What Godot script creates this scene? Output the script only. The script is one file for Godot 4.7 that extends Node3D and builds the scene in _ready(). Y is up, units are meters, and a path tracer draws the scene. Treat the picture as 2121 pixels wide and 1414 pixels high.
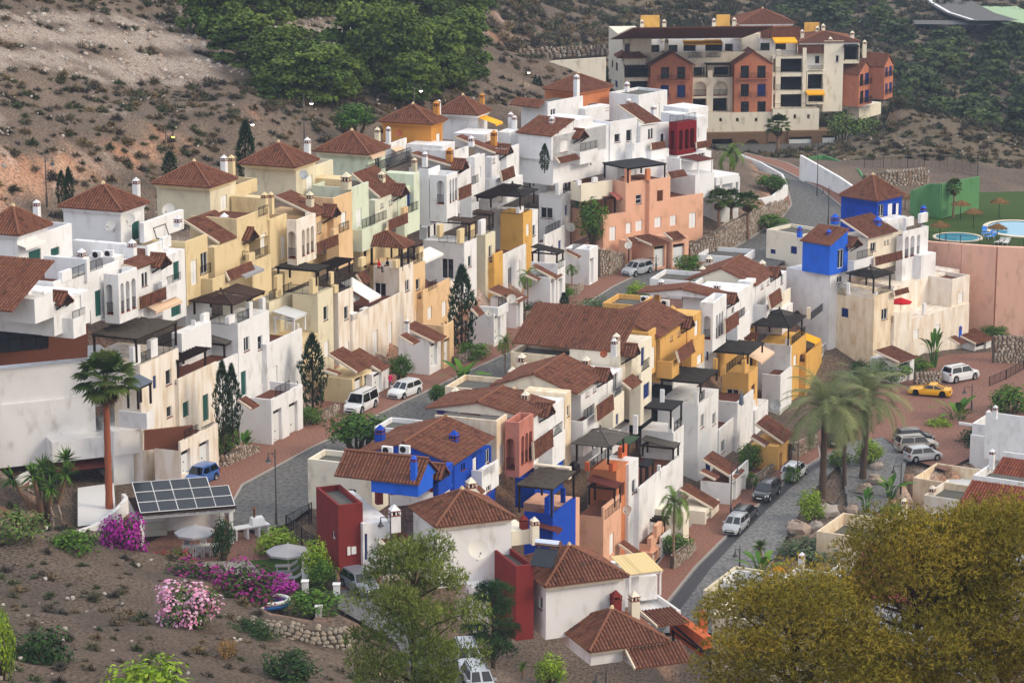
extends Node3D
# A hillside village of white and coloured terraced houses, seen from a slope across the valley.

func _ready() -> void:
	R.seed=7
	var cam:=Camera3D.new()
	cam.name="camera"
	cam.fov=14.392
	cam.near=1.0
	cam.far=4000.0
	add_child(cam)
	cam.position=Vector3(0,64.2,0)
	cam.rotation.x=-atan(1307.0/5600.0)
	cam.current=true
	var env:=Environment.new()
	env.background_mode=Environment.BG_SKY
	env.tonemap_mode=Environment.TONE_MAPPER_LINEAR
	env.tonemap_exposure=1.5
	env.sdfgi_enabled=true
	env.ssao_enabled=true
	env.ssil_enabled=true
	env.fog_enabled=true
	env.fog_density=0.00016
	env.fog_light_color=Color(0.72,0.79,0.9)
	var sky:=Sky.new()
	var pm:=PanoramaSkyMaterial.new()
	pm.panorama=sky_picture()
	sky.sky_material=pm
	env.sky=sky
	var we:=WorldEnvironment.new()
	we.name="world"
	we.environment=env
	add_child(we)
	var sun:=DirectionalLight3D.new()
	sun.name="sun"
	sun.light_energy=0.4
	sun.light_color=Color(1.0,0.93,0.82)
	sun.light_angular_distance=16.0
	sun.shadow_enabled=true
	add_child(sun)
	sun.look_at_from_position(Vector3(60,42,22),Vector3.ZERO)
	materials()
	build_all()
	flush()

# an overcast evening sky, paler and warmer towards the west (to the right of the view)
func sky_picture() -> ImageTexture:
	var im:=Image.create(256,128,false,Image.FORMAT_RGBF)
	var f:=FastNoiseLite.new()
	f.seed=3
	f.frequency=1.6
	f.fractal_octaves=4
	for y in 128:
		for x in 256:
			var el:=PI*(0.5 - (y+0.5)/128.0)
			var az:=TAU*(x+0.5)/256.0
			var d:=Vector3(sin(az)*cos(el),sin(el),-cos(az)*cos(el))
			var c:=Color(0.80,0.88,1.02)
			var west:=clampf(d.x*0.62+0.38,0,1)
			c=c.lerp(Color(1.12,1.04,0.93),west*0.85)
			c *= 0.9+0.22*f.get_noise_3d(d.x,d.y*2.0,d.z)
			c *= lerpf(1.12,0.95,clampf(d.y,0,1))
			if d.y<0:
				c *= 0.4
			im.set_pixel(x,y,c)
	return ImageTexture.create_from_image(im)

func materials() -> void:
	var st:=noise(0.012,11,[Color(0.80,0.78,0.76),Color(0.97,0.97,0.97),Color(1,1,1)],[0.0,0.36,1.0],5)
	var stain:=noise(0.02,12,[Color(0.86,0.80,0.72),Color(0.965,0.945,0.91),Color(1,1,1)],[0.1,0.42,0.66],5)
	var ws:=Vector3(0.11,0.045,0.11)
	var cols:={
		"white": Color(0.92,0.92,0.925),"cream": Color(0.885,0.80,0.63),"cream_pale": Color(0.885,0.85,0.745),"peach": Color(0.90,0.765,0.59),"mint": Color(0.85,0.885,0.80),"mint_pale": Color(0.88,0.885,0.815),
		"ochre": Color(0.81,0.57,0.28),"ochre_light": Color(0.88,0.69,0.37),"yellow": Color(0.88,0.69,0.40),"blue": Color(0.10,0.29,0.72),"blue_bright": Color(0.16,0.40,0.86),"red": Color(0.50,0.19,0.18),
		"crimson": Color(0.48,0.10,0.13),"rose": Color(0.76,0.50,0.44),"pink": Color(0.86,0.60,0.48),"orange": Color(0.82,0.52,0.35),"orange_deep": Color(0.78,0.40,0.25),"brick": Color(0.76,0.49,0.38),"salmon": Color(0.90,0.70,0.585),
		"warm_white": Color(0.93,0.895,0.82),"pool_wall": Color(0.92,0.73,0.64),"padel_green": Color(0.36,0.55,0.36),
	}
	for k in cols:
		mat(k,cols[k],0.92,st,ws)
	mat("white_stain",Color(0.93,0.90,0.865),0.92,stain,Vector3(0.10,0.02,0.10))
	mat("warm_stain",Color(0.92,0.86,0.77),0.92,stain,Vector3(0.12,0.03,0.12))
	var grain:=noise(0.06,5,[Color(0.62,0.62,0.62),Color(1,1,1)],[0.1,0.8],4)
	mat("tile",Color(0.60,0.405,0.325),0.9,grain,Vector3(0.3,0.3,0.3))
	mat("tile_red",Color(0.66,0.385,0.30),0.9,grain,Vector3(0.3,0.3,0.3))
	mat("terracotta",Color(0.47,0.29,0.23),0.9,grain,Vector3(0.5,0.5,0.5))
	mat("sill",Color(0.50,0.24,0.17),0.85)
	mat("mortar",Color(0.87,0.82,0.74),0.95)
	mat("gravel",Color(0.50,0.495,0.47),1.0,noise(0.11,6,[Color(0.5,0.5,0.5),Color(1,1,1)],[0.2,0.8],5),Vector3(0.3,0.3,0.3))
	mat("roof_white",Color(0.8,0.8,0.8),0.9)
	mat("white_paint",Color(0.9,0.9,0.9),0.5)
	mat("garage_white",Color(0.86,0.87,0.87),0.55)
	mat("dark_frame",Color(0.14,0.11,0.10),0.6)
	mat("shutter_green",Color(0.13,0.32,0.29),0.6)
	mat("shutter_blue",Color(0.08,0.17,0.42),0.6)
	mat("shutter_white",Color(0.91,0.91,0.91),0.6)
	mat("wood",Color(0.36,0.20,0.12),0.7)
	mat("door_red",Color(0.55,0.10,0.10),0.6)
	mat("louvre",Color(0.13,0.12,0.12),0.7)
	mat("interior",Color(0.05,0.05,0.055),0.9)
	mat("curtain",Color(0.75,0.73,0.68),0.95)
	mat("iron",Color(0.09,0.095,0.11),0.55)
	mat("black",Color(0.05,0.05,0.055),0.5)
	mat("metal",Color(0.6,0.6,0.62),0.4,null,Vector3.ONE,0.8)
	mat("timber",Color(0.175,0.12,0.10),0.8)
	mat("thatch",Color(0.36,0.325,0.29),1.0,grain,Vector3(0.4,0.9,0.4))
	mat("dark_thatch",Color(0.235,0.215,0.20),1.0,grain,Vector3(0.4,0.9,0.4))
	mat("brown_boards",Color(0.27,0.20,0.165),0.85)
	mat("grey_boards",Color(0.37,0.35,0.33),0.85)
	mat("maroon_boards",Color(0.38,0.19,0.165),0.8)
	mat("slate",Color(0.40,0.44,0.50),0.7)
	mat("black_sheet",Color(0.12,0.125,0.14),0.7)
	mat("green_sheet",Color(0.24,0.33,0.25),0.8)
	mat("reed",Color(0.85,0.76,0.56),0.95)
	mat("glass_roof",Color(0.86,0.88,0.9),0.3)
	mat("white_cloth",Color(0.9,0.9,0.89),0.9)
	mat("peach_cloth",Color(0.86,0.74,0.63),0.9)
	mat("grey_cloth",Color(0.60,0.595,0.61),0.9)
	mat("yellow_cloth",Color(0.94,0.69,0.16),0.9)
	mat("red_cloth",Color(0.75,0.10,0.13),0.9)
	mat("stripe_cloth",Color(0.70,0.42,0.38),0.9)
	var g:=mat("glass",Color(0.10,0.125,0.15),0.08)
	g.metallic_specular=0.6
	var gr:=noise(0.05,9,[Color(0.72,0.72,0.72),Color(1,1,1)],[0.1,0.75],6)
	mat("soil",Color(1,1,1),1.0,noise(0.045,14,[Color(0.5,0.49,0.48),Color(0.86,0.85,0.84),Color(1,1,1)],[0.2,0.5,0.8],6,1024),Vector3(0.06,0.06,0.06))
	mat("asphalt",Color(0.45,0.445,0.44),0.95,gr,Vector3(0.07,0.07,0.07))
	mat("asphalt_pale",Color(0.53,0.53,0.53),0.95,gr,Vector3(0.07,0.07,0.07))
	mat("asphalt_wet",Color(0.30,0.30,0.32),0.55,gr,Vector3(0.2,0.2,0.2))
	mat("paving",Color(0.60,0.435,0.375),0.95,gr,Vector3(0.15,0.15,0.15))
	mat("paving_rose",Color(0.585,0.43,0.375),0.95,gr,Vector3(0.12,0.12,0.12))
	mat("flagstone",Color(0.64,0.62,0.585),0.95,gr,Vector3(0.5,0.5,0.5))
	mat("kerb",Color(0.62,0.60,0.58),0.95)
	mat("grass",Color(0.27,0.36,0.15),1.0,gr,Vector3(0.2,0.2,0.2))
	var so:=mat("solar",Color(0.065,0.085,0.125),0.22)
	so.metallic_specular=0.5
	mat("rubble",Color(0.62,0.52,0.43),1.0,noise(0.09,8,[Color(0.42,0.38,0.36),Color(0.95,0.9,0.84),Color(1,1,1)],[0.25,0.55,0.8],3,512,FastNoiseLite.TYPE_CELLULAR),Vector3(0.25,0.25,0.25))
	var lit:=mat("lit_glass",Color(0.25,0.18,0.1),0.3)
	lit.emission_enabled=true
	lit.emission=Color(1.0,0.72,0.25)
	lit.emission_energy_multiplier=0.5

func build_all() -> void:
	terrain()
	build_houses1()
	build_houses2()
	build_houses3()
	build_houses4()
	build_houses5()
	build_place()

# ---------------------------------------------------------------- helpers
var M:={}
var T: Node3D
var R:=RandomNumberGenerator.new()
var used:={}
var cache:={}
var pend=null
var holes:=[]
var wcol:=""

class MB:
	var v:=PackedVector3Array()
	var n:=PackedVector3Array()
	var c:=PackedColorArray()
	func tri3(a: Vector3,b: Vector3,d: Vector3,na: Vector3,nb: Vector3,nd: Vector3,col: Color) -> void:
		v.append(a); v.append(d); v.append(b)
		n.append(na); n.append(nd); n.append(nb)
		c.append(col); c.append(col); c.append(col)
	func tri(a: Vector3,b: Vector3,d: Vector3,col:=Color.WHITE) -> void:
		var m:=(b - a).cross(d - a).normalized()
		tri3(a,b,d,m,m,m,col)
	func quad(a: Vector3,b: Vector3,d: Vector3,e: Vector3,col:=Color.WHITE) -> void:
		var m:=(d - a).cross(e - b).normalized()
		tri3(a,b,d,m,m,m,col)
		tri3(a,d,e,m,m,m,col)
	func box(x0: float,x1: float,y0: float,y1: float,z0: float,z1: float,col:=Color.WHITE) -> void:
		var p:=[Vector3(x0,y0,z1),Vector3(x1,y0,z1),Vector3(x1,y1,z1),Vector3(x0,y1,z1),Vector3(x0,y0,z0),Vector3(x1,y0,z0),Vector3(x1,y1,z0),Vector3(x0,y1,z0)]
		hexa(p,col)
	func hexa(p: Array,col:=Color.WHITE) -> void:
		quad(p[0],p[1],p[2],p[3],col); quad(p[5],p[4],p[7],p[6],col)
		quad(p[4],p[0],p[3],p[7],col); quad(p[1],p[5],p[6],p[2],col)
		quad(p[3],p[2],p[6],p[7],col); quad(p[4],p[5],p[1],p[0],col)
	func beam(a: Vector3,b: Vector3,w: float,h: float,col:=Color.WHITE) -> void:
		var d:=(b - a).normalized()
		var s:=d.cross(Vector3.UP)
		if s.length()<0.01:
			s=Vector3.RIGHT
		s=s.normalized()*w*0.5
		var t:=s.cross(d).normalized()*h*0.5
		hexa([a - s - t,a+s - t,a+s+t,a - s+t,b - s - t,b+s - t,b+s+t,b - s+t],col)
	func tube(pts: Array,rad: Array,sides: int,col:=Color.WHITE,caps:=true) -> void:
		var rings:=[]
		var nrm:=[]
		for i in pts.size():
			var d: Vector3=(pts[mini(i+1,pts.size() - 1)] - pts[maxi(i - 1,0)]).normalized()
			var s:=d.cross(Vector3(0.31,0.2,0.93) if absf(d.y)>0.7 else Vector3.UP).normalized()
			var t:=d.cross(s)
			var ring:=[]
			var rn:=[]
			for k in sides:
				var a:=TAU*k/sides
				var o:=s*cos(a)+t*sin(a)
				ring.append(pts[i]+o*rad[i])
				rn.append(o)
			rings.append(ring)
			nrm.append(rn)
		for i in pts.size() - 1:
			for k in sides:
				var k2:=(k+1) % sides
				tri3(rings[i][k],rings[i][k2],rings[i+1][k2],nrm[i][k],nrm[i][k2],nrm[i+1][k2],col)
				tri3(rings[i][k],rings[i+1][k2],rings[i+1][k],nrm[i][k],nrm[i+1][k2],nrm[i+1][k],col)
		if caps:
			var e:=pts.size() - 1
			for k in range(1,sides - 1):
				tri(rings[e][0],rings[e][k],rings[e][k+1],col)
				tri(rings[0][0],rings[0][k+1],rings[0][k],col)
	func lathe(prof: Array,sides: int,col:=Color.WHITE,o:=Vector3.ZERO) -> void:
		for i in prof.size() - 1:
			var a: Vector2=prof[i]
			var b: Vector2=prof[i+1]
			var sl:=Vector2(b.y - a.y,a.x - b.x).normalized()
			for k in sides:
				var t0:=TAU*k/sides
				var t1:=TAU*(k+1)/sides
				var d0:=Vector3(cos(t0),0,-sin(t0))
				var d1:=Vector3(cos(t1),0,-sin(t1))
				var n0:=(d0*sl.x+Vector3.UP*sl.y).normalized()
				var n1:=(d1*sl.x+Vector3.UP*sl.y).normalized()
				var A:=o+d0*a.x+Vector3.UP*a.y
				var B:=o+d1*a.x+Vector3.UP*a.y
				var C:=o+d1*b.x+Vector3.UP*b.y
				var D:=o+d0*b.x+Vector3.UP*b.y
				tri3(A,B,C,n0,n1,n1,col)
				tri3(A,C,D,n0,n1,n0,col)
	func blob(o: Vector3,r: Vector3,rg: RandomNumberGenerator,col:=Color.WHITE,rough:=0.2,seg:=6) -> void:
		var rows:=[]
		for i in seg/2+2:
			var row:=[]
			for k in seg:
				var f:=PI*i/(seg/2+1)
				var a:=TAU*(k+0.5*(i % 2))/seg
				var q:=1.0+rg.randf_range(-rough,rough)
				row.append(o+Vector3(sin(f)*cos(a)*r.x,cos(f)*r.y,-sin(f)*sin(a)*r.z)*q)
			rows.append(row)
		for i in rows.size() - 1:
			for k in seg:
				var k2:=(k+1) % seg
				if i>0:
					tri(rows[i][k],rows[i+1][k],rows[i][k2],col)
				if i<rows.size() - 2 or true:
					tri(rows[i][k2],rows[i+1][k],rows[i+1][k2],col)
	func add(o: MB,t: Transform3D,tint:=Color.WHITE) -> void:
		for i in o.v.size():
			v.append(t*o.v[i])
			n.append((t.basis*o.n[i]).normalized())
			c.append(o.c[i]*tint)
	func mesh(mat: Material) -> ArrayMesh:
		var m:=ArrayMesh.new()
		if v.size()==0:
			return m
		var a:=[]
		a.resize(Mesh.ARRAY_MAX)
		a[Mesh.ARRAY_VERTEX]=v
		a[Mesh.ARRAY_NORMAL]=n
		a[Mesh.ARRAY_COLOR]=c
		m.add_surface_from_arrays(Mesh.PRIMITIVE_TRIANGLES,a)
		m.surface_set_material(0,mat)
		return m

func numbered(s: String) -> String:
	var k: int=used.get(s,0)
	used[s]=k+1
	return s if k==0 else "%s_%03d" % [s,k]

func tag(o: Node,label: String,cat: String,group:="",kind:="") -> Node:
	if label: o.set_meta("label",label)
	if cat: o.set_meta("category",cat)
	if group: o.set_meta("group",group)
	if kind: o.set_meta("kind",kind)
	return o

# a thing: a Node3D at its base, its parts are children
func N(called: String,label: String,cat: String,group: String,x: float,y: float,z: float,yaw:=0.0) -> Node3D:
	flush()
	T=Node3D.new()
	T.name=numbered(called)
	add_child(T)
	T.position=Vector3(x,y,z)
	T.rotation_degrees.y=yaw
	tag(T,label,cat,group)
	return T

func part(called: String,m: Mesh,parent: Node=null,at:=Vector3.ZERO) -> MeshInstance3D:
	var o:=MeshInstance3D.new()
	o.mesh=m
	o.name=called
	var p: Node=parent if parent else T
	p.add_child(o,true)
	o.position=at
	return o

func stuffpart(called: String,m: Mesh,parent: Node=null) -> MeshInstance3D:
	var o:=part(called,m,parent)
	o.set_meta("kind","stuff")
	return o

func struct(called: String,m: Mesh) -> MeshInstance3D:
	var o:=MeshInstance3D.new()
	o.mesh=m
	o.name=numbered(called)
	add_child(o)
	o.set_meta("kind","structure")
	return o

func dup(src: Node3D,at: Vector3,turn: float,sc: Vector3,label: String,group:="") -> Node3D:
	var o: Node3D=src.duplicate()
	o.name=numbered(str(src.get_meta("base")))
	add_child(o)
	o.position=at
	o.rotation_degrees.y=turn
	o.scale=sc
	o.set_meta("label",label)
	if group: o.set_meta("group",group)
	return o

func s2l(r: float,g: float,b: float) -> Color:
	return Color(r,g,b).srgb_to_linear()

# ---------------------------------------------------------------- materials
func ramp(cols: Array,offs: Array) -> Gradient:
	var g:=Gradient.new()
	g.offsets=PackedFloat32Array(offs)
	g.colors=PackedColorArray(cols)
	return g

func noise(freq: float,sd: int,cols: Array,offs: Array,oct:=4,size:=512,type:=FastNoiseLite.TYPE_SIMPLEX_SMOOTH) -> NoiseTexture2D:
	var f:=FastNoiseLite.new()
	f.seed=sd
	f.frequency=freq
	f.noise_type=type
	f.fractal_octaves=oct
	var t:=NoiseTexture2D.new()
	t.width=size
	t.height=size
	t.seamless=true
	t.noise=f
	t.color_ramp=ramp(cols,offs)
	return t

func mat(key: String,col: Color,rough:=0.9,tex: Texture2D=null,sc:=Vector3.ONE,metal:=0.0) -> StandardMaterial3D:
	var m:=StandardMaterial3D.new()
	m.resource_name=key
	m.albedo_color=col
	m.roughness=rough
	m.metallic=metal
	m.metallic_specular=0.3
	m.vertex_color_use_as_albedo=true
	if tex:
		m.albedo_texture=tex
		m.uv1_triplanar=true
		m.uv1_world_triplanar=true
		m.uv1_scale=sc
	M[key]=m
	return m

# ---------------------------------------------------------------- house pieces, all in the thing's own frame
func b(x0: float,x1: float,y0: float,y1: float,z0: float,z1: float,m: String) -> void:
	flush()
	pend=[x0,x1,y0,y1,z0,z1,m]

# a hole in the front (R, +z) or the side (L, -x) of the wall block just begun, filled with a window of that style
func w(face: String,a0: float,a1: float,y0: float,y1: float,style: String) -> void:
	if pend:
		holes.append([face,a0,a1,y0,y1,style])

func wface(mb: MB,o: Vector3,U: Vector3,wd: float,ht: float,hs: Array,dep: float) -> void:
	var V:=Vector3.UP
	var nn:=U.cross(V)
	var xs:=[0.0,wd]
	var ys:=[0.0,ht]
	for h in hs:
		xs.append(h[0]); xs.append(h[1]); ys.append(h[2]); ys.append(h[3])
	xs.sort(); ys.sort()
	for i in xs.size() - 1:
		if xs[i+1] - xs[i]<0.002: continue
		for j in ys.size() - 1:
			if ys[j+1] - ys[j]<0.002: continue
			var cx: float=(xs[i]+xs[i+1])/2
			var cy: float=(ys[j]+ys[j+1])/2
			var hit:=false
			for h in hs:
				if cx>h[0] and cx<h[1] and cy>h[2] and cy<h[3]:
					hit=true
			if not hit:
				mb.quad(o+U*xs[i]+V*ys[j],o+U*xs[i+1]+V*ys[j],o+U*xs[i+1]+V*ys[j+1],o+U*xs[i]+V*ys[j+1])
	for h in hs:
		var dn: Vector3=nn*-h[4]
		var A: Vector3=o+U*h[0]+V*h[2]
		var B: Vector3=o+U*h[1]+V*h[2]
		var C: Vector3=o+U*h[1]+V*h[3]
		var D: Vector3=o+U*h[0]+V*h[3]
		mb.quad(A,B,B+dn,A+dn); mb.quad(D+dn,C+dn,C,D)
		mb.quad(A+dn,D+dn,D,A); mb.quad(B,C,C+dn,B+dn)
		mb.quad(A+dn,B+dn,C+dn,D+dn)
		if h[5]:
			var r: float=(h[1] - h[0])/2
			var cc: Vector3=o+U*(h[0]+r)+V*(h[3] - r)
			for k in 10:
				var t0:=PI*k/10
				var t1:=PI*(k+1)/10
				var p0: Vector3=cc+U*r*cos(t0)+V*r*sin(t0)
				var p1: Vector3=cc+U*r*cos(t1)+V*r*sin(t1)
				var e: Vector3=C if k<5 else D
				mb.tri(p0,e,p1)
				mb.quad(p0,p1,p1+dn,p0+dn)
				if k==4:
					mb.tri(p1,C,D)

func flush() -> void:
	if pend==null:
		return
	var p: Array=pend
	pend=null
	var mb:=MB.new()
	var x0: float=p[0]; var x1: float=p[1]; var y0: float=p[2]; var y1: float=p[3]; var z0: float=p[4]; var z1: float=p[5]
	var hr:=[]
	var hl:=[]
	for h in holes:
		var st: String=h[5]
		var dep:=0.16
		if st[0]=="G": dep=0.35
		if st[0]=="a" or st[0]=="o": dep=1.0
		var a0:=maxf(h[1],(x0 if h[0]=="R" else z0)+0.06)
		var a1:=minf(h[2],(x1 if h[0]=="R" else z1) - 0.06)
		var b0:=maxf(h[3],y0+0.03)
		var b1:=minf(h[4],y1 - 0.08)
		if a1 - a0<0.15 or b1 - b0<0.2: continue
		if h[0]=="R":
			hr.append([a0 - x0,a1 - x0,b0 - y0,b1 - y0,minf(dep,(z1 - z0)*0.6),st[0]=="a"])
		else:
			hl.append([a0 - z0,a1 - z0,b0 - y0,b1 - y0,minf(dep,(x1 - x0)*0.6),st[0]=="a"])
		window(h[0],a0,a1,b0,b1,z1 if h[0]=="R" else x0,st,dep)
	holes=[]
	wface(mb,Vector3(x0,y0,z1),Vector3.RIGHT,x1 - x0,y1 - y0,hr,0.16)
	wface(mb,Vector3(x0,y0,z0),Vector3.BACK,z1 - z0,y1 - y0,hl,0.16)
	mb.quad(Vector3(x1,y0,z0),Vector3(x0,y0,z0),Vector3(x0,y1,z0),Vector3(x1,y1,z0))
	mb.quad(Vector3(x1,y0,z1),Vector3(x1,y0,z0),Vector3(x1,y1,z0),Vector3(x1,y1,z1))
	mb.quad(Vector3(x0,y1,z1),Vector3(x1,y1,z1),Vector3(x1,y1,z0),Vector3(x0,y1,z0))
	mb.quad(Vector3(x0,y0,z0),Vector3(x1,y0,z0),Vector3(x1,y0,z1),Vector3(x0,y0,z1))
	part("wall",mb.mesh(M[p[6]]))

func window(face: String,a0: float,a1: float,y0: float,y1: float,pl: float,st: String,dep: float) -> void:
	var wd:=snappedf(a1 - a0,0.05)
	var ht:=snappedf(y1 - y0,0.05)
	var key:="%s|%.2f|%.2f" % [st,wd,ht]
	if not cache.has(key):
		cache[key]=winmesh(st,wd,ht,dep)
	var o:=Node3D.new()
	o.name={"G": "garage_door","g": "shutter","u": "shutter","s": "shutter","p": "door","r": "door","t": "door","o": "opening","a": "arch"}.get(st[0],"window")
	T.add_child(o,true)
	o.position=Vector3(a0,y0,pl) if face=="R" else Vector3(pl,y0,a0)
	if face=="L":
		o.rotation_degrees.y=-90
	for q in cache[key]:
		part(q[0],q[1],o)

func winmesh(st: String,wd: float,ht: float,dep: float) -> Array:
	var out:=[]
	var d:=-dep
	var fr:=MB.new()
	match st[0]:
		"d","f","e":   # glass in a white,brown or blue frame
			var t:=0.07
			var leaves:=maxi(1,roundi(wd/0.7))
			fr.box(0,wd,0,t,d,d+0.07); fr.box(0,wd,ht - t,ht,d,d+0.07)
			for k in leaves+1:
				var x:=clampf(wd*k/leaves - t/2,0,wd - t)
				fr.box(x,x+t,t,ht - t,d,d+0.07)
			if st.length()>1 and st[1]=="x":
				fr.box(t,wd - t,ht*0.5 - 0.03,ht*0.5+0.03,d,d+0.06)
			out.append(["frame",fr.mesh(M["white_paint"] if st[0] != "e" else M["dark_frame"])])
			var pane:=MB.new()
			pane.box(t*0.5,wd - t*0.5,t*0.5,ht - t*0.5,d+0.015,d+0.03)
			out.append(["pane",pane.mesh(M["glass"])])
			if st.ends_with("c"):
				var cu:=MB.new()
				cu.box(wd*0.55,wd - t,t,ht - t,d+0.031,d+0.036)
				out.append(["curtain",cu.mesh(M["curtain"])])
			if ht<1.7:
				var si:=MB.new()
				si.box(-0.06,wd+0.06,-0.05,0.0,d+0.02,0.06)
				out.append(["sill",si.mesh(M["sill"])])
		"g","u","s":   # closed louvred shutters
			var leaves:=maxi(1,roundi(wd/0.65))
			var lw:=wd/leaves
			for k in leaves:
				var x:=k*lw
				fr.box(x+0.01,x+lw - 0.01,0,ht,d,d+0.05)
				var y:=0.12
				while y<ht - 0.15:
					fr.hexa([Vector3(x+0.09,y,d+0.075),Vector3(x+lw - 0.09,y,d+0.075),Vector3(x+lw - 0.09,y+0.05,d+0.052),Vector3(x+0.09,y+0.05,d+0.052),Vector3(x+0.09,y,d+0.05),Vector3(x+lw - 0.09,y,d+0.05),Vector3(x+lw - 0.09,y+0.05,d+0.05),Vector3(x+0.09,y+0.05,d+0.05)])
					y+=0.11
			out.append(["leaf",fr.mesh(M[{"g": "shutter_green","u": "shutter_blue","s": "shutter_white"}[st[0]]])])
		"p","r","t":
			fr.box(0,wd,0,ht,d,d+0.05)
			fr.box(wd*0.12,wd*0.88,ht*0.55,ht*0.93,d+0.05,d+0.075)
			fr.box(wd*0.12,wd*0.88,ht*0.08,ht*0.47,d+0.05,d+0.075)
			out.append(["leaf",fr.mesh(M[{"p": "wood","r": "door_red","t": "shutter_green"}[st[0]]])])
			var hn:=MB.new()
			hn.box(wd*0.86,wd*0.9,ht*0.48,ht*0.54,d+0.05,d+0.11)
			out.append(["handle",hn.mesh(M["metal"])])
		"G":             # up-and-over garage door under a dark louvred transom
			var top:=ht - 0.42
			fr.box(0,wd,0,top,d,d+0.06)
			for k in 4:
				fr.box(0.05,wd - 0.05,top*(k+0.08)/4,top*(k+0.92)/4,d+0.06,d+0.07)
			out.append(["door_panel",fr.mesh(M["garage_white"])])
			var tr:=MB.new()
			tr.box(0,wd,top,ht,d,d+0.04)
			for k in 4:
				tr.box(0.04,wd - 0.04,top+0.05+k*0.09,top+0.09+k*0.09,d+0.04,d+0.06)
			out.append(["transom",tr.mesh(M["louvre"])])
			var hn:=MB.new()
			hn.box(wd*0.47,wd*0.53,0.95,1.05,d+0.07,d+0.12)
			hn.box(wd*0.47,wd*0.53,0.2,0.27,d+0.07,d+0.1)
			out.append(["handle",hn.mesh(M["black"])])
		"a":
			if st.contains("r"):
				railmb(fr,Vector3(0,0,-0.1),Vector3(wd,0,-0.1),0.95)
				out.append(["railing",fr.mesh(M["iron"])])
			var si:=MB.new()
			si.box(0,wd,-0.05,0.004,-0.95,0.05)
			out.append(["sill",si.mesh(M["sill"])])
		"o":
			var dk:=MB.new()
			dk.box(0.02,wd - 0.02,0.02,ht - 0.02,d+0.01,d+0.03)
			out.append(["inside",dk.mesh(M["interior"])])
	return out

func railmb(mb: MB,a: Vector3,e: Vector3,h: float,step:=0.13) -> void:
	var L:=a.distance_to(e)
	if L<0.1: return
	mb.beam(a+Vector3(0,h,0),e+Vector3(0,h,0),0.05,0.04)
	mb.beam(a+Vector3(0,0.1,0),e+Vector3(0,0.1,0),0.03,0.03)
	var k:=int(L/step)+1
	for i in k+1:
		var p:=a.lerp(e,float(i)/k)
		var t:=0.02 if i % 8 else 0.04
		mb.beam(p+Vector3(0,0.02,0),p+Vector3(0,h,0),t,t)

func rl(x0: float,z0: float,x1: float,z1: float,y: float,h:=0.9) -> void:
	flush()
	var mb:=MB.new()
	railmb(mb,Vector3(x0,y,z0),Vector3(x1,y,z1),h)
	part("railing",mb.mesh(M["iron"]))

# lattice fence or screen
func la(x0: float,z0: float,x1: float,z1: float,y: float,h: float,m:="iron") -> void:
	flush()
	var mb:=MB.new()
	var a:=Vector3(x0,y,z0)
	var e:=Vector3(x1,y,z1)
	var L:=a.distance_to(e)
	mb.beam(a+Vector3(0,h,0),e+Vector3(0,h,0),0.05,0.05)
	mb.beam(a+Vector3(0,0.03,0),e+Vector3(0,0.03,0),0.05,0.05)
	var k:=int(L/0.2)
	for i in k+1:
		for s in [-1.0,1.0]:
			var u0:=clampf(0.2*i,0.0,L)
			var u1:=clampf(u0+s*h,0.0,L)
			mb.beam(a.lerp(e,u0/L)+Vector3(0,0.03,0),a.lerp(e,u1/L)+Vector3(0,absf(u1 - u0),0),0.02,0.025)
	part("lattice",mb.mesh(M[m]))

# parapet walls round a terrace or flat roof, sides any of L R F B (F = +z front), with the floor between them
func pp(x0: float,x1: float,z0: float,z1: float,y: float,h: float,sides: String,m: String,fm:="terracotta") -> void:
	flush()
	var t:=0.2
	for s in sides:
		var mb:=MB.new()
		match s:
			"F": mb.box(x0,x1,y,y+h,z1 - t,z1)
			"B": mb.box(x0,x1,y,y+h,z0,z0+t)
			"L": mb.box(x0,x0+t,y,y+h,z0+(t if sides.contains("B") else 0.0),z1 - (t if sides.contains("F") else 0.0))
			"R": mb.box(x1 - t,x1,y,y+h,z0+(t if sides.contains("B") else 0.0),z1 - (t if sides.contains("F") else 0.0))
		part("parapet",mb.mesh(M[m]))
	var fl:=MB.new()
	fl.box(x0+0.02,x1 - 0.02,y - 0.1,y+0.012,z0+0.02,z1 - 0.02)
	part("floor",fl.mesh(M[fm]))

# a solid block that is no storey: pillar, step, coping
func pl(x0: float,x1: float,y0: float,y1: float,z0: float,z1: float,m: String,called:="pillar") -> void:
	flush()
	var mb:=MB.new()
	mb.box(x0,x1,y0,y1,z0,z1)
	part(called,mb.mesh(M[m]))

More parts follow.
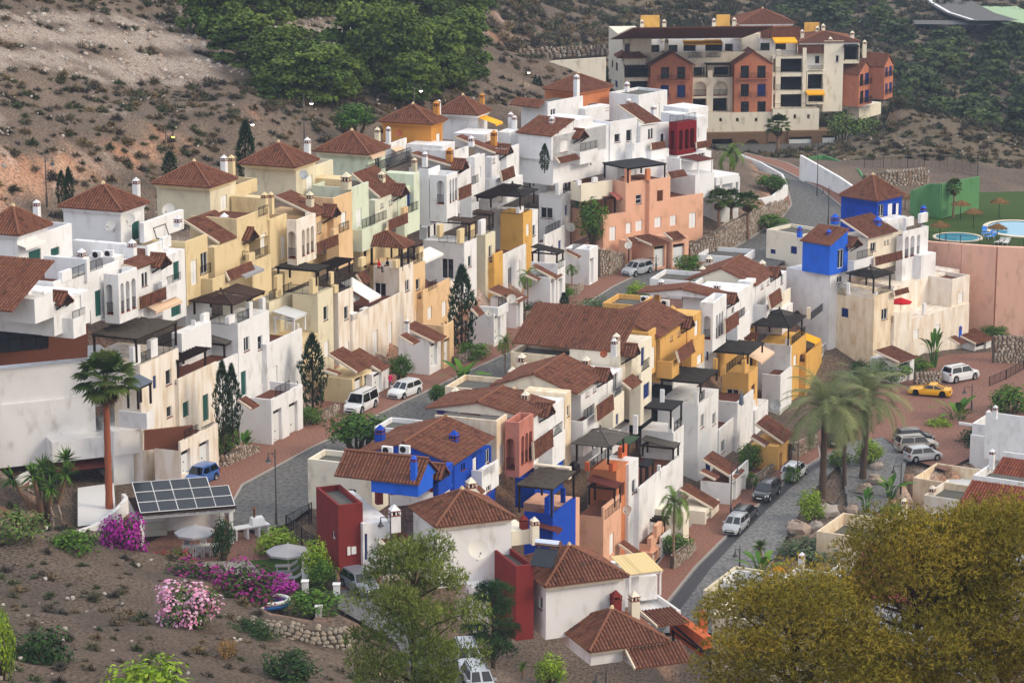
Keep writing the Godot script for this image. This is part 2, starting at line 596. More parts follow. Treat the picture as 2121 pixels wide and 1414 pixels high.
# ---------------------------------------------------------------- roofs of barrel tiles
var pitch:=0.29
func tileface(mb: MB,pts: Array,dull:=0.0) -> void:
	var A: Vector3=pts[0]
	var B: Vector3=pts[1]
	var e:=(B - A).normalized()
	var nn: Vector3=((B - A).cross(pts[2] - A)).normalized()
	if nn.y<0: nn=-nn
	var s:=nn.cross(e).normalized()
	if s.y<0: s=-s
	var q:=[]
	for p in pts:
		q.append(Vector2((p - A).dot(e),(p - A).dot(s)))
	var L: float=q[1].x
	var k:=maxi(1,roundi(L/pitch))
	for i in k:
		var t:=L*(i+0.5)/k
		var top:=0.0
		for j in range(1,q.size()):
			var a: Vector2=q[j]
			var c: Vector2=q[(j+1) % q.size()]
			if absf(c.x - a.x)>1e-5:
				var f:=(t - a.x)/(c.x - a.x)
				if f>=-0.0001 and f<=1.0001:
					top=maxf(top,lerpf(a.y,c.y,f))
		if top<0.1: continue
		var row:=R.randf_range(0.8,1.12)
		var y:=-0.05
		var first:=true
		while y<top - 0.04:
			var y2:=minf(y+0.42,top)
			var r0:=pitch*0.34
			var r1:=r0*0.85
			var base:=A+e*(t+R.randf_range(-0.008,0.008))+s*y
			var base2:=A+e*t+s*y2
			var g:=row*R.randf_range(0.72,1.22)
			var col:=Color(g,g*R.randf_range(0.86,1.06),g*R.randf_range(0.8,1.1))
			if R.randf()<0.05: col=Color(g*0.55,g*0.62,g*0.7)
			var prev0:=Vector3.ZERO
			var prev1:=Vector3.ZERO
			var pn:=Vector3.ZERO
			for m in 5:
				var an:=PI*m/4
				var o:=e*cos(an)+nn*sin(an)
				var p0:=base+o*r0+nn*0.02
				var p1:=base2+o*r1
				if m>0:
					mb.tri3(prev0,p1,p0,pn,o,o,col)
					mb.tri3(prev0,prev1,p1,pn,pn,o,col)
				prev0=p0; prev1=p1; pn=o
			if first:
				var cl:=Color(2.1,2.2,2.2)
				for m in 4:
					var a0:=PI*m/4
					var a1:=PI*(m+1)/4
					mb.tri(base+nn*0.02,base+(e*cos(a0)+nn*sin(a0))*r0+nn*0.02,base+(e*cos(a1)+nn*sin(a1))*r0+nn*0.02,cl)
				first=false
			y=y2

func slab(mb: MB,pts: Array,th:=0.1) -> void:
	var dn:=Vector3(0,-th,0)
	var k:=pts.size()
	var nn: Vector3=(pts[1] - pts[0]).cross(pts[2] - pts[0])
	var P:=pts.duplicate()
	if nn.y<0: P.reverse()
	for i in range(1,k - 1):
		mb.tri(P[0],P[i],P[i+1],Color(0.55,0.5,0.48))
		mb.tri(P[0]+dn,P[i+1]+dn,P[i]+dn,Color(0.8,0.7,0.65))
	for i in k:
		mb.quad(P[i]+dn,P[(i+1) % k]+dn,P[(i+1) % k],P[i],Color(1.5,1.4,1.3))

func hipline(mb: MB,a: Vector3,e: Vector3) -> void:
	var L:=a.distance_to(e)
	var k:=maxi(1,int(L/0.4))
	for i in k:
		var g:=R.randf_range(0.9,1.35)
		var p:=a.lerp(e,float(i)/k)
		var p2:=a.lerp(e,float(i+1)/k)
		mb.tube([p+Vector3(0,0.05,0),p2+Vector3(0,0.07,0)],[0.14,0.11],6,Color(g*1.25,g*1.15,g*0.95),false)

func roofnode(faces: Array,hips: Array,m:="tile") -> void:
	flush()
	var sl:=MB.new()
	var tl:=MB.new()
	for f in faces:
		slab(sl,f)
		tileface(tl,f)
	for h in hips:
		hipline(tl,h[0],h[1])
	var r:=part("roof",sl.mesh(M[m]))
	stuffpart("roof_tiles",tl.mesh(M[m]),r)

# pyramid or hipped roof over an eave rectangle; rx, rz: half length of the ridge
func hp(x0: float,x1: float,z0: float,z1: float,y: float,h: float,m:="tile",wm:="",rx:=0.0,rz:=0.0) -> void:
	var c:=Vector3((x0+x1)/2,y+h,(z0+z1)/2)
	var P:=[Vector3(x0,y,z1),Vector3(x1,y,z1),Vector3(x1,y,z0),Vector3(x0,y,z0)]
	var a:=c - Vector3(rx,0,rz)
	var e:=c+Vector3(rx,0,rz)
	if rx>0:
		roofnode([[P[0],P[1],e,a],[P[1],P[2],e],[P[2],P[3],a,e],[P[3],P[0],a]],[[P[0],a],[P[3],a],[P[1],e],[P[2],e],[a,e]],m)
	elif rz>0:
		roofnode([[P[0],P[1],e],[P[1],P[2],a,e],[P[2],P[3],a],[P[3],P[0],e,a]],[[P[0],e],[P[1],e],[P[2],a],[P[3],a],[a,e]],m)
	else:
		roofnode([[P[0],P[1],c],[P[1],P[2],c],[P[2],P[3],c],[P[3],P[0],c]],[[P[0],c],[P[1],c],[P[2],c],[P[3],c]],m)
		var k:=MB.new()
		k.blob(c+Vector3(0,0.12,0),Vector3(0.2,0.22,0.2),R)
		part("finial",k.mesh(M["cream"]))
	if wm:
		var q:=MB.new()
		q.box(x0+0.18,x1 - 0.18,y - 0.24,y - 0.1,z0+0.18,z1 - 0.18)
		q.box(x0+0.3,x1 - 0.3,y - 0.4,y - 0.24,z0+0.3,z1 - 0.3)
		part("cornice",q.mesh(M[wm]))

# one pitch falling to the street (+z): eave at zf, top at zb
func sh(x0: float,x1: float,zf: float,zb: float,yf: float,yb: float,m:="tile") -> void:
	roofnode([[Vector3(x0,yf,zf),Vector3(x1,yf,zf),Vector3(x1,yb,zb),Vector3(x0,yb,zb)]],[],m)
	verge(Vector3(x0,yf,zf),Vector3(x0,yb,zb))

# one pitch falling along x: eave at xa, top at xb
func sx(xa: float,xb: float,z0: float,z1: float,ya: float,yb: float,m:="tile") -> void:
	roofnode([[Vector3(xa,ya,z0),Vector3(xa,ya,z1),Vector3(xb,yb,z1),Vector3(xb,yb,z0)]],[],m)

func verge(a: Vector3,e: Vector3) -> void:
	var mb:=MB.new()
	mb.beam(a+Vector3(-0.04,-0.02,0),e+Vector3(-0.04,-0.02,0),0.12,0.2)
	part("verge",mb.mesh(M["mortar"]))

# gable: ridge along "x" or "z"
func gb(x0: float,x1: float,z0: float,z1: float,y: float,h: float,ax:="x",m:="tile",wm:="white") -> void:
	var g:=MB.new()
	if ax=="x":
		var zc:=(z0+z1)/2
		var a:=Vector3(x0,y+h,zc)
		var e:=Vector3(x1,y+h,zc)
		roofnode([[Vector3(x0,y,z1),Vector3(x1,y,z1),e,a],[Vector3(x1,y,z0),Vector3(x0,y,z0),a,e]],[[a,e]],m)
		for x in [x0+0.25,x1 - 0.25]:
			g.tri(Vector3(x,y - 0.1,z0+0.2),Vector3(x,y - 0.1,z1 - 0.2),Vector3(x,y+h - 0.15,zc))
	else:
		var xc:=(x0+x1)/2
		var a:=Vector3(xc,y+h,z0)
		var e:=Vector3(xc,y+h,z1)
		roofnode([[Vector3(x0,y,z0),Vector3(x0,y,z1),e,a],[Vector3(x1,y,z1),Vector3(x1,y,z0),a,e]],[[a,e]],m)
		for z in [z0+0.25,z1 - 0.25]:
			g.tri(Vector3(x0+0.2,y - 0.1,z),Vector3(x1 - 0.2,y - 0.1,z),Vector3(xc,y+h - 0.15,z))
	part("gable",g.mesh(M[wm]))

# any roof plane, its eave first
func rf(pts: Array,m:="tile") -> void:
	roofnode([pts],[],m)

# small gabled porch roof on dark timber, its ridge running out to the street
func po(x: float,y: float,z: float,wd:=2.2,dp:=1.5,h:=0.85) -> void:
	gb(x - wd/2,x+wd/2,z - dp,z,y - h,h,"z","tile","timber")
	var mb:=MB.new()
	for s in [-1.0,1.0]:
		mb.beam(Vector3(x+s*wd*0.36,y - h - 0.1,z - 0.1),Vector3(x+s*wd*0.36,y - h - 1.0,z - dp),0.12,0.14)
		mb.beam(Vector3(x+s*wd*0.36,y - h - 0.12,z),Vector3(x+s*wd*0.36,y - h - 0.12,z - dp),0.12,0.14)
	mb.beam(Vector3(x - wd/2,y - h - 0.1,z - 0.1),Vector3(x+wd/2,y - h - 0.1,z - 0.1),0.1,0.14)
	part("bracket",mb.mesh(M["timber"]))

func ch(x: float,z: float,y0: float,y1: float,wd: float,m: String,mc:="") -> void:
	flush()
	var q:=wd/2
	var H:=y1 - y0
	var hc:=wd*0.62
	var ho:=wd*0.55
	var yb:=y1 - hc - ho
	if yb<y0: yb=y0
	var mb:=MB.new()
	mb.box(x - q,x+q,y0,yb,z - q,z+q)
	var body:=part("chimney",mb.mesh(M[m]))
	var r:=MB.new()
	r.box(x - q*1.12,x+q*1.12,yb,yb+0.06,z - q*1.12,z+q*1.12)
	r.box(x - q*1.12,x+q*1.12,yb+ho - 0.06,yb+ho,z - q*1.12,z+q*1.12)
	part("band",r.mesh(M["sill"]),body)
	var o:=MB.new()
	o.box(x - q*0.6,x+q*0.6,yb+0.05,yb+ho - 0.05,z - q*0.6,z+q*0.6)
	part("flue",o.mesh(M["interior"]),body)
	var c:=MB.new()
	var t:=wd*0.13
	for i in [-0.95,-0.07,0.81]:
		for s in [-1.0,1.0]:
			c.box(x+q*i,x+q*i+t,yb+0.06,yb+ho - 0.06,z+s*(q - t/2) - t/2,z+s*(q - t/2)+t/2)
			if absf(i)<0.5:
				c.box(x+s*(q - t/2) - t/2,x+s*(q - t/2)+t/2,yb+0.06,yb+ho - 0.06,z+q*i,z+q*i+t)
	var k:=q*1.05
	var yc:=yb+ho
	var ap:=Vector3(x,y1,z)
	var P:=[Vector3(x - k,yc,z+k),Vector3(x+k,yc,z+k),Vector3(x+k,yc,z - k),Vector3(x - k,yc,z - k)]
	for i in 4:
		c.tri(P[i],P[(i+1) % 4],ap)
	part("cap",c.mesh(M[mc if mc else m]),body)

# pergola: t thatch, s slats, h hipped boards, v boarded lean roof, k dark sheet
func pg(x0: float,x1: float,z0: float,z1: float,y0: float,y1: float,st:="t",m:="timber",fm:="thatch") -> void:
	flush()
	var rt:=Node3D.new()
	rt.name="pergola"
	T.add_child(rt,true)
	var rise:=0.0
	if st=="v": rise=0.5
	for p in [[x0+0.2,z0+0.2],[x1 - 0.2,z0+0.2],[x0+0.2,z1 - 0.2],[x1 - 0.2,z1 - 0.2]]:
		var ps:=MB.new()
		ps.box(p[0] - 0.08,p[0]+0.08,y0,y1 - 0.1,p[1] - 0.08,p[1]+0.08)
		part("post",ps.mesh(M[m]),rt)
	var bm:=MB.new()
	for z in [z0+0.2,z1 - 0.2]:
		bm.box(x0+0.05,x1 - 0.05,y1 - 0.26,y1 - 0.06,z - 0.07,z+0.07)
	for x in [x0+0.2,x1 - 0.2]:
		bm.box(x - 0.065,x+0.065,y1 - 0.24,y1 - 0.08,z0+0.05,z1 - 0.05)
	part("beam",bm.mesh(M[m]),rt)
	var tp:=MB.new()
	match st:
		"t","k":
			var nx:=maxi(2,int((x1 - x0)/0.35))
			var nz:=maxi(2,int((z1 - z0)/0.35))
			var am:=0.06 if st=="t" else 0.0
			var g:=[]
			for i in nx+1:
				var row:=[]
				for j in nz+1:
					row.append(Vector3(lerpf(x0,x1,float(i)/nx),y1+0.05+R.randf_range(-am,am)+0.12*float(j)/nz*-1.0,lerpf(z0,z1,float(j)/nz))+Vector3(R.randf_range(-am,am),0,R.randf_range(-am,am)))
				g.append(row)
			for i in nx:
				for j in nz:
					var v:=R.randf_range(0.65,1.3) if st=="t" else 1.0
					tp.quad(g[i][j+1],g[i+1][j+1],g[i+1][j],g[i][j],Color(v,v,v))
			tp.box(x0+0.03,x1 - 0.03,y1 - 0.09,y1 - 0.02,z0+0.03,z1 - 0.03)
			for i in nx:
				tp.quad(Vector3(g[i][nz].x,y1 - 0.1,z1),Vector3(g[i+1][nz].x,y1 - 0.1,z1),g[i+1][nz],g[i][nz])
			for j in nz:
				tp.quad(Vector3(x0,y1 - 0.1,g[0][j].z),Vector3(x0,y1 - 0.1,g[0][j+1].z),g[0][j+1],g[0][j])
			part("thatch" if st=="t" else "cover",tp.mesh(M[fm]),rt)
		"s":
			var k:=int((x1 - x0)/0.5)
			for i in k+1:
				var sb:=MB.new()
				var x:=lerpf(x0+0.05,x1 - 0.05,float(i)/k)
				sb.box(x - 0.04,x+0.04,y1 - 0.06,y1+0.1,z0 - 0.15,z1+0.25)
				part("slat",sb.mesh(M[m]),rt)
		"h":
			var c:=Vector3((x0+x1)/2,y1+(x1 - x0)*0.2,(z0+z1)/2)
			var P:=[Vector3(x0 - 0.2,y1 - 0.05,z1+0.2),Vector3(x1+0.2,y1 - 0.05,z1+0.2),Vector3(x1+0.2,y1 - 0.05,z0 - 0.2),Vector3(x0 - 0.2,y1 - 0.05,z0 - 0.2)]
			for i in 4:
				var A: Vector3=P[i]
				var B: Vector3=P[(i+1) % 4]
				for j in 12:
					var f0:=j/12.0
					var f1:=(j+1)/12.0
					var v:=R.randf_range(0.75,1.25)
					tp.quad(A.lerp(c,f0) ,B.lerp(c,f0),B.lerp(c,f1) - Vector3(0,0.03,0),A.lerp(c,f1) - Vector3(0,0.03,0),Color(v,v,v))
			for i in 4:
				tp.beam(P[i],c,0.14,0.1,Color(1.1,1.1,1.1))
			tp.box(c.x - 0.08,c.x+0.08,c.y,c.y+0.25,c.z - 0.08,c.z+0.08)
			tp.quad(P[0] - Vector3(0,0.08,0),P[3] - Vector3(0,0.08,0),P[2] - Vector3(0,0.08,0),P[1] - Vector3(0,0.08,0))
			part("boarded_roof",tp.mesh(M[fm]),rt)
		"v":
			var k:=maxi(2,int((x1 - x0)/0.3))
			for i in k:
				var xa:=lerpf(x0,x1,float(i)/k)
				var xb:=lerpf(x0,x1,float(i+1)/k) - 0.02
				var v:=R.randf_range(0.8,1.2)
				tp.hexa([Vector3(xa,y1 - 0.05,z1),Vector3(xb,y1 - 0.05,z1),Vector3(xb,y1,z1),Vector3(xa,y1,z1),Vector3(xa,y1+rise - 0.05,z0),Vector3(xb,y1+rise - 0.05,z0),Vector3(xb,y1+rise,z0),Vector3(xa,y1+rise,z0)],Color(v,v,v))
			part("boarded_roof",tp.mesh(M[fm]),rt)

# cloth awning or sloped sheet from a high back edge to a low front edge
func aw(x0: float,x1: float,zb: float,zf: float,yb: float,yf: float,m: String) -> void:
	flush()
	var mb:=MB.new()
	mb.hexa([Vector3(x0,yf - 0.03,zf),Vector3(x1,yf - 0.03,zf),Vector3(x1,yf,zf),Vector3(x0,yf,zf),Vector3(x0,yb - 0.03,zb),Vector3(x1,yb - 0.03,zb),Vector3(x1,yb,zb),Vector3(x0,yb,zb)])
	mb.box(x0,x1,yf - 0.25,yf - 0.031,zf - 0.02,zf)
	part("awning",mb.mesh(M[m]))

# rows of black solar panels lying on a roof pitch: nx panels of size wd x dp from (x, y, z) downhill
func solar(x: float,z: float,y: float,wd: float,dp: float,slope: float,nx: int,gap: int) -> void:
	flush()
	for i in nx:
		var mb:=MB.new()
		var xa:=x+wd*i+0.02
		var xb:=x+wd*(i+1) - 0.02
		var y1:=y+slope*dp
		mb.hexa([Vector3(xa,y1+0.1,z+dp - 0.02),Vector3(xb,y1+0.1,z+dp - 0.02),Vector3(xb,y1+0.15,z+dp - 0.02),Vector3(xa,y1+0.15,z+dp - 0.02),Vector3(xa,y+0.1,z+0.02),Vector3(xb,y+0.1,z+0.02),Vector3(xb,y+0.15,z+0.02),Vector3(xa,y+0.15,z+0.02)])
		part("solar_panel",mb.mesh(M["solar"]))

# ---------------------------------------------------------------- the ground: a smooth sheet through surveyed heights, level under streets and terraces
var CP:=[]
var PADS:=[]

func cp(x: float,y: float,z: float) -> void:
	CP.append(Vector3(x,y,z))

# a level or evenly sloping patch y = a + s * z; the terrain stays just under it
func pad(pts: Array,a: float,s: float,dip:=0.35) -> void:
	var poly:=PackedVector2Array(pts)
	var big:=Geometry2D.offset_polygon(poly,1.6)
	PADS.append([big[0] if big.size() else poly,a,s,dip])

# a sheet of paving over such a patch, with a kerb face of height k round it
func sheet(called: String,m: String,pts: Array,a: float,s: float,lift: float,k:=0.0) -> void:
	var poly:=PackedVector2Array(pts)
	if Geometry2D.is_polygon_clockwise(poly):
		poly.reverse()
	var ix:=Geometry2D.triangulate_polygon(poly)
	var mb:=MB.new()
	var P:=[]
	for p in poly:
		P.append(Vector3(p.x,a+s*p.y+lift,p.y))
	for i in range(0,ix.size(),3):
		var q:=[P[ix[i]],P[ix[i+1]],P[ix[i+2]]]
		if (q[1] - q[0]).cross(q[2] - q[0]).y<0:
			q.reverse()
		mb.tri(q[0],q[1],q[2])
	var o:=struct(called,mb.mesh(M[m]))
	if k>0:
		var kb:=MB.new()
		for i in P.size():
			var A: Vector3=P[i]
			var B: Vector3=P[(i+1) % P.size()]
			var d:=(B - A).normalized().cross(Vector3.UP)*0.09
			kb.hexa([A - d - Vector3(0,k+0.3,0),B - d - Vector3(0,k+0.3,0),B - d+Vector3(0,0.012,0),A - d+Vector3(0,0.012,0),A+d - Vector3(0,k+0.3,0),B+d - Vector3(0,k+0.3,0),B+d+Vector3(0,0.012,0),A+d+Vector3(0,0.012,0)])
		part("kerb",kb.mesh(M["kerb"]),o)

var WT:=PackedFloat64Array()
var hn:=FastNoiseLite.new()
func solve() -> void:
	var k:=CP.size()
	var A:=[]
	for i in k:
		var row:=PackedFloat64Array()
		row.resize(k+4)
		for j in k:
			row[j]=-sqrt((CP[i].x - CP[j].x) ** 2+(CP[i].z - CP[j].z) ** 2)
		row[i] -= 1.0
		row[k]=1.0; row[k+1]=CP[i].x; row[k+2]=CP[i].z
		row[k+3]=CP[i].y
		A.append(row)
	for q in 3:
		var row:=PackedFloat64Array()
		row.resize(k+4)
		for j in k:
			row[j]=[1.0,CP[j].x,CP[j].z][q]
		A.append(row)
	var nn:=k+3
	for c in nn:
		var best:=c
		for r in range(c+1,nn):
			if absf(A[r][c])>absf(A[best][c]): best=r
		var tmp=A[c]; A[c]=A[best]; A[best]=tmp
		var pc: PackedFloat64Array=A[c]
		for r in range(c+1,nn):
			var pr: PackedFloat64Array=A[r]
			var f:=pr[c]/pc[c]
			if f != 0.0:
				for j in range(c,nn+1):
					pr[j] -= f*pc[j]
				A[r]=pr
	WT.resize(nn)
	for c in range(nn - 1,-1,-1):
		var pc: PackedFloat64Array=A[c]
		var sum:=pc[nn]
		for j in range(c+1,nn):
			sum -= pc[j]*WT[j]
		WT[c]=sum/pc[c]

func raw(x: float,z: float) -> float:
	var k:=CP.size()
	var s:=WT[k]+WT[k+1]*x+WT[k+2]*z
	for j in k:
		var p: Vector3=CP[j]
		s -= WT[j]*sqrt((x - p.x)*(x - p.x)+(z - p.z)*(z - p.z))
	return s

func ground(x: float,z: float) -> float:
	for p in PADS:
		if Geometry2D.is_point_in_polygon(Vector2(x,z),p[0]):
			return p[1]+p[2]*z - p[3]
	return raw(x,z)

func rough(x: float,z: float,h: float) -> float:
	var n1:=hn.get_noise_2d(x*3.0,z*3.0)
	var n2:=hn.get_noise_2d(x*11.0+50.0,z*11.0)
	return n1*0.9+n2*0.35

func terrain() -> void:
	hn.seed=21
	hn.frequency=0.02
	hn.fractal_octaves=3
	build_ground()
	solve()
	var xs:=PackedFloat32Array()
	var zs:=PackedFloat32Array()
	var x:=-700.0
	while x<=700.0:
		xs.append(x)
		x+=1.5 if x>-78 and x<112 else (6.0 if x>-150 and x<200 else 25.0)
	var z:=-20.0
	while z>=-1500.0:
		zs.append(z)
		z -= 1.5 if z<-128 and z>-420 else (4.0 if z>-720 else 20.0)
	var H:=[]
	var C:=[]
	for zz in zs:
		var row:=PackedFloat32Array()
		var fl:=[]
		for xx in xs:
			var h:=0.0
			var onpad:=false
			for p in PADS:
				if Geometry2D.is_point_in_polygon(Vector2(xx,zz),p[0]):
					h=p[1]+p[2]*zz - p[3]
					onpad=true
					break
			if not onpad:
				h=raw(xx,zz)
				h+=rough(xx,zz,h)*(1.0 if hill(xx,zz) else 0.12)
			row.append(h)
			fl.append(onpad)
		H.append(row)
		C.append(fl)
	var v:=PackedVector3Array()
	var n:=PackedVector3Array()
	var c:=PackedColorArray()
	var ix:=PackedInt32Array()
	var nx:=xs.size()
	for j in zs.size():
		for i in nx:
			v.append(Vector3(xs[i],H[j][i],zs[j]))
			var i0:=maxi(i - 1,0); var i1:=mini(i+1,nx - 1); var j0:=maxi(j - 1,0); var j1:=mini(j+1,zs.size() - 1)
			var dx: float=(H[j][i1] - H[j][i0])/maxf(xs[i1] - xs[i0],0.01)
			var dz: float=(H[j1][i] - H[j0][i])/minf(zs[j1] - zs[j0],-0.01)
			n.append(Vector3(-dx,1,-dz).normalized())
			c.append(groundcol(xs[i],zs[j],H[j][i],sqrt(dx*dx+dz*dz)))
	for j in zs.size() - 1:
		for i in nx - 1:
			var a:=j*nx+i
			ix.append_array(PackedInt32Array([a,a+nx,a+1,a+1,a+nx,a+nx+1]))
	var arr:=[]
	arr.resize(Mesh.ARRAY_MAX)
	arr[Mesh.ARRAY_VERTEX]=v
	arr[Mesh.ARRAY_NORMAL]=n
	arr[Mesh.ARRAY_COLOR]=c
	arr[Mesh.ARRAY_INDEX]=ix
	var m:=ArrayMesh.new()
	m.add_surface_from_arrays(Mesh.PRIMITIVE_TRIANGLES,arr)
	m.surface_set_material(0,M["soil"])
	struct("terrain",m)

# open hillside: behind the upper houses, beyond the apartments, and the slope at the bottom left
func hill(x: float,z: float) -> bool:
	var w2:=(x+21.6)*0.927+(z+233.6)*0.375
	return w2<-27.0 or z<-395.0 or (z>-215.0 and x<-9.0)

func groundcol(x: float,z: float,h: float,slope: float) -> Color:
	var g:=hn.get_noise_2d(x*1.7,z*1.7)*0.5+hn.get_noise_2d(x*7.0,z*7.0)*0.5
	var soil:=s2l(0.546,0.479,0.423).lerp(s2l(0.434,0.384,0.345),clampf(g*1.2+0.5,0,1))
	var rock:=s2l(0.849,0.692,0.591).lerp(s2l(0.714,0.524,0.412),clampf(hn.get_noise_2d(x*5.0,z*5.0+90.0)+0.5,0,1))
	rock=rock.lerp(s2l(0.849,0.804,0.77),clampf(hn.get_noise_2d(x*13.0,z*9.0+30.0)*1.6,0,0.8))
	var k:=smoothstep(0.62,0.95,slope+g*0.3)
	var col:=soil.lerp(rock,k)
	# the pale scree tongues on the upper slope
	var s:=hn.get_noise_2d((x+0.62*z)*2.4,7.0)+0.35*hn.get_noise_2d(x*6.0,z*6.0)
	if z<-265.0 and x<-20.0:
		col=col.lerp(s2l(0.759,0.703,0.658),smoothstep(0.12,0.36,s)*0.8)
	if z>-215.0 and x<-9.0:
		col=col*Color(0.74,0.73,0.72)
	if z<-395.0 and x>20.0:
		col=col.lerp(s2l(0.49,0.446,0.356),0.6)
	return col

# ---------------------------------------------------------------- plants
var PR:={}

# a leaf whose front is the side its shading normal points to
func leaf3(mb: MB,a: Vector3,e: Vector3,f: Vector3,nn: Vector3,col: Color) -> void:
	if (e - a).cross(f - a).dot(nn)<0:
		mb.tri3(a,f,e,nn,nn,nn,col)
	else:
		mb.tri3(a,e,f,nn,nn,nn,col)

# n leaf blades of size s spread through a ball, standing off its surface, lit as a soft clump
func puff(mb: MB,o: Vector3,r: Vector3,k: int,s: float,c0: Color,c1: Color,up:=0.35,thin:=0.5) -> void:
	for i in k:
		var d:=Vector3(R.randfn(),R.randfn(),R.randfn()).normalized()
		var q:=pow(R.randf(),0.4)
		var p:=o+d*r*q
		var nn:=(d+Vector3(R.randf_range(-0.6,0.6),up+R.randf_range(-0.4,0.6),R.randf_range(-0.6,0.6))).normalized()
		var t:=nn.cross(Vector3(R.randfn(),R.randfn(),R.randfn())).normalized()
		var b2:=nn.cross(t)
		var e:=s*R.randf_range(0.6,1.3)
		var col:=c0.lerp(c1,R.randf())
		var h:=t*e*0.5
		var w2:=b2*e*0.5*thin
		leaf3(mb,p - h,p+w2,p+h,nn,col)
		leaf3(mb,p - h,p+h,p - w2,nn,col)

# a tuft of needles or narrow leaves fanning out and up from a twig end
func tuft(mb: MB,o: Vector3,dir: Vector3,k: int,ln: float,wd: float,c0: Color,c1: Color,spread:=0.8) -> void:
	for i in k:
		var d:=(dir+Vector3(R.randfn(),R.randfn(),R.randfn())*spread).normalized()
		var s:=d.cross(Vector3(R.randfn(),R.randfn(),R.randfn())).normalized()*wd*0.5
		var l:=ln*R.randf_range(0.6,1.2)
		var nn:=d.cross(s).normalized()
		if nn.y<0: nn=-nn
		nn=(nn+dir*0.6).normalized()
		leaf3(mb,o - s,o+s,o+d*l,nn,c0.lerp(c1,R.randf()))

func proto(base: String,cat: String) -> Node3D:
	var o:=Node3D.new()
	o.name=base
	o.set_meta("base",base)
	o.set_meta("category",cat)
	return o

func limb(mb: MB,a: Vector3,e: Vector3,r0: float,r1: float,col: Color) -> void:
	var m:=a.lerp(e,0.5)+Vector3(R.randf_range(-1,1),R.randf_range(-0.4,0.8),R.randf_range(-1,1))*a.distance_to(e)*0.07
	mb.tube([a,m,e],[r0,(r0+r1)/2,r1],6,col)

# pine of height h and spread w: lobes of needle tufts on limbs, the crown reaching from lo up
func pine(h: float,w2: float,lobes: int,tufts: int,lo: float,c0: Color,c1: Color,ln:=0.45,base:="pine_tree") -> Node3D:
	var o:=proto(base,"tree")
	var tr:=MB.new()
	var cr:=MB.new()
	var bark:=s2l(0.30,0.25,0.22)
	var lean:=Vector3(R.randf_range(-0.04,0.04)*h,0,R.randf_range(-0.04,0.04)*h)
	tr.tube([Vector3(0,-0.6,0),Vector3(0,h*0.4,0)+lean*0.5,Vector3(0,h*0.9,0)+lean],[h*0.024+0.05,h*0.018,0.04],7,bark)
	for i in lobes:
		var f:=(i+0.5)/lobes
		var y:=lerpf(lo,0.97,f)
		var prof:=sin(PI*clampf(0.18+0.74*(y - lo)/(1.0 - lo),0,1))
		var a:=i*2.4+R.randf_range(-0.5,0.5)
		var rad:=w2*0.5*prof*R.randf_range(0.45,0.86)
		var c:=Vector3(cos(a)*rad,y*h,sin(a)*rad)+lean*y
		var st:=Vector3(0,(y - 0.13)*h,0)+lean*y
		limb(tr,st,c,h*0.008+0.02,0.02,bark)
		var lr:=w2*R.randf_range(0.15,0.25)
		var shade:=c0.lerp(c1,R.randf())
		var n2:=int(tufts*R.randf_range(0.7,1.3))
		for k in n2:
			var d:=Vector3(R.randfn(),R.randfn()*0.62,R.randfn()).normalized()
			if d.y<-0.35: d.y *= -0.6
			var p:=c+d*Vector3(lr,lr*0.62,lr)*pow(R.randf(),0.33)
			var v:=shade*R.randf_range(0.78,1.25)
			if ln>0.4:
				puff(cr,p,Vector3(1.1,0.7,1.1)*lr*0.34,9,ln*1.25,v*0.85,v*Color(1.12,1.1,0.9),0.6,0.7)
			else: tuft(cr,p,(d+Vector3(0,0.5,0)).normalized(),5,ln,ln*0.2,v*0.85,v*Color(1.15,1.12,0.9))
	part("trunk",tr.mesh(M["bark"]),o)
	part("crown",cr.mesh(M["leaf"]),o)
	return o

func cypress(h: float,w2: float,c0: Color,c1: Color) -> Node3D:
	var o:=proto("cypress_tree","tree")
	var tr:=MB.new()
	tr.tube([Vector3(0,-0.4,0),Vector3(0,h*0.8,0)],[0.14,0.03],6,s2l(0.3,0.24,0.2))
	var cr:=MB.new()
	for i in int(h*110):
		var f:=pow(R.randf(),0.8)
		var prof:=sin(PI*clampf(0.14+0.86*f,0,1)) ** 0.75*(1.0 if f<0.55 else lerpf(1.0,0.75,(f - 0.55)/0.45))
		var a:=R.randf()*TAU
		var lump:=1.0+0.16*sin(a*3.0+f*17.0)+0.1*sin(a*5.0 - f*31.0)
		var rr:=w2*0.5*prof*R.randf_range(0.72,1.0)*lump
		var p:=Vector3(cos(a)*rr,0.25+f*(h - 0.5),sin(a)*rr)
		tuft(cr,p,Vector3(cos(a)*0.35,1,sin(a)*0.35).normalized(),3,0.42,0.13,c0,c1,0.3)
	part("trunk",tr.mesh(M["bark"]),o)
	part("crown",cr.mesh(M["leaf"]),o)
	return o

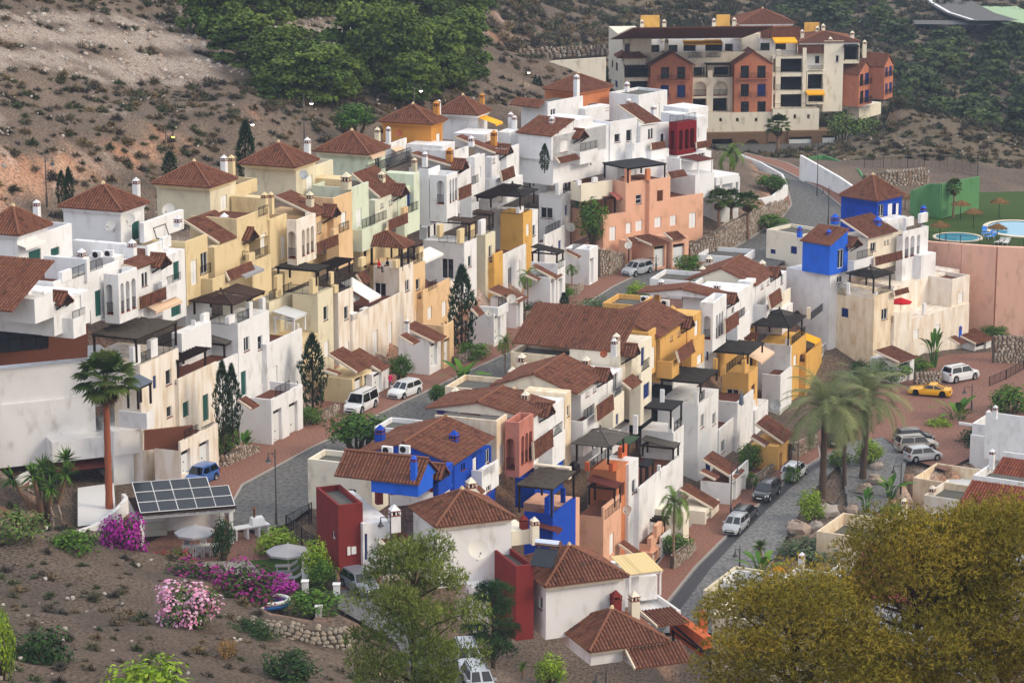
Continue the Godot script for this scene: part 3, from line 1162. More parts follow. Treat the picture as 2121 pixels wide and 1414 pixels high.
# fan palm: trunk, stiff fans and a skirt of hanging dead ones
func fan_palm(h: float,cr_: float,trunk: Color,k:=26) -> Node3D:
	var o:=proto("fan_palm","palm")
	var tr:=MB.new()
	var pts:=[]
	var rad:=[]
	for i in 13:
		var f:=i/12.0
		pts.append(Vector3(sin(f*2.0)*0.02*h,-0.4+f*(h+0.4),0))
		rad.append((0.24 - 0.07*f)*(1.08 if i % 2 else 0.96))
	tr.tube(pts,rad,9,trunk)
	part("trunk",tr.mesh(M["bark"]),o)
	var top: Vector3=pts[12]
	var lf:=MB.new()
	var dead:=MB.new()
	for i in k+14:
		var dry:=i>=k
		var a:=i*2.39996
		var el:=lerpf(1.35,-0.45,float(i)/k) if not dry else R.randf_range(-1.4,-0.9)
		var d:=Vector3(cos(a)*cos(el),sin(el),sin(a)*cos(el))
		var st:=cr_*R.randf_range(0.42,0.55)*(0.6 if dry else 1.0)
		var hub:=top+d*st
		var m: MB=dead if dry else lf
		var c0:=s2l(0.24,0.36,0.13).lerp(s2l(0.36,0.44,0.19),R.randf()) if not dry else s2l(0.42,0.33,0.2)
		m.beam(top,hub,0.04,0.03,c0)
		var side:=d.cross(Vector3.UP).normalized()
		var upv:=side.cross(d).normalized()
		for b2 in 13:
			var t:=(b2 - 6)/6.0*1.25
			var bd:=(d*cos(t)+side*sin(t)).normalized()
			var ln:=cr_*0.55*cos(t*0.5)*(0.7 if dry else 1.0)
			var w2:=side.cross(bd).cross(bd).normalized() if false else bd.cross(upv).normalized()
			var tip:=hub+bd*ln+Vector3(0,-ln*R.randf_range(0.12,0.42),0)
			var mid:=hub+bd*ln*0.6
			var q:=w2*0.075*cr_/1.2
			m.tri(hub,mid - q,mid+q,c0)
			m.tri(mid - q,tip,mid+q,c0*0.92)
	part("fronds",lf.mesh(M["leaf"]),o)
	part("dead_fronds",dead.mesh(M["leaf"]),o)
	return o

# feather palm: arching fronds with rows of leaflets
func feather_palm(h: float,cr_: float,k: int,c0: Color,c1: Color,trunk: Color,droop:=0.75,tr_r:=0.2,base:="date_palm") -> Node3D:
	var o:=proto(base,"palm")
	var tr:=MB.new()
	var pts:=[]
	var rad:=[]
	for i in 13:
		var f:=i/12.0
		pts.append(Vector3(sin(f*2.2)*0.025*h,-0.4+f*(h+0.4),sin(f*1.4)*0.01*h))
		rad.append(tr_r*(1.0 - 0.25*f)*(1.1 if i % 2 else 0.94)*(1.25 if i==12 else 1.0))
	tr.tube(pts,rad,9,trunk)
	part("trunk",tr.mesh(M["bark"]),o)
	var top: Vector3=pts[12]
	var lf:=MB.new()
	for i in k:
		var a:=i*2.39996+R.randf_range(-0.2,0.2)
		var el:=lerpf(1.4,-0.35,pow(float(i)/k,0.9))+R.randf_range(-0.12,0.12)
		var ln:=cr_*R.randf_range(0.85,1.12)
		var hd:=Vector3(cos(a),0,sin(a))
		var col:=c0.lerp(c1,R.randf())
		var p:=top
		var e:=el
		var pv:=p
		var seg:=11
		for s in seg:
			var f:=float(s)/seg
			var d:=hd*cos(e)+Vector3.UP*sin(e)
			p=pv+d*ln/seg
			e -= droop*(0.1+0.12*f)*1.6
			lf.beam(pv,p,0.05*(1 - f)+0.012,0.03,col*0.9)
			if s>0:
				var side:=d.cross(Vector3.UP).normalized()
				var up:=side.cross(d)
				for q in 3:
					var o2:=pv.lerp(p,q/3.0)
					for sg in [-1.0,1.0]:
						var l2:=ln*0.24*sin(PI*clampf(0.12+0.8*(f+q/33.0),0,1))+0.1
						var ld: Vector3=(side*sg+d*0.75+up*R.randf_range(0.05,0.3)).normalized()
						var tip: Vector3=o2+ld*l2+Vector3(0,-l2*0.22,0)
						lf.tri(o2,o2+d*0.085,tip,col*R.randf_range(0.85,1.15))
			pv=p
	part("fronds",lf.mesh(M["leaf"]),o)
	return o

# yucca or dracaena: branching stems under spiky rosettes
func yucca(h: float,heads: int,c0: Color,c1: Color,ln:=0.8) -> Node3D:
	var o:=proto("yucca","plant")
	var tr:=MB.new()
	var lf:=MB.new()
	for i in heads:
		var a:=i*2.4
		var rr:=(0.16+0.2*(i % 3))*h*(0.0 if heads==1 else 0.75)
		var p:=Vector3(cos(a)*rr,h*(0.62+0.36*float((i*7) % heads)/heads),sin(a)*rr)
		tr.tube([Vector3(cos(a)*0.12,-0.3,sin(a)*0.12),Vector3(cos(a)*rr*0.5,p.y*0.45,sin(a)*rr*0.5),p],[0.13,0.1,0.08],6,s2l(0.5,0.4,0.33))
		for k in 46:
			var el:=R.randf_range(-0.7,1.4)
			var b2:=R.randf()*TAU
			var d:=Vector3(cos(b2)*cos(el),sin(el),sin(b2)*cos(el))
			var s:=d.cross(Vector3.UP).normalized()*0.055
			var tip:=p+d*ln*R.randf_range(0.7,1.1)+Vector3(0,-0.12*ln,0)
			var col:=c0.lerp(c1,R.randf())
			lf.tri(p - s,p+s,tip,col)
			lf.tri(p - s*0.2+Vector3(0,0.05,0),p+d*ln*0.4+s,tip,col*1.1)
	part("stem",tr.mesh(M["bark"]),o)
	part("leaves",lf.mesh(M["leaf"]),o)
	return o

# bird of paradise or banana: fans of long paddle leaves
func paddle_plant(h: float,k: int,c0: Color,c1: Color) -> Node3D:
	var o:=proto("banana_plant","plant")
	var st:=MB.new()
	var lf:=MB.new()
	for i in k:
		var a:=i*2.4
		var tilt:=lerpf(0.15,1.0,R.randf())
		var hd:=Vector3(cos(a),0,sin(a))
		var base:=hd*0.2
		var l:=h*R.randf_range(0.5,0.8)
		var p:=base+(Vector3.UP*cos(tilt*0.5)+hd*sin(tilt*0.5))*l*0.65
		st.tube([base - Vector3(0,0.2,0),p],[0.05,0.03],5,c0)
		var d:=(Vector3.UP*cos(tilt)+hd*sin(tilt)).normalized()
		var side:=d.cross(hd+Vector3(0.01,0,0.3)).normalized()
		var pv:=p
		var wv:=0.03
		var col:=c0.lerp(c1,R.randf())
		for s in 5:
			var w2:=h*0.075*sin(PI*(s+1.2)/6.6)
			var q:=pv+d*l*0.14
			lf.quad(pv - side*wv,pv+side*wv,q+side*w2,q - side*w2,col*R.randf_range(0.9,1.1))
			pv=q; wv=w2
			d=(d+Vector3(0,-0.2,0)+hd*0.08).normalized()
		lf.tri(pv - side*wv,pv+side*wv,pv+d*l*0.1,col)
	part("stem",st.mesh(M["leaf"]),o)
	part("leaves",lf.mesh(M["leaf"]),o)
	return o

# shrub or small broadleaf tree of unit width 2 and height 2; flowers sprinkled on top if fl > 0
func shrub(base: String,cat: String,w2: float,h: float,k: int,s: float,c0: Color,c1: Color,stem:=0.0,fl:=0.0,f0:=Color.WHITE,f1:=Color.WHITE) -> Node3D:
	var o:=proto(base,cat)
	var lf:=MB.new()
	var tw:=MB.new()
	var n2:=9
	for i in n2:
		var a:=i*2.4
		var f:=(i+0.5)/n2
		var rr:=w2*0.3*sqrt(1.0 - (f - 0.4) ** 2)*(0.4 if i==n2 - 1 else 1.0)
		var c:=Vector3(cos(a)*rr,stem+(h - stem)*(0.22+0.55*f),sin(a)*rr)
		limb(tw,Vector3(cos(a)*0.06,-0.25,sin(a)*0.06),c,0.05+0.012*h,0.02,s2l(0.33,0.27,0.22))
		var tone:=R.randf_range(0.8,1.2)
		puff(lf,c,Vector3(w2*0.26,(h - stem)*0.24,w2*0.26)*R.randf_range(0.8,1.2),k/n2,s,c0*tone,c1*tone)
	part("stem",tw.mesh(M["bark"]),o)
	part("leaves",lf.mesh(M["leaf"]),o)
	if fl>0:
		var fm:=MB.new()
		for i in n2:
			var a:=i*2.4+0.4
			var f:=(i+0.5)/n2
			var rr:=w2*0.34*sqrt(1.0 - (f - 0.4) ** 2)
			var c:=Vector3(cos(a)*rr,stem+(h - stem)*(0.26+0.58*f),sin(a)*rr)
			puff(fm,c,Vector3(w2*0.26,(h - stem)*0.24,w2*0.26),int(k/n2*fl),s*0.8,f0,f1,0.5,0.8)
		part("flowers",fm.mesh(M["leaf"]),o)
	return o

func keep(key: String,o: Node3D) -> void:
	PR[key]=o

func plant_kinds() -> void:
	R.seed=41
	var lm:=mat("leaf",Color(0.85,0.83,0.84),0.85)
	lm.backlight_enabled=true
	lm.backlight=Color(0.2,0.21,0.09)
	mat("bark",Color.WHITE,1.0)
	var pg0:=s2l(0.314,0.424,0.192)
	var pg1:=s2l(0.473,0.576,0.259)
	keep("pine_a",pine(12,9.5,30,46,0.2,pg0,pg1))
	keep("pine_b",pine(12,8.5,28,46,0.12,pg0*0.9,pg1*0.92))
	keep("pine_c",pine(12,10.5,32,44,0.25,pg0*0.8,pg1*0.8))
	keep("pine_near",pine(9,8.0,34,300,0.08,s2l(0.363,0.466,0.222),s2l(0.564,0.637,0.32),0.26))
	keep("gold",pine(11,10,46,420,0.3,s2l(0.503,0.503,0.186),s2l(0.723,0.649,0.259),0.24))
	keep("pine_dark",pine(7,4.6,22,190,0.22,s2l(0.161,0.283,0.174),s2l(0.259,0.405,0.222),0.24))
	keep("forest",pine(8,7,18,22,0.06,s2l(0.283,0.369,0.235),s2l(0.43,0.503,0.283),0.7,"forest_tree"))
	keep("forest_b",pine(8,8,16,22,0.02,s2l(0.247,0.32,0.222),s2l(0.357,0.43,0.259),0.7,"forest_tree"))
	keep("cypress",cypress(7,1.9,s2l(0.149,0.259,0.155),s2l(0.259,0.381,0.222)))
	keep("cypress_b",cypress(7,2.3,s2l(0.174,0.283,0.186),s2l(0.296,0.405,0.259)))
	keep("fan",fan_palm(9,2.3,s2l(0.588,0.344,0.247)))
	keep("fan_grey",fan_palm(5,1.9,s2l(0.527,0.43,0.357),22))
	keep("date",feather_palm(7,4.4,46,s2l(0.442,0.515,0.344),s2l(0.649,0.686,0.454),s2l(0.344,0.283,0.247),0.6,0.33))
	keep("queen",feather_palm(5.5,2.6,18,s2l(0.32,0.466,0.186),s2l(0.479,0.601,0.259),s2l(0.564,0.479,0.405),0.9,0.15,"queen_palm"))
	keep("yucca",yucca(3.4,8,s2l(0.21,0.369,0.137),s2l(0.418,0.576,0.21)))
	keep("yucca_small",yucca(1.5,1,s2l(0.259,0.418,0.161),s2l(0.442,0.564,0.235),0.75))
	keep("paddle",paddle_plant(2.6,14,s2l(0.259,0.454,0.161),s2l(0.454,0.625,0.235)))
	keep("green",shrub("green_shrub","shrub",2,2,1500,0.17,s2l(0.222,0.381,0.125),s2l(0.454,0.625,0.222)))
	keep("lime",shrub("bright_shrub","shrub",2,2,1500,0.17,s2l(0.381,0.54,0.137),s2l(0.674,0.796,0.259)))
	keep("dark",shrub("dark_shrub","shrub",2,2,1500,0.17,s2l(0.137,0.235,0.125),s2l(0.271,0.393,0.198)))
	keep("olive",shrub("olive_tree","tree",2,2,1700,0.15,s2l(0.32,0.418,0.283),s2l(0.503,0.576,0.418)))
	keep("tree",shrub("small_tree","tree",2,2.6,1700,0.19,s2l(0.198,0.332,0.137),s2l(0.381,0.54,0.21),0.7))
	keep("loose",shrub("loose_tree","tree",2,2.6,700,0.19,s2l(0.32,0.442,0.21),s2l(0.527,0.625,0.332),0.9))
	keep("magenta",shrub("bougainvillea","shrub",2,2,1200,0.17,s2l(0.259,0.357,0.161),s2l(0.418,0.503,0.222),0.0,1.9,s2l(0.527,0.0882,0.503),s2l(0.82,0.259,0.747)))
	keep("purple_hedge",shrub("flowering_hedge","hedge",2,2,1500,0.17,s2l(0.174,0.259,0.125),s2l(0.32,0.418,0.174),0.0,0.5,s2l(0.503,0.137,0.454),s2l(0.723,0.259,0.576)))
	keep("red_hedge",shrub("flowering_hedge","hedge",2,2,1500,0.17,s2l(0.259,0.344,0.149),s2l(0.418,0.503,0.21),0.0,0.45,s2l(0.625,0.32,0.259),s2l(0.747,0.259,0.32)))
	keep("oleander",shrub("oleander","shrub",2,2,1500,0.16,s2l(0.259,0.405,0.186),s2l(0.479,0.601,0.308),0.35,1.0,s2l(1,0.601,0.771),s2l(1,0.869,0.967)))
	keep("dry",shrub("dry_bush","shrub",2,1.6,900,0.14,s2l(0.454,0.418,0.357),s2l(0.625,0.576,0.479)))
	keep("tan",shrub("dry_bush","shrub",2,1.8,1200,0.13,s2l(0.625,0.479,0.259),s2l(0.771,0.625,0.381)))

func put(key: String,label: String,group: String,x: float,y: float,z: float,turn: float,sx_: float,sy: float) -> void:
	dup(PR[key],Vector3(x,y,z),turn,Vector3(sx_,sy,sx_),label,group)

func ft(k: int,x: float,y: float,z: float,turn: float,a: float,e: float) -> void:
	put("forest_b" if k==1 else "forest","dark green pine or oak in the wooded valley behind the apartment building","trees of the wooded valley behind the apartments",x,y,z,turn,a,e)

# low scrub and stones too many to count, strewn over the open slopes
func scatter(called: String,m: Mesh,spots: Array) -> void:
	var mm:=MultiMesh.new()
	mm.transform_format=MultiMesh.TRANSFORM_3D
	mm.use_colors=true
	mm.mesh=m
	mm.instance_count=spots.size()
	for i in spots.size():
		mm.set_instance_transform(i,spots[i][0])
		mm.set_instance_color(i,spots[i][1])
	var o:=MultiMeshInstance3D.new()
	o.multimesh=mm
	o.name=numbered(called)
	add_child(o)
	o.set_meta("kind","stuff")

func strew() -> void:
	R.seed=77
	var bush:=[]
	for v in 3:
		var mb:=MB.new()
		for i in 46:
			var d:=Vector3(R.randfn(),absf(R.randfn())*0.8+0.1,R.randfn()).normalized()
			tuft(mb,d*R.randf_range(0.15,0.6),d,4,0.55,0.11,Color(0.8,0.8,0.8),Color(1.15,1.15,1.15),0.55)
		bush.append(mb.mesh(M["leaf"]))
	var st:=MB.new()
	st.blob(Vector3.ZERO,Vector3(0.5,0.34,0.45),R,Color.WHITE,0.3,6)
	var stone:=st.mesh(M["bark"])
	var tones:=[s2l(0.466,0.436,0.369),s2l(0.418,0.43,0.32),s2l(0.369,0.418,0.271),s2l(0.527,0.473,0.369),s2l(0.344,0.332,0.296),s2l(0.588,0.527,0.381)]
	var sp:=[[],[],[]]
	var ss:=[]
	var zones:=[[-150.0,-5.0,-262.0,-430.0,9000],[-40.0,40.0,-330.0,-560.0,3000],[20.0,120.0,-395.0,-470.0,3500],[-70.0,-9.0,-132.0,-207.0,900],[30.0,180.0,-470.0,-760.0,6500],[-20.0,40.0,-440.0,-760.0,500]]
	for zn in zones:
		for i in zn[4]:
			var x:=R.randf_range(zn[0],zn[1])
			var z:=R.randf_range(zn[3],zn[2])
			if not hill(x,z): continue
			var onpad:=false
			for p in PADS:
				if Geometry2D.is_point_in_polygon(Vector2(x,z),p[0]): onpad=true
			if onpad: continue
			var g0:=raw(x,z)
			var h:=g0+rough(x,z,g0)
			var sl:=absf(raw(x+1.0,z) - g0)+absf(raw(x,z+1.0) - g0)
			var s:=hn.get_noise_2d((x+0.62*z)*2.4,7.0)
			var scree: bool=z<-265.0 and x<-20.0 and s>0.16
			if scree or sl>1.5:
				if R.randf()<0.85:
					var e:=R.randf_range(0.25,0.9)
					ss.append([Transform3D(Basis.from_euler(Vector3(R.randf(),R.randf()*6.0,R.randf())).scaled(Vector3(e,e,e)),Vector3(x,h+0.05,z)),s2l(0.64,0.56,0.5).lerp(s2l(0.76,0.73,0.7),R.randf())*R.randf_range(0.7,1.1)])
				continue
			var far:=z<-430.0
			var e:=R.randf_range(0.35,1.15)*(1.9 if far else 1.0)
			if z>-215.0: e *= 0.7
			var c: Color=tones[R.randi() % tones.size()]*R.randf_range(0.75,1.2)
			if far and x>30.0: c=c.lerp(s2l(0.2,0.25,0.16),0.6)
			sp[R.randi() % 3].append([Transform3D(Basis.from_euler(Vector3(0,R.randf()*6.3,0)).scaled(Vector3(e,e*R.randf_range(0.6,1.1),e)),Vector3(x,h - 0.08,z)),c])
			if R.randf()<0.3:
				var e2:=R.randf_range(0.12,0.4)
				ss.append([Transform3D(Basis.from_euler(Vector3(R.randf(),R.randf()*6.0,R.randf())).scaled(Vector3(e2,e2,e2)),Vector3(x+R.randf_range(-2,2),h+0.03,z+R.randf_range(-0.5,0.5))),s2l(0.6,0.55,0.5).lerp(s2l(0.78,0.76,0.73),R.randf())])
	for k in 3:
		scatter("hillside_scrub",bush[k],sp[k])
	scatter("loose_stones",stone,ss)

# ---------------------------------------------------------------- cars: lofted body and cabin, panes, wheels, lamps; forward is +x
func lerpt(tab: Array,x: float) -> float:
	for i in tab.size() - 1:
		if x<=tab[i+1].x:
			var f:=clampf((x - tab[i].x)/maxf(tab[i+1].x - tab[i].x,0.0001),0,1)
			return lerpf(tab[i].y,tab[i+1].y,f)
	return tab[-1].y

func loft(mb: MB,rings: Array) -> void:
	for i in rings.size() - 1:
		var a: Array=rings[i]
		var e: Array=rings[i+1]
		for k in a.size() - 1:
			mb.quad(a[k],a[k+1],e[k+1],e[k])
	for s in [0,rings.size() - 1]:
		var q: Array=rings[s]
		for k in range(1,q.size() - 1):
			if s==0: mb.tri(q[0],q[k+1],q[k])
			else: mb.tri(q[0],q[k],q[k+1])

# kind: hatch, suv, van, wagon, coupe
func car(called: String,label: String,cat: String,kind: String,paint: String,x: float,y: float,z: float,yaw: float,L:=4.1,W:=1.76,H:=1.5) -> Node3D:
	N(called,label,cat,"",x,y,z,yaw)
	var h2:=L/2
	var hb:=H*0.61
	var hf:=H*0.47
	var xc:=h2 - L*0.235          # foot of the windscreen
	var r1:=xc - L*0.16
	var r2:=-h2+L*0.12
	var xt:=-h2+L*0.025
	var tl:=hb
	match kind:
		"suv":
			r2=-h2+L*0.09; hf=H*0.53; xc=h2 - L*0.25; r1=xc - L*0.13
		"wagon":
			r2=-h2+L*0.11
		"van":
			xc=h2 - L*0.2; r1=xc - L*0.13; r2=-h2+0.12; xt=-h2+0.04; hf=H*0.45; hb=H*0.52; tl=hb
		"coupe":
			hb=H*0.64; xc=h2 - L*0.34; r1=xc - L*0.15; r2=-h2+L*0.36; xt=-h2+L*0.13; hf=H*0.52; tl=H*0.66
	var top:=[Vector2(-h2,tl*0.7),Vector2(-h2+0.06,tl*0.97),Vector2(xt,tl),Vector2(xc,hb),Vector2(xc+L*0.1,lerpf(hb,hf,0.35)+0.02),Vector2(h2 - 0.22,hf+0.02),Vector2(h2 - 0.05,hf*0.8),Vector2(h2,hf*0.55)]
	var wid:=[Vector2(-h2,0.80),Vector2(-h2+0.2,0.95),Vector2(-L*0.2,1.0),Vector2(L*0.25,1.0),Vector2(h2 - 0.35,0.95),Vector2(h2,0.74)]
	var body:=MB.new()
	var rings:=[]
	var axf:=h2 - L*0.19
	var axr:=-h2+L*0.19
	var wr:=H*0.215 if kind != "coupe" else H*0.26
	var sts:=[-h2,-h2+0.06,-h2+0.2,axr - wr*1.15,axr - wr*0.7,axr,axr+wr*0.7,axr+wr*1.15,0.0,axf - wr*1.15,axf - wr*0.7,axf,axf+wr*0.7,axf+wr*1.15,h2 - 0.22,h2 - 0.05,h2]
	sts.sort()
	for s in sts:
		var w2: float=W/2*lerpt(wid,s)
		var t: float=lerpt(top,s)
		var lo:=0.2
		for ax in [axf,axr]:
			var d:=absf(s - ax)/(wr*1.15)
			if d<1.0: lo=maxf(lo,wr+sqrt(1.0 - d*d)*wr*1.1)
		lo=minf(lo,t - 0.06)
		rings.append([Vector3(s,lo,-w2*0.93),Vector3(s,lerpf(lo,t,0.45),-w2),Vector3(s,t - 0.05,-w2*0.95),Vector3(s,t,-w2*0.8),Vector3(s,t+0.02,0),Vector3(s,t,w2*0.8),Vector3(s,t - 0.05,w2*0.95),Vector3(s,lerpf(lo,t,0.45),w2),Vector3(s,lo,w2*0.93),Vector3(s,lo,-w2*0.93)])
	loft(body,rings)
	var under:=MB.new()
	under.box(-h2+0.3,h2 - 0.3,0.17,0.42,-W*0.36,W*0.36)
	part("body",body.mesh(M[paint]))
	part("underside",under.mesh(M["black"]))
	# cabin
	var wb:=W/2*0.93
	var wt:=W/2*0.74
	var cb:=MB.new()
	var cr:=[[xt,hb - 0.03,wb],[r2,H - 0.03,wt],[lerpf(r2,r1,0.5),H,wt*1.02],[r1,H - 0.03,wt],[xc,hb - 0.03,wb]]
	var rg:=[]
	for c in cr:
		rg.append([Vector3(c[0],hb - 0.06,-wb),Vector3(c[0],c[1],-c[2]),Vector3(c[0],c[1]+0.02,0),Vector3(c[0],c[1],c[2]),Vector3(c[0],hb - 0.06,wb)])
	loft(cb,rg)
	part("cabin",cb.mesh(M[paint]))
	var wn:=func(nm: String,P: Array) -> void:
		var m:=MB.new()
		var nn: Vector3=(P[1] - P[0]).cross(P[2] - P[0]).normalized()*0.014
		m.quad(P[0]+nn,P[1]+nn,P[2]+nn,P[3]+nn)
		part(nm,m.mesh(M["car_glass"]))
	var fr:=func(a: Array,e: Array,t: float,sg: float,u: float) -> Vector3:
		return Vector3(lerpf(a[0],e[0],t),lerpf(a[1],e[1],t),sg*lerpf(a[2],e[2],t)*u)
	var A: Array=cr[4]; var B: Array=cr[3]; var C: Array=cr[1]; var D: Array=cr[0]
	wn.call("windscreen",[fr.call(A,B,0.08,1.0,0.9),fr.call(A,B,0.08,-1.0,0.9),fr.call(A,B,0.93,-1.0,0.88),fr.call(A,B,0.93,1.0,0.88)])
	wn.call("rear_window",[fr.call(D,C,0.15,-1.0,0.86),fr.call(D,C,0.15,1.0,0.86),fr.call(D,C,0.9,1.0,0.84),fr.call(D,C,0.9,-1.0,0.84)])
	var y0:=hb+0.02
	var y1:=H - 0.11
	var ft:=(y1 - hb+0.03)/(H - 0.03 - hb+0.03)
	var zt:=lerpf(wb,wt,ft)
	var xm:=lerpf(xt,xc,0.5)
	var xf0:=lerpf(A[0],B[0],0.05) - 0.08
	var xf1:=lerpf(A[0],B[0],ft) - 0.06
	var xr0:=lerpf(D[0],C[0],0.05)+0.14
	var xr1:=lerpf(D[0],C[0],ft)+0.12
	for sg in [1.0,-1.0]:
		var P1:=[Vector3(xm+0.05,y0,sg*wb),Vector3(xf0,y0,sg*wb),Vector3(xf1,y1,sg*zt),Vector3(xm+0.05,y1,sg*zt)]
		var P2:=[Vector3(xr0,y0,sg*wb),Vector3(xm - 0.05,y0,sg*wb),Vector3(xm - 0.05,y1,sg*zt),Vector3(xr1,y1,sg*zt)]
		if sg<0:
			P1.reverse(); P2.reverse()
		wn.call("side_window",P1)
		wn.call("side_window",P2)
		var mi:=MB.new()
		mi.box(xc - 0.28,xc - 0.1,hb+0.02,hb+0.15,sg*(W/2+0.04) - 0.1,sg*(W/2+0.04)+0.1)
		part("mirror",mi.mesh(M[paint]))
		var hl:=MB.new()
		hl.hexa([Vector3(h2 - 0.34,hf*0.72,sg*W*0.455 - 0.02),Vector3(h2 - 0.03,hf*0.68,sg*W*0.3),Vector3(h2 - 0.1,hf*0.92,sg*W*0.3),Vector3(h2 - 0.36,hf*0.97,sg*W*0.455 - 0.02),Vector3(h2 - 0.34,hf*0.72,sg*W*0.47),Vector3(h2+0.0,hf*0.68,sg*W*0.33),Vector3(h2 - 0.06,hf*0.94,sg*W*0.33),Vector3(h2 - 0.36,hf*0.99,sg*W*0.47)])
		part("headlight",hl.mesh(M["lamp_clear"]))
		var tlm:=MB.new()
		var ty:=hb*0.72 if kind != "suv" and kind != "wagon" else hb*0.85
		tlm.box(-h2 - 0.005,-h2+0.2,ty,ty+0.17,sg*W*0.40 - 0.1,sg*W*0.40+0.08)
		part("tail_light",tlm.mesh(M["lamp_red"]))
		for ax in [axf,axr]:
			var o:=Node3D.new()
			o.name="wheel"
			T.add_child(o,true)
			o.position=Vector3(ax,wr,sg*(W/2 - 0.12))
			o.rotation.x=PI/2*sg
			var ty2:=MB.new()
			ty2.lathe([Vector2(wr*0.62,-0.1),Vector2(wr*0.95,-0.1),Vector2(wr,-0.06),Vector2(wr,0.06),Vector2(wr*0.95,0.1),Vector2(wr*0.62,0.1)],18)
			part("tyre",ty2.mesh(M["rubber"]),o)
			var rm:=MB.new()
			rm.lathe([Vector2(wr*0.64,0.085),Vector2(wr*0.55,0.06),Vector2(0.0,0.075)],14)
			part("rim",rm.mesh(M["rim" if paint != "paint_yellow" else "black"]),o)
	var gr:=MB.new()
	gr.box(h2 - 0.06,h2+0.012,0.26,0.42,-W*0.3,W*0.3)
	gr.box(h2 - 0.08,h2+0.004,hf*0.7,hf*0.82,-W*0.2,W*0.2)
	part("grille",gr.mesh(M["black"]))
	for s in [1.0,-1.0]:
		var pl2:=MB.new()
		var px:=h2+0.013 if s>0 else -h2 - 0.012
		pl2.box(px - 0.006,px+0.006,0.43,0.54,-0.26,0.26)
		part("number_plate",pl2.mesh(M["white_paint"]))
	if kind=="suv" or kind=="wagon" or kind=="van":
		for sg in [1.0,-1.0]:
			var rr:=MB.new()
			rr.beam(Vector3(r1 - 0.1,H+0.04,sg*wt*0.88),Vector3(r2+0.1,H+0.04,sg*wt*0.88),0.05,0.05)
			part("roof_rail",rr.mesh(M["black"]))
	return T

func car_paints() -> void:
	for p in [["paint_blue",Color(0.20,0.38,0.66)],["paint_white",Color(0.88,0.89,0.9)],["paint_silver",Color(0.66,0.68,0.71)],["paint_grey",Color(0.42,0.44,0.48)],["paint_black",Color(0.10,0.11,0.12)],["paint_yellow",Color(0.95,0.70,0.03)],["paint_taupe",Color(0.60,0.585,0.555)],["paint_navy",Color(0.09,0.12,0.17)]]:
		var m:=mat(p[0],p[1],0.32)
		m.clearcoat_enabled=true
		m.clearcoat=0.8
		m.clearcoat_roughness=0.08
		m.metallic_specular=0.5
	var g:=mat("car_glass",Color(0.06,0.07,0.08),0.06)
	g.metallic_specular=0.6
	mat("lamp_clear",Color(0.82,0.84,0.86),0.12)
	mat("lamp_red",Color(0.55,0.05,0.05),0.2)
	mat("rubber",Color(0.06,0.06,0.06),0.9)
	mat("rim",Color(0.62,0.63,0.65),0.35,null,Vector3.ONE,0.7)

# ---------------------------------------------------------------- street and terrace furniture
func dish(label: String,m: String,x: float,y: float,z: float,yaw: float,r: float) -> void:
	N("satellite_dish",label,"satellite dish","",x,y,z,yaw)
	var mb:=MB.new()
	var pr:=[]
	for i in 7:
		var f:=i/6.0
		pr.append(Vector2(r*f,r*0.22*f*f))
	var d:=MB.new()
	d.lathe(pr,20)
	var pr2:=[]
	for q in pr:
		pr2.append(q+Vector2(0,-0.02))
	pr2.reverse()
	d.lathe(pr2,20)
	var t:=Transform3D(Basis(Vector3(0,0,1),deg_to_rad(-62.0)),Vector3.ZERO)
	mb.add(d,t)
	part("reflector",mb.mesh(M[m]))
	var ar:=MB.new()
	ar.beam(Vector3(0.1,-r*0.9,0),Vector3(r*1.0,-r*0.05,0),0.03,0.03)
	ar.box(r*1.0 - 0.06,r*1.0+0.06,-r*0.05 - 0.06,-r*0.05+0.06,-0.05,0.05)
	part("feed_arm",ar.mesh(M["metal"]))
	var ps:=MB.new()
	ps.beam(Vector3(-0.06,0,0),Vector3(-0.45,-0.15,0),0.06,0.06)
	ps.beam(Vector3(-0.3,-0.1,0),Vector3(-0.3,-r*1.25,0),0.06,0.06)
	part("mount",ps.mesh(M["metal"]))

func aircon(label: String,x: float,y: float,z: float,yaw: float) -> void:
	N("air_conditioner",label,"air conditioner","",x,y,z,yaw)
	var mb:=MB.new()
	mb.box(-0.45,0.45,0.05,0.72,-0.16,0.16)
	part("casing",mb.mesh(M["white_paint"]))
	var f:=MB.new()
	var g:=MB.new()
	g.lathe([Vector2(0.27,0.0),Vector2(0.25,0.03),Vector2(0.08,0.025),Vector2(0.0,0.03)],16)
	f.add(g,Transform3D(Basis(Vector3.RIGHT,PI/2),Vector3(-0.1,0.39,0.16)))
	part("fan_grille",f.mesh(M["louvre"]))
	var l:=MB.new()
	l.box(-0.4,-0.3,0,0.05,-0.16,0.16); l.box(0.3,0.4,0,0.05,-0.16,0.16)
	part("foot",l.mesh(M["black"]))

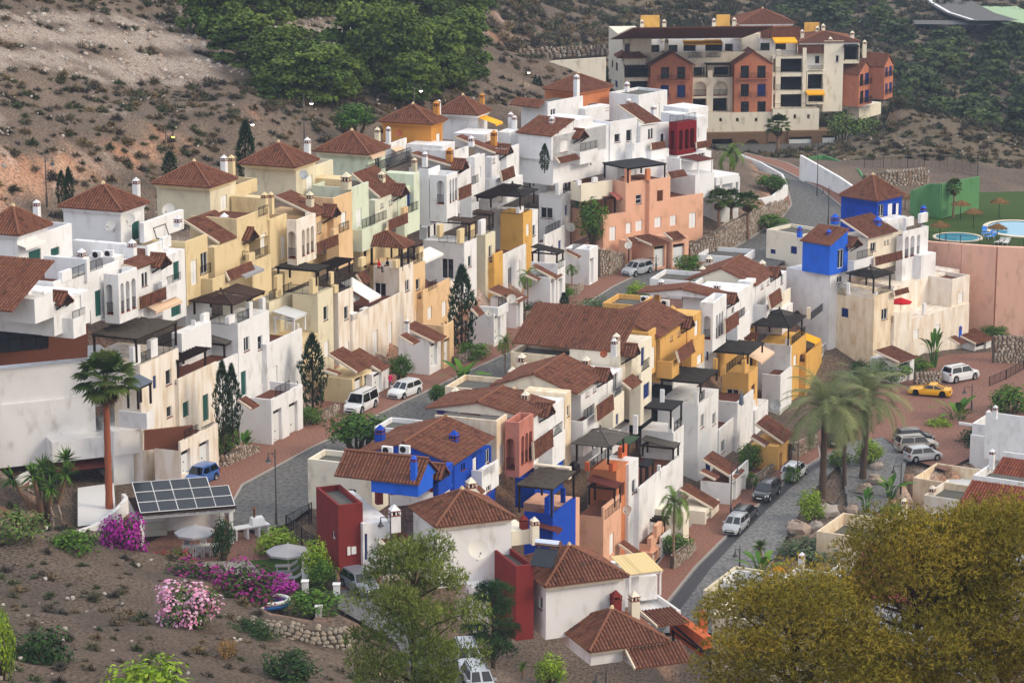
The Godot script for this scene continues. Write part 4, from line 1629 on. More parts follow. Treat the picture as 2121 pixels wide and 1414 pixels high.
# street lamp: post, bracket arm and hanging lantern; lit ones glow
func lamp(label: String,x: float,y: float,z: float,yaw: float,h: float,arm: float,lit:=0) -> void:
	N("street_lamp",label,"street lamp","",x,y,z,yaw)
	var mb:=MB.new()
	mb.tube([Vector3(0,-0.2,0),Vector3(0,0.9,0),Vector3(0,1.0,0),Vector3(0,h,0)],[0.11,0.11,0.07,0.045],8)
	part("post",mb.mesh(M["lamp_iron"]))
	var a:=MB.new()
	a.beam(Vector3(0,h - 0.35,0),Vector3(arm,h - 0.35,0),0.05,0.05)
	a.beam(Vector3(0,h - 0.85,0),Vector3(arm*0.4,h - 0.37,0),0.035,0.035)
	part("arm",a.mesh(M["lamp_iron"]))
	var l:=MB.new()
	l.lathe([Vector2(0.03,0.0),Vector2(0.05,-0.25),Vector2(0.09,-0.42),Vector2(0.24,-0.62),Vector2(0.26,-0.68)],10,Color.WHITE,Vector3(arm,h - 0.35,0))
	part("lantern_hood",l.mesh(M["lamp_iron"]))
	var bb:=MB.new()
	bb.lathe([Vector2(0.0,-0.86),Vector2(0.14,-0.82),Vector2(0.2,-0.7),Vector2(0.2,-0.66),Vector2(0.0,-0.64)],10,Color.WHITE,Vector3(arm,h - 0.35,0))
	part("lamp_bulb",bb.mesh(M["glow_yellow" if lit==2 else ("glow_white" if lit else "lamp_clear")]))
	if lit:
		var o:=OmniLight3D.new()
		o.name="lamp_light"
		o.light_color=Color(1.0,0.85,0.6) if lit==2 else Color(1.0,0.95,0.85)
		o.light_energy=2.0
		o.omni_range=30.0
		o.omni_attenuation=2.0
		o.light_size=0.15
		o.shadow_enabled=true
		T.add_child(o)
		o.position=Vector3(arm,h - 1.35,0)

func parasol(label: String,m: String,x: float,y: float,z: float,r: float,h: float,k:=8) -> void:
	N("parasol",label,"parasol","",x,y,z,0)
	var p:=MB.new()
	p.tube([Vector3(0,0,0),Vector3(0,h+0.1,0)],[0.03,0.03],6)
	part("pole",p.mesh(M["white_paint"]))
	var c:=MB.new()
	for i in k:
		var a0:=TAU*i/k
		var a1:=TAU*(i+1)/k
		var A:=Vector3(cos(a0)*r,h - r*0.36,sin(a0)*r)
		var B:=Vector3(cos(a1)*r,h - r*0.36,sin(a1)*r)
		var ap:=Vector3(0,h,0)
		c.tri(B,A,ap)
		var dr:=Vector3(0,-0.16,0)
		c.quad(B+dr,A+dr,A,B)
	part("canopy",c.mesh(M[m]))
	var rb:=MB.new()
	for i in k:
		var a0:=TAU*i/k
		rb.beam(Vector3(0,h - 0.04,0),Vector3(cos(a0)*r,h - r*0.36 - 0.03,sin(a0)*r),0.02,0.02)
	part("ribs",rb.mesh(M["white_paint"]))
	var bs:=MB.new()
	bs.lathe([Vector2(0.3,0),Vector2(0.3,0.08),Vector2(0.05,0.1),Vector2(0.0,0.1)],12)
	part("base",bs.mesh(M["white_paint"]))

func thatch_parasol(label: String,x: float,y: float,z: float) -> void:
	N("thatched_parasol",label,"parasol","thatched parasols on the pool lawn",x,y,z,0)
	var p:=MB.new()
	p.tube([Vector3(0,-0.1,0),Vector3(0,2.3,0)],[0.06,0.05],6)
	part("pole",p.mesh(M["timber"]))
	var c:=MB.new()
	for i in 260:
		var a:=R.randf()*TAU
		var f:=sqrt(R.randf())
		var q:=Vector3(cos(a)*f*1.15,2.65 - f*0.62,sin(a)*f*1.15)
		tuft(c,q,Vector3(cos(a),-0.4,sin(a)).normalized(),3,0.32,0.07,s2l(0.55,0.42,0.25),s2l(0.74,0.6,0.4),0.25)
	c.lathe([Vector2(1.15,2.02),Vector2(0.6,2.34),Vector2(0.0,2.68)],14,s2l(0.6,0.47,0.3))
	part("thatch",c.mesh(M["leaf"]))

func chair(label: String,m: String,group: String,x: float,y: float,z: float,yaw: float) -> void:
	N("garden_chair",label,"chair",group,x,y,z,yaw)
	var s:=MB.new()
	s.box(-0.24,0.24,0.42,0.47,-0.24,0.24)
	part("seat",s.mesh(M["grey_cloth"]))
	var bk:=MB.new()
	bk.box(-0.24,0.24,0.5,0.92,-0.26,-0.22)
	part("backrest",bk.mesh(M["grey_cloth"]))
	for i in [-1,1]:
		for j in [-1,1]:
			var l:=MB.new()
			l.box(i*0.24 - 0.02,i*0.24+0.02,0,0.42 if j>0 else 0.92,j*0.24 - 0.02,j*0.24+0.02)
			part("leg",l.mesh(M[m]))
		var ar:=MB.new()
		ar.box(i*0.24 - 0.02,i*0.24+0.02,0.63,0.66,-0.24,0.24)
		part("armrest",ar.mesh(M[m]))

func table(label: String,m: String,x: float,y: float,z: float,yaw: float,lx: float,lz: float,h:=0.74) -> void:
	N("garden_table",label,"table","",x,y,z,yaw)
	var s:=MB.new()
	s.box(-lx/2,lx/2,h - 0.05,h,-lz/2,lz/2)
	part("tabletop",s.mesh(M[m]))
	for i in [-1,1]:
		for j in [-1,1]:
			var l:=MB.new()
			l.box(i*(lx/2 - 0.08) - 0.035,i*(lx/2 - 0.08)+0.035,0,h - 0.05,j*(lz/2 - 0.08) - 0.035,j*(lz/2 - 0.08)+0.035)
			part("leg",l.mesh(M[m]))

func lounger(label: String,m: String,group: String,x: float,y: float,z: float,yaw: float) -> void:
	N("sun_lounger",label,"sun lounger",group,x,y,z,yaw)
	var s:=MB.new()
	s.box(-0.75,0.45,0.3,0.36,-0.32,0.32)
	part("bed",s.mesh(M[m]))
	var bk:=MB.new()
	bk.hexa([Vector3(0.45,0.3,0.32),Vector3(1.0,0.66,0.32),Vector3(0.97,0.71,0.32),Vector3(0.42,0.36,0.32),Vector3(0.45,0.3,-0.32),Vector3(1.0,0.66,-0.32),Vector3(0.97,0.71,-0.32),Vector3(0.42,0.36,-0.32)])
	part("backrest",bk.mesh(M[m]))
	for i in [-0.6,0.35]:
		for j in [-0.28,0.28]:
			var l:=MB.new()
			l.box(i - 0.03,i+0.03,0,0.3,j - 0.03,j+0.03)
			part("leg",l.mesh(M["white_paint"]))

# rubble wall along a line of points (x, base, z, height): single stones on near walls, one joined part on far ones
func stone_wall(label: String,pts: Array,th: float,sz: float,single:=false,m:="stone") -> void:
	var o: Vector4=pts[0]
	N("stone_wall",label,"wall","",o.x,o.y,o.z,0)
	var core:=MB.new()
	var all:=MB.new()
	var variants:=[]
	if single:
		for k in 5:
			var q:=MB.new()
			q.blob(Vector3.ZERO,Vector3(0.5,0.42,0.3),R,Color.WHITE,0.16,6)
			var g:=R.randf_range(0.75,1.15)
			var mb:=MB.new()
			mb.add(q,Transform3D.IDENTITY,s2l(0.66,0.56,0.46).lerp(s2l(0.72,0.68,0.62),R.randf())*g)
			variants.append(mb.mesh(M["bark"]))
	var cnt:=0
	for i in pts.size() - 1:
		var a:=Vector3(pts[i].x - o.x,pts[i].y - o.y,pts[i].z - o.z)
		var e:=Vector3(pts[i+1].x - o.x,pts[i+1].y - o.y,pts[i+1].z - o.z)
		var ha: float=pts[i].w
		var he: float=pts[i+1].w
		var d:=e - a
		var flat:=Vector3(d.x,0,d.z).normalized()
		var nn:=flat.cross(Vector3.UP)
		var s:=nn*th/2
		var dn:=Vector3(0,0.5,0)
		core.hexa([a - s - dn,e - s - dn,e - s+Vector3(0,he - 0.05,0),a - s+Vector3(0,ha - 0.05,0),a+s - dn,e+s - dn,e+s+Vector3(0,he - 0.05,0),a+s+Vector3(0,ha - 0.05,0)],s2l(0.36,0.32,0.28))
		var L:=d.length()
		var y:=sz*0.3
		while y<maxf(ha,he):
			var x:=R.randf()*sz*0.5
			while x<L:
				var hh:=lerpf(ha,he,x/L)
				var w2:=sz*R.randf_range(0.65,1.5)
				if y<hh+0.02:
					for side in [-1.0,1.0]:
						var p: Vector3=a+d*((x+w2*0.5)/L)+Vector3(0,y+R.randf_range(-0.1,0.1)*sz,0)+nn*side*th*0.5
						if side*nn.dot(Vector3(0,64,0) - Vector3(o.x,o.y,o.z) - p)<0 and y+sz<hh: continue
						var bs:=Basis(flat,Vector3.UP,nn)*Basis.from_euler(Vector3(R.randf_range(-0.15,0.15),R.randf_range(-0.15,0.15),R.randf_range(-0.35,0.35)))
						bs=bs.scaled_local(Vector3(w2*1.0,sz*R.randf_range(0.8,1.25),sz*0.7))
						if single and cnt<290:
							var st:=part("stone",variants[R.randi() % 5])
							st.transform=Transform3D(bs,p)
							cnt+=1
						else:
							var q:=MB.new()
							q.blob(Vector3.ZERO,Vector3(0.5,0.45,0.3),R,s2l(0.58,0.49,0.41).lerp(s2l(0.74,0.70,0.65),R.randf())*R.randf_range(0.7,1.15),0.14,5)
							all.add(q,Transform3D(bs,p))
				x+=w2
			y+=sz*0.8
	part("wall_core",core.mesh(M["bark"]))
	if all.v.size():
		stuffpart("stones",all.mesh(M["bark"]))

# plain rendered wall along (x, base, z, height)
func plain_wall(called: String,label: String,cat: String,pts: Array,th: float,m: String,cap:="") -> void:
	var o: Vector4=pts[0]
	N(called,label,cat,"",o.x,o.y,o.z,0)
	var mb:=MB.new()
	var cp_:=MB.new()
	for i in pts.size() - 1:
		var a:=Vector3(pts[i].x - o.x,pts[i].y - o.y,pts[i].z - o.z)
		var e:=Vector3(pts[i+1].x - o.x,pts[i+1].y - o.y,pts[i+1].z - o.z)
		var nn:=Vector3(e.x - a.x,0,e.z - a.z).normalized().cross(Vector3.UP)
		var s:=nn*th/2
		var ha:=Vector3(0,pts[i].w,0)
		var he:=Vector3(0,pts[i+1].w,0)
		var dn:=Vector3(0,0.6,0)
		mb.hexa([a - s - dn,e - s - dn,e - s+he,a - s+ha,a+s - dn,e+s - dn,e+s+he,a+s+ha])
		if cap:
			s *= 1.3
			var u:=Vector3(0,0.07,0)
			cp_.hexa([a - s+ha,e - s+he,e - s+he+u,a - s+ha+u,a+s+ha,e+s+he,e+s+he+u,a+s+ha+u])
	part("wall",mb.mesh(M[m]))
	if cap:
		part("coping",cp_.mesh(M[cap]))

func fence(label: String,pts: Array,h: float,m:="iron",mesh_m:="") -> void:
	var o: Vector3=pts[0]
	N("fence",label,"fence","",o.x,o.y,o.z,0)
	for i in pts.size() - 1:
		var mb:=MB.new()
		railmb(mb,pts[i] - o,pts[i+1] - o,h,0.16)
		part("railing",mb.mesh(M[m]))
		var ps:=MB.new()
		ps.box(-0.04,0.04,-0.3,h+0.06,-0.04,0.04)
		part("post",ps.mesh(M[m]),null,pts[i] - o)
	var pe:=MB.new()
	pe.box(-0.04,0.04,-0.3,h+0.06,-0.04,0.04)
	part("post",pe.mesh(M[m]),null,pts[-1] - o)

func boulder(label: String,x: float,y: float,z: float,r: float) -> void:
	var mb:=MB.new()
	mb.blob(Vector3.ZERO,Vector3(r,r*0.7,r*0.85),R,s2l(0.66,0.58,0.52).lerp(s2l(0.7,0.68,0.66),R.randf())*R.randf_range(0.8,1.1),0.24,9)
	var o:=MeshInstance3D.new()
	o.mesh=mb.mesh(M["bark"])
	o.name=numbered("boulder")
	add_child(o)
	o.position=Vector3(x,y+r*0.35,z)
	tag(o,label,"rock","boulders on the planted island")

# a person as one smooth body: a field of tapered limbs meshed as surface nets
func person(label: String,x: float,y: float,z: float,yaw: float,sit: bool,shirt: Color,legs: Color) -> void:
	N("person",label,"person","",x,y,z,yaw)
	var hip:=Vector3(0,0.5 if sit else 0.93,0)
	var neck:=hip+Vector3(0.03,0.52,0)
	var bones:=[]   # a,b,ra,rb,colour
	var skin:=s2l(0.72,0.52,0.42)
	bones.append([hip,neck+Vector3(0,-0.1,0),0.14,0.15,shirt])
	bones.append([neck,neck+Vector3(0.01,0.1,0),0.055,0.055,skin])
	bones.append([neck+Vector3(0.02,0.17,0),neck+Vector3(0.03,0.24,0),0.085,0.09,skin])
	bones.append([neck+Vector3(-0.02,0.22,0),neck+Vector3(0.0,0.28,0),0.09,0.085,s2l(0.16,0.11,0.08)])
	for s in [-1.0,1.0]:
		var sh_:=neck+Vector3(0,-0.05,s*0.17)
		var el:=sh_+Vector3(0.05,-0.28,s*0.06)
		var hd:=el+Vector3(0.2 if sit else 0.1,-0.14 if sit else -0.23,-s*0.03)
		bones.append([sh_,el,0.06,0.045,shirt])
		bones.append([el,hd,0.042,0.03,skin])
		bones.append([hd,hd+Vector3(0.06,-0.05,0),0.035,0.025,skin])
		var hj:=hip+Vector3(0,-0.02,s*0.09)
		var kn:=hj+(Vector3(0.42,0.0,s*0.03) if sit else Vector3(0.1*s,-0.43,0))
		var an:=kn+(Vector3(0.02,-0.4,0) if sit else Vector3(-0.1*s - 0.03,-0.41,0))
		bones.append([hj,kn,0.088,0.06,legs])
		bones.append([kn,an,0.055,0.038,legs])
		bones.append([an,an+Vector3(0.15,-0.03,0),0.042,0.03,s2l(0.2,0.2,0.2)])
	var st:=0.025
	var lo:=Vector3(-0.35,0.0,-0.4)
	var nn:=Vector3i(44,78,33)
	var fld:=PackedFloat32Array()
	fld.resize(nn.x*nn.y*nn.z)
	var who:=PackedInt32Array()
	who.resize(fld.size())
	for i in nn.x:
		for j in nn.y:
			for k in nn.z:
				var p:=lo+Vector3(i,j,k)*st
				var sum:=0.0
				var best:=9.0
				var bi:=0
				for q in bones.size():
					var bn: Array=bones[q]
					var ab: Vector3=bn[1] - bn[0]
					var t:=clampf((p - bn[0]).dot(ab)/ab.length_squared(),0,1)
					var d: float=(p - bn[0] - ab*t).length() - lerpf(bn[2],bn[3],t)
					if d<best:
						best=d
						bi=q
					if d<0.2: sum+=exp(-d*40.0)
				fld[(i*nn.y+j)*nn.z+k]=-log(maxf(sum,1e-6))/40.0
				who[(i*nn.y+j)*nn.z+k]=bi
	var mb:=MB.new()
	var vid:={}
	var at:=func(i: int,j: int,k: int) -> Vector3:
		var key:=(i*nn.y+j)*nn.z+k
		if vid.has(key): return vid[key]
		var s:=Vector3.ZERO
		var c:=0
		for e in [[0,1],[2,3],[4,5],[6,7],[0,2],[1,3],[4,6],[5,7],[0,4],[1,5],[2,6],[3,7]]:
			var pa:=Vector3i(e[0] >> 2,(e[0] >> 1) & 1,e[0] & 1)
			var pb:=Vector3i(e[1] >> 2,(e[1] >> 1) & 1,e[1] & 1)
			var fa:=fld[((i+pa.x)*nn.y+j+pa.y)*nn.z+k+pa.z]
			var fb:=fld[((i+pb.x)*nn.y+j+pb.y)*nn.z+k+pb.z]
			if (fa<0) != (fb<0):
				s+=Vector3(pa).lerp(Vector3(pb),fa/(fa - fb))
				c+=1
		var r:=lo+(Vector3(i,j,k)+s/maxf(c,1))*st
		vid[key]=r
		return r
	for i in range(1,nn.x - 1):
		for j in range(1,nn.y - 1):
			for k in range(1,nn.z - 1):
				var f0:=fld[(i*nn.y+j)*nn.z+k]
				var col: Color=bones[who[(i*nn.y+j)*nn.z+k]][4]
				if (f0<0) != (fld[((i+1)*nn.y+j)*nn.z+k]<0):
					var q:=[at.call(i,j - 1,k - 1),at.call(i,j,k - 1),at.call(i,j,k),at.call(i,j - 1,k)]
					if f0>0: q.reverse()
					mb.quad(q[0],q[1],q[2],q[3],col)
				if (f0<0) != (fld[(i*nn.y+j+1)*nn.z+k]<0):
					var q:=[at.call(i - 1,j,k - 1),at.call(i - 1,j,k),at.call(i,j,k),at.call(i,j,k - 1)]
					if f0>0: q.reverse()
					mb.quad(q[0],q[1],q[2],q[3],col)
				if (f0<0) != (fld[(i*nn.y+j)*nn.z+k+1]<0):
					var q:=[at.call(i - 1,j - 1,k),at.call(i,j - 1,k),at.call(i,j,k),at.call(i - 1,j,k)]
					if f0>0: q.reverse()
					mb.quad(q[0],q[1],q[2],q[3],col)
	part("body",mb.mesh(M["bark"]))

func thing_mats() -> void:
	mat("lamp_iron",Color(0.30,0.29,0.29),0.6)
	for g in [["glow_white",Color(1.0,0.95,0.9),7.0],["glow_yellow",Color(1.0,0.85,0.25),4.0]]:
		var m:=mat(g[0],g[1],0.5)
		m.emission_enabled=true
		m.emission=g[1]
		m.emission_energy_multiplier=g[2]
	mat("verge_green",Color(0.62,0.72,0.58),0.95)
	mat("dish_white",Color(0.84,0.82,0.78),0.6)
	mat("dish_grey",Color(0.62,0.64,0.66),0.6)
	mat("dish_rust",Color(0.62,0.33,0.22),0.8)
	mat("dish_yellow",Color(0.90,0.62,0.12),0.6)
	mat("blue_plastic",Color(0.22,0.48,0.78),0.4)
	mat("pool_tile",Color(0.36,0.68,0.76),0.3)
	mat("steel",Color(0.85,0.86,0.88),0.2,null,Vector3.ONE,1.0)
	mat("copper",Color(0.45,0.28,0.18),0.6)
	mat("terra_pot",Color(0.62,0.33,0.22),0.85)
	var wa:=mat("water",Color(0.30,0.62,0.74),0.05)
	wa.metallic_specular=0.6

func pools() -> void:
	for q in [[Vector3(56.68,-1.0,-337.36),2.75,1.35,"small_pool","small oval pool with pale rim on the lawn"],[Vector3(65.55,-1.0,-343.26),4.0,2.6,"large_pool","large curved pool at the right edge of the lawn"]]:
		var o: Vector3=q[0]
		N("swimming_pool",q[4],"swimming pool","",o.x,o.y,o.z,0)
		var wt:=MB.new()
		var rim:=MB.new()
		for i in 28:
			var a0:=TAU*i/28
			var a1:=TAU*(i+1)/28
			var A:=Vector3(cos(a0)*q[1],0.05,sin(a0)*q[2]*2.0)
			var B:=Vector3(cos(a1)*q[1],0.05,sin(a1)*q[2]*2.0)
			wt.tri(B,A,Vector3(0,0.05,0))
			var C:=A*1.16+Vector3(0,0.05,0)
			var D:=B*1.16+Vector3(0,0.05,0)
			rim.quad(A+Vector3(0,0.06,0),B+Vector3(0,0.06,0),D,C)
			rim.quad(C,D,D - Vector3(0,0.2,0),C - Vector3(0,0.2,0))
		part("water",wt.mesh(M["water"]))
		part("rim",rim.mesh(M["mortar"]))

# white post canopy with rows of solar panels on a sloping deck
func canopy(x: float,y: float,z: float,yaw: float) -> void:
	N("solar_canopy","white canopy carrying black solar panels beside the dining table","pergola","",x,y,z,yaw)
	for p in [[0.1,0.0],[7.2,0.0],[0.1,-4.2],[7.2,-4.2]]:
		var mb:=MB.new()
		mb.box(p[0] - 0.16,p[0]+0.16,0,2.6,p[1] - 0.16,p[1]+0.16)
		part("post",mb.mesh(M["white_paint"]))
	var bm:=MB.new()
	bm.box(-0.2,7.5,2.6,2.85,-0.16,0.16)
	bm.box(-0.2,7.5,2.6,2.85,-4.36,-4.04)
	part("beam",bm.mesh(M["white_paint"]))
	for i in 9:
		var rf_:=MB.new()
		rf_.beam(Vector3(0.2+i*0.85,2.92,0.5),Vector3(0.2+i*0.85,2.92,-4.6),0.1,0.12)
		part("rafter",rf_.mesh(M["white_paint"]))
	var dk:=MB.new()
	dk.box(-0.3,7.6,2.98,3.03,-4.7,0.55)
	part("deck",dk.mesh(M["timber"]))
	var wl:=MB.new()
	wl.box(-0.2,7.3,0,2.6,-4.9,-4.7)
	part("back_wall",wl.mesh(M["white"]))
	for i in 5:
		for j in 3:
			if i==4 and j==0: continue
			var pn:=MB.new()
			var x0:=0.0+i*1.5
			var z0:=-4.1+j*1.45
			var s:=0.42
			var h0:=3.2+(2.9 - j)*s
			var h1:=3.2+(2.9 - j - 0.98)*s
			pn.hexa([Vector3(x0+0.03,h1 - 0.05,z0+1.42),Vector3(x0+1.47,h1 - 0.05,z0+1.42),Vector3(x0+1.47,h1,z0+1.42),Vector3(x0+0.03,h1,z0+1.42),Vector3(x0+0.03,h0 - 0.05,z0+0.03),Vector3(x0+1.47,h0 - 0.05,z0+0.03),Vector3(x0+1.47,h0,z0+0.03),Vector3(x0+0.03,h0,z0+0.03)])
			var o:=part("solar_panel",pn.mesh(M["solar"]))
			var fr:=MB.new()
			fr.beam(Vector3(x0+0.02,h0+0.005,z0),Vector3(x0+1.48,h0+0.005,z0),0.05,0.05)
			fr.beam(Vector3(x0,h0+0.005,z0),Vector3(x0,h1+0.005,z0+1.44),0.05,0.05)
			fr.beam(Vector3(x0+0.02,h1+0.005,z0+1.44),Vector3(x0+1.48,h1+0.005,z0+1.44),0.05,0.05)
			fr.beam(Vector3(x0+1.49,h0+0.005,z0),Vector3(x0+1.49,h1+0.005,z0+1.44),0.05,0.05)
			part("frame",fr.mesh(M["white_paint"]),o)
	var sf:=MB.new()
	sf.box(0.5,2.6,0,0.42,-4.4,-3.5); sf.box(0.5,2.6,0.42,0.85,-4.6,-4.3)
	part("sofa",sf.mesh(M["curtain"]))

func barbecue(x: float,y: float,z: float,yaw: float) -> void:
	N("masonry_barbecue","white masonry barbecue with a metal hood and flue beside the road","barbecue","",x,y,z,yaw)
	for i in [-1.6,-0.6,0.4,1.2]:
		var mb:=MB.new()
		mb.box(i,i+0.14,0,0.9,-0.4,0.4)
		part("pier",mb.mesh(M["white"]))
	var c:=MB.new()
	c.box(-1.65,1.4,0.9,1.0,-0.45,0.45)
	part("counter",c.mesh(M["white_paint"]))
	var h:=MB.new()
	h.hexa([Vector3(-0.1,1.0,0.42),Vector3(1.1,1.0,0.42),Vector3(1.0,1.5,0.1),Vector3(0.0,1.5,0.1),Vector3(-0.1,1.0,-0.42),Vector3(1.1,1.0,-0.42),Vector3(1.0,1.6,-0.35),Vector3(0.0,1.6,-0.35)])
	part("hood",h.mesh(M["white_paint"]))
	var f:=MB.new()
	f.tube([Vector3(0.3,1.4,-0.2),Vector3(0.3,2.3,-0.2)],[0.09,0.09],8)
	f.lathe([Vector2(0.24,2.3),Vector2(0.0,2.42)],8,Color.WHITE,Vector3(0.3,0,-0.2))
	part("flue",f.mesh(M["copper"]))

func water_heater(x: float,y: float,z: float,yaw: float) -> void:
	N("solar_water_heater","steel solar water heater tank on a frame above the dark red roof","water heater","",x,y,z,yaw)
	var t:=MB.new()
	var q:=MB.new()
	q.lathe([Vector2(0.0,-0.95),Vector2(0.3,-0.95),Vector2(0.3,0.95),Vector2(0.0,0.95)],16)
	t.add(q,Transform3D(Basis(Vector3(0,0,1),PI/2),Vector3(0,1.7,0)))
	part("tank",t.mesh(M["steel"]))
	var e:=MB.new()
	e.add(q,Transform3D(Basis(Vector3(0,0,1),PI/2).scaled(Vector3(0.06,0.95,0.95)),Vector3(0.96,1.7,0)))
	part("end_cap",e.mesh(M["copper"]))
	var f:=MB.new()
	for s in [-0.7,0.7]:
		f.beam(Vector3(s,0,0.5),Vector3(s,1.45,0.1),0.05,0.05)
		f.beam(Vector3(s,0,-0.6),Vector3(s,1.45,-0.1),0.05,0.05)
	part("frame",f.mesh(M["metal"]))
	var p:=MB.new()
	p.hexa([Vector3(-0.9,0.3,1.6),Vector3(0.9,0.3,1.6),Vector3(0.9,0.36,1.6),Vector3(-0.9,0.36,1.6),Vector3(-0.9,1.3,0.2),Vector3(0.9,1.3,0.2),Vector3(0.9,1.36,0.2),Vector3(-0.9,1.36,0.2)])
	part("collector",p.mesh(M["solar"]))

func inflatable(x: float,y: float,z: float,yaw: float) -> void:
	N("paddling_pool","blue and white inflatable paddling pool behind the stone wall","paddling pool","",x,y,z,yaw)
	for i in 2:
		var mb:=MB.new()
		var pts:=[]
		var rad:=[]
		for k in 25:
			var a:=TAU*k/24
			pts.append(Vector3(cos(a)*1.5,0.18+i*0.28,sin(a)*1.1))
			rad.append(0.17)
		mb.tube(pts,rad,8,Color.WHITE,false)
		part("air_ring",mb.mesh(M["blue_plastic" if i==0 else "white_paint"]))
	var f:=MB.new()
	f.lathe([Vector2(1.25,0.12),Vector2(0.0,0.12)],20)
	part("water",f.mesh(M["water"]))

func post(label: String,x: float,y: float,z: float,h: float) -> void:
	N("garden_post",label,"post","",x,y,z,0)
	var mb:=MB.new()
	mb.box(-0.24,0.24,-0.2,h - 0.08,-0.24,0.24)
	part("shaft",mb.mesh(M["white"]))
	var c:=MB.new()
	c.box(-0.29,0.29,h - 0.08,h,-0.29,0.29)
	part("cap",c.mesh(M["white_paint"]))

func grill(label: String,x: float,y: float,z: float,w2: float) -> void:
	N("barbecue_grill",label,"barbecue","",x,y,z,68)
	var mb:=MB.new()
	mb.hexa([Vector3(-w2/2,0.05,0.32),Vector3(w2/2,0.05,0.32),Vector3(w2/2,0.85,0.32),Vector3(-w2/2,0.85,0.32),Vector3(-w2/2,0.05,-0.32),Vector3(w2/2,0.05,-0.32),Vector3(w2/2,0.85,-0.32),Vector3(-w2/2,0.85,-0.32)])
	part("cover",mb.mesh(M["black"]))
	var l:=MB.new()
	l.hexa([Vector3(-w2*0.36,0.85,0.28),Vector3(w2*0.36,0.85,0.28),Vector3(w2*0.28,1.15,0.1),Vector3(-w2*0.28,1.15,0.1),Vector3(-w2*0.36,0.85,-0.28),Vector3(w2*0.36,0.85,-0.28),Vector3(w2*0.28,1.15,-0.2),Vector3(-w2*0.28,1.15,-0.2)])
	part("lid",l.mesh(M["black"]))

func closed_parasol(x: float,y: float,z: float) -> void:
	N("closed_parasol","closed grey parasol on the terrace of the yellow ochre house","parasol","",x,y - 1.1,z,0)
	var p:=MB.new()
	p.tube([Vector3(0,0,0),Vector3(0,2.5,0)],[0.03,0.03],6)
	part("pole",p.mesh(M["white_paint"]))
	var c:=MB.new()
	c.lathe([Vector2(0.06,0.75),Vector2(0.28,0.95),Vector2(0.2,1.7),Vector2(0.03,2.45)],10)
	part("cloth",c.mesh(M["slate"]))

func swing(x: float,y: float,z: float,yaw: float) -> void:
	N("swing_seat","black framed swing seat on the white roof terrace","swing seat","",x,y,z,yaw)
	var f:=MB.new()
	for s in [-1.1,1.1]:
		f.beam(Vector3(s,0,0.6),Vector3(s,1.8,0),0.06,0.06)
		f.beam(Vector3(s,0,-0.6),Vector3(s,1.8,0),0.06,0.06)
	f.beam(Vector3(-1.2,1.8,0),Vector3(1.2,1.8,0),0.07,0.07)
	part("frame",f.mesh(M["iron"]))
	var s2:=MB.new()
	s2.box(-0.8,0.8,0.45,0.52,-0.25,0.25)
	s2.box(-0.8,0.8,0.52,0.95,-0.3,-0.25)
	for s in [-0.8,0.8]:
		s2.beam(Vector3(s,0.5,0),Vector3(s,1.8,0),0.02,0.02)
	part("seat",s2.mesh(M["iron"]))

func ribbon(called: String,m: String,L: Array,w2: float,lift: float) -> void:
	var mb:=MB.new()
	for i in L.size() - 1:
		var d: Vector3=(L[i+1] - L[i])
		var s:=Vector3(d.x,0,d.z).normalized().cross(Vector3.UP)*w2/2
		var u:=Vector3(0,lift,0)
		mb.quad(L[i]+s+u,L[i] - s+u,L[i+1] - s+u,L[i+1]+s+u)
	struct(called,mb.mesh(M[m]))

func far_road() -> void:
	ribbon("far_road","asphalt",[Vector3(74.8,-8.9,-655.3),Vector3(85.6,-8.3,-648.2),Vector3(95.9,-7.6,-640.2),Vector3(106.7,-7.3,-636.1),Vector3(112.4,-6.9,-630.1)],9.0,0.0)
	ribbon("far_road","asphalt",[Vector3(112.1,-6.2,-628.2),Vector3(110.2,-6.9,-650.6),Vector3(111.0,-7.9,-681.2),Vector3(114.4,-9.7,-721.8),Vector3(118.0,-11.3,-762.5)],12.0,0.3)
	ribbon("road_verge","verge_green",[Vector3(121.1,-6.2,-628.2),Vector3(119.2,-6.9,-650.6),Vector3(120.0,-7.9,-681.2)],14.0,-0.3)
	ribbon("road_line","white_paint",[Vector3(107.1,-6.2,-628.2),Vector3(105.2,-6.9,-650.6),Vector3(106.0,-7.9,-681.2),Vector3(109.4,-9.7,-721.8),Vector3(113.0,-11.3,-762.5)],0.9,0.5)

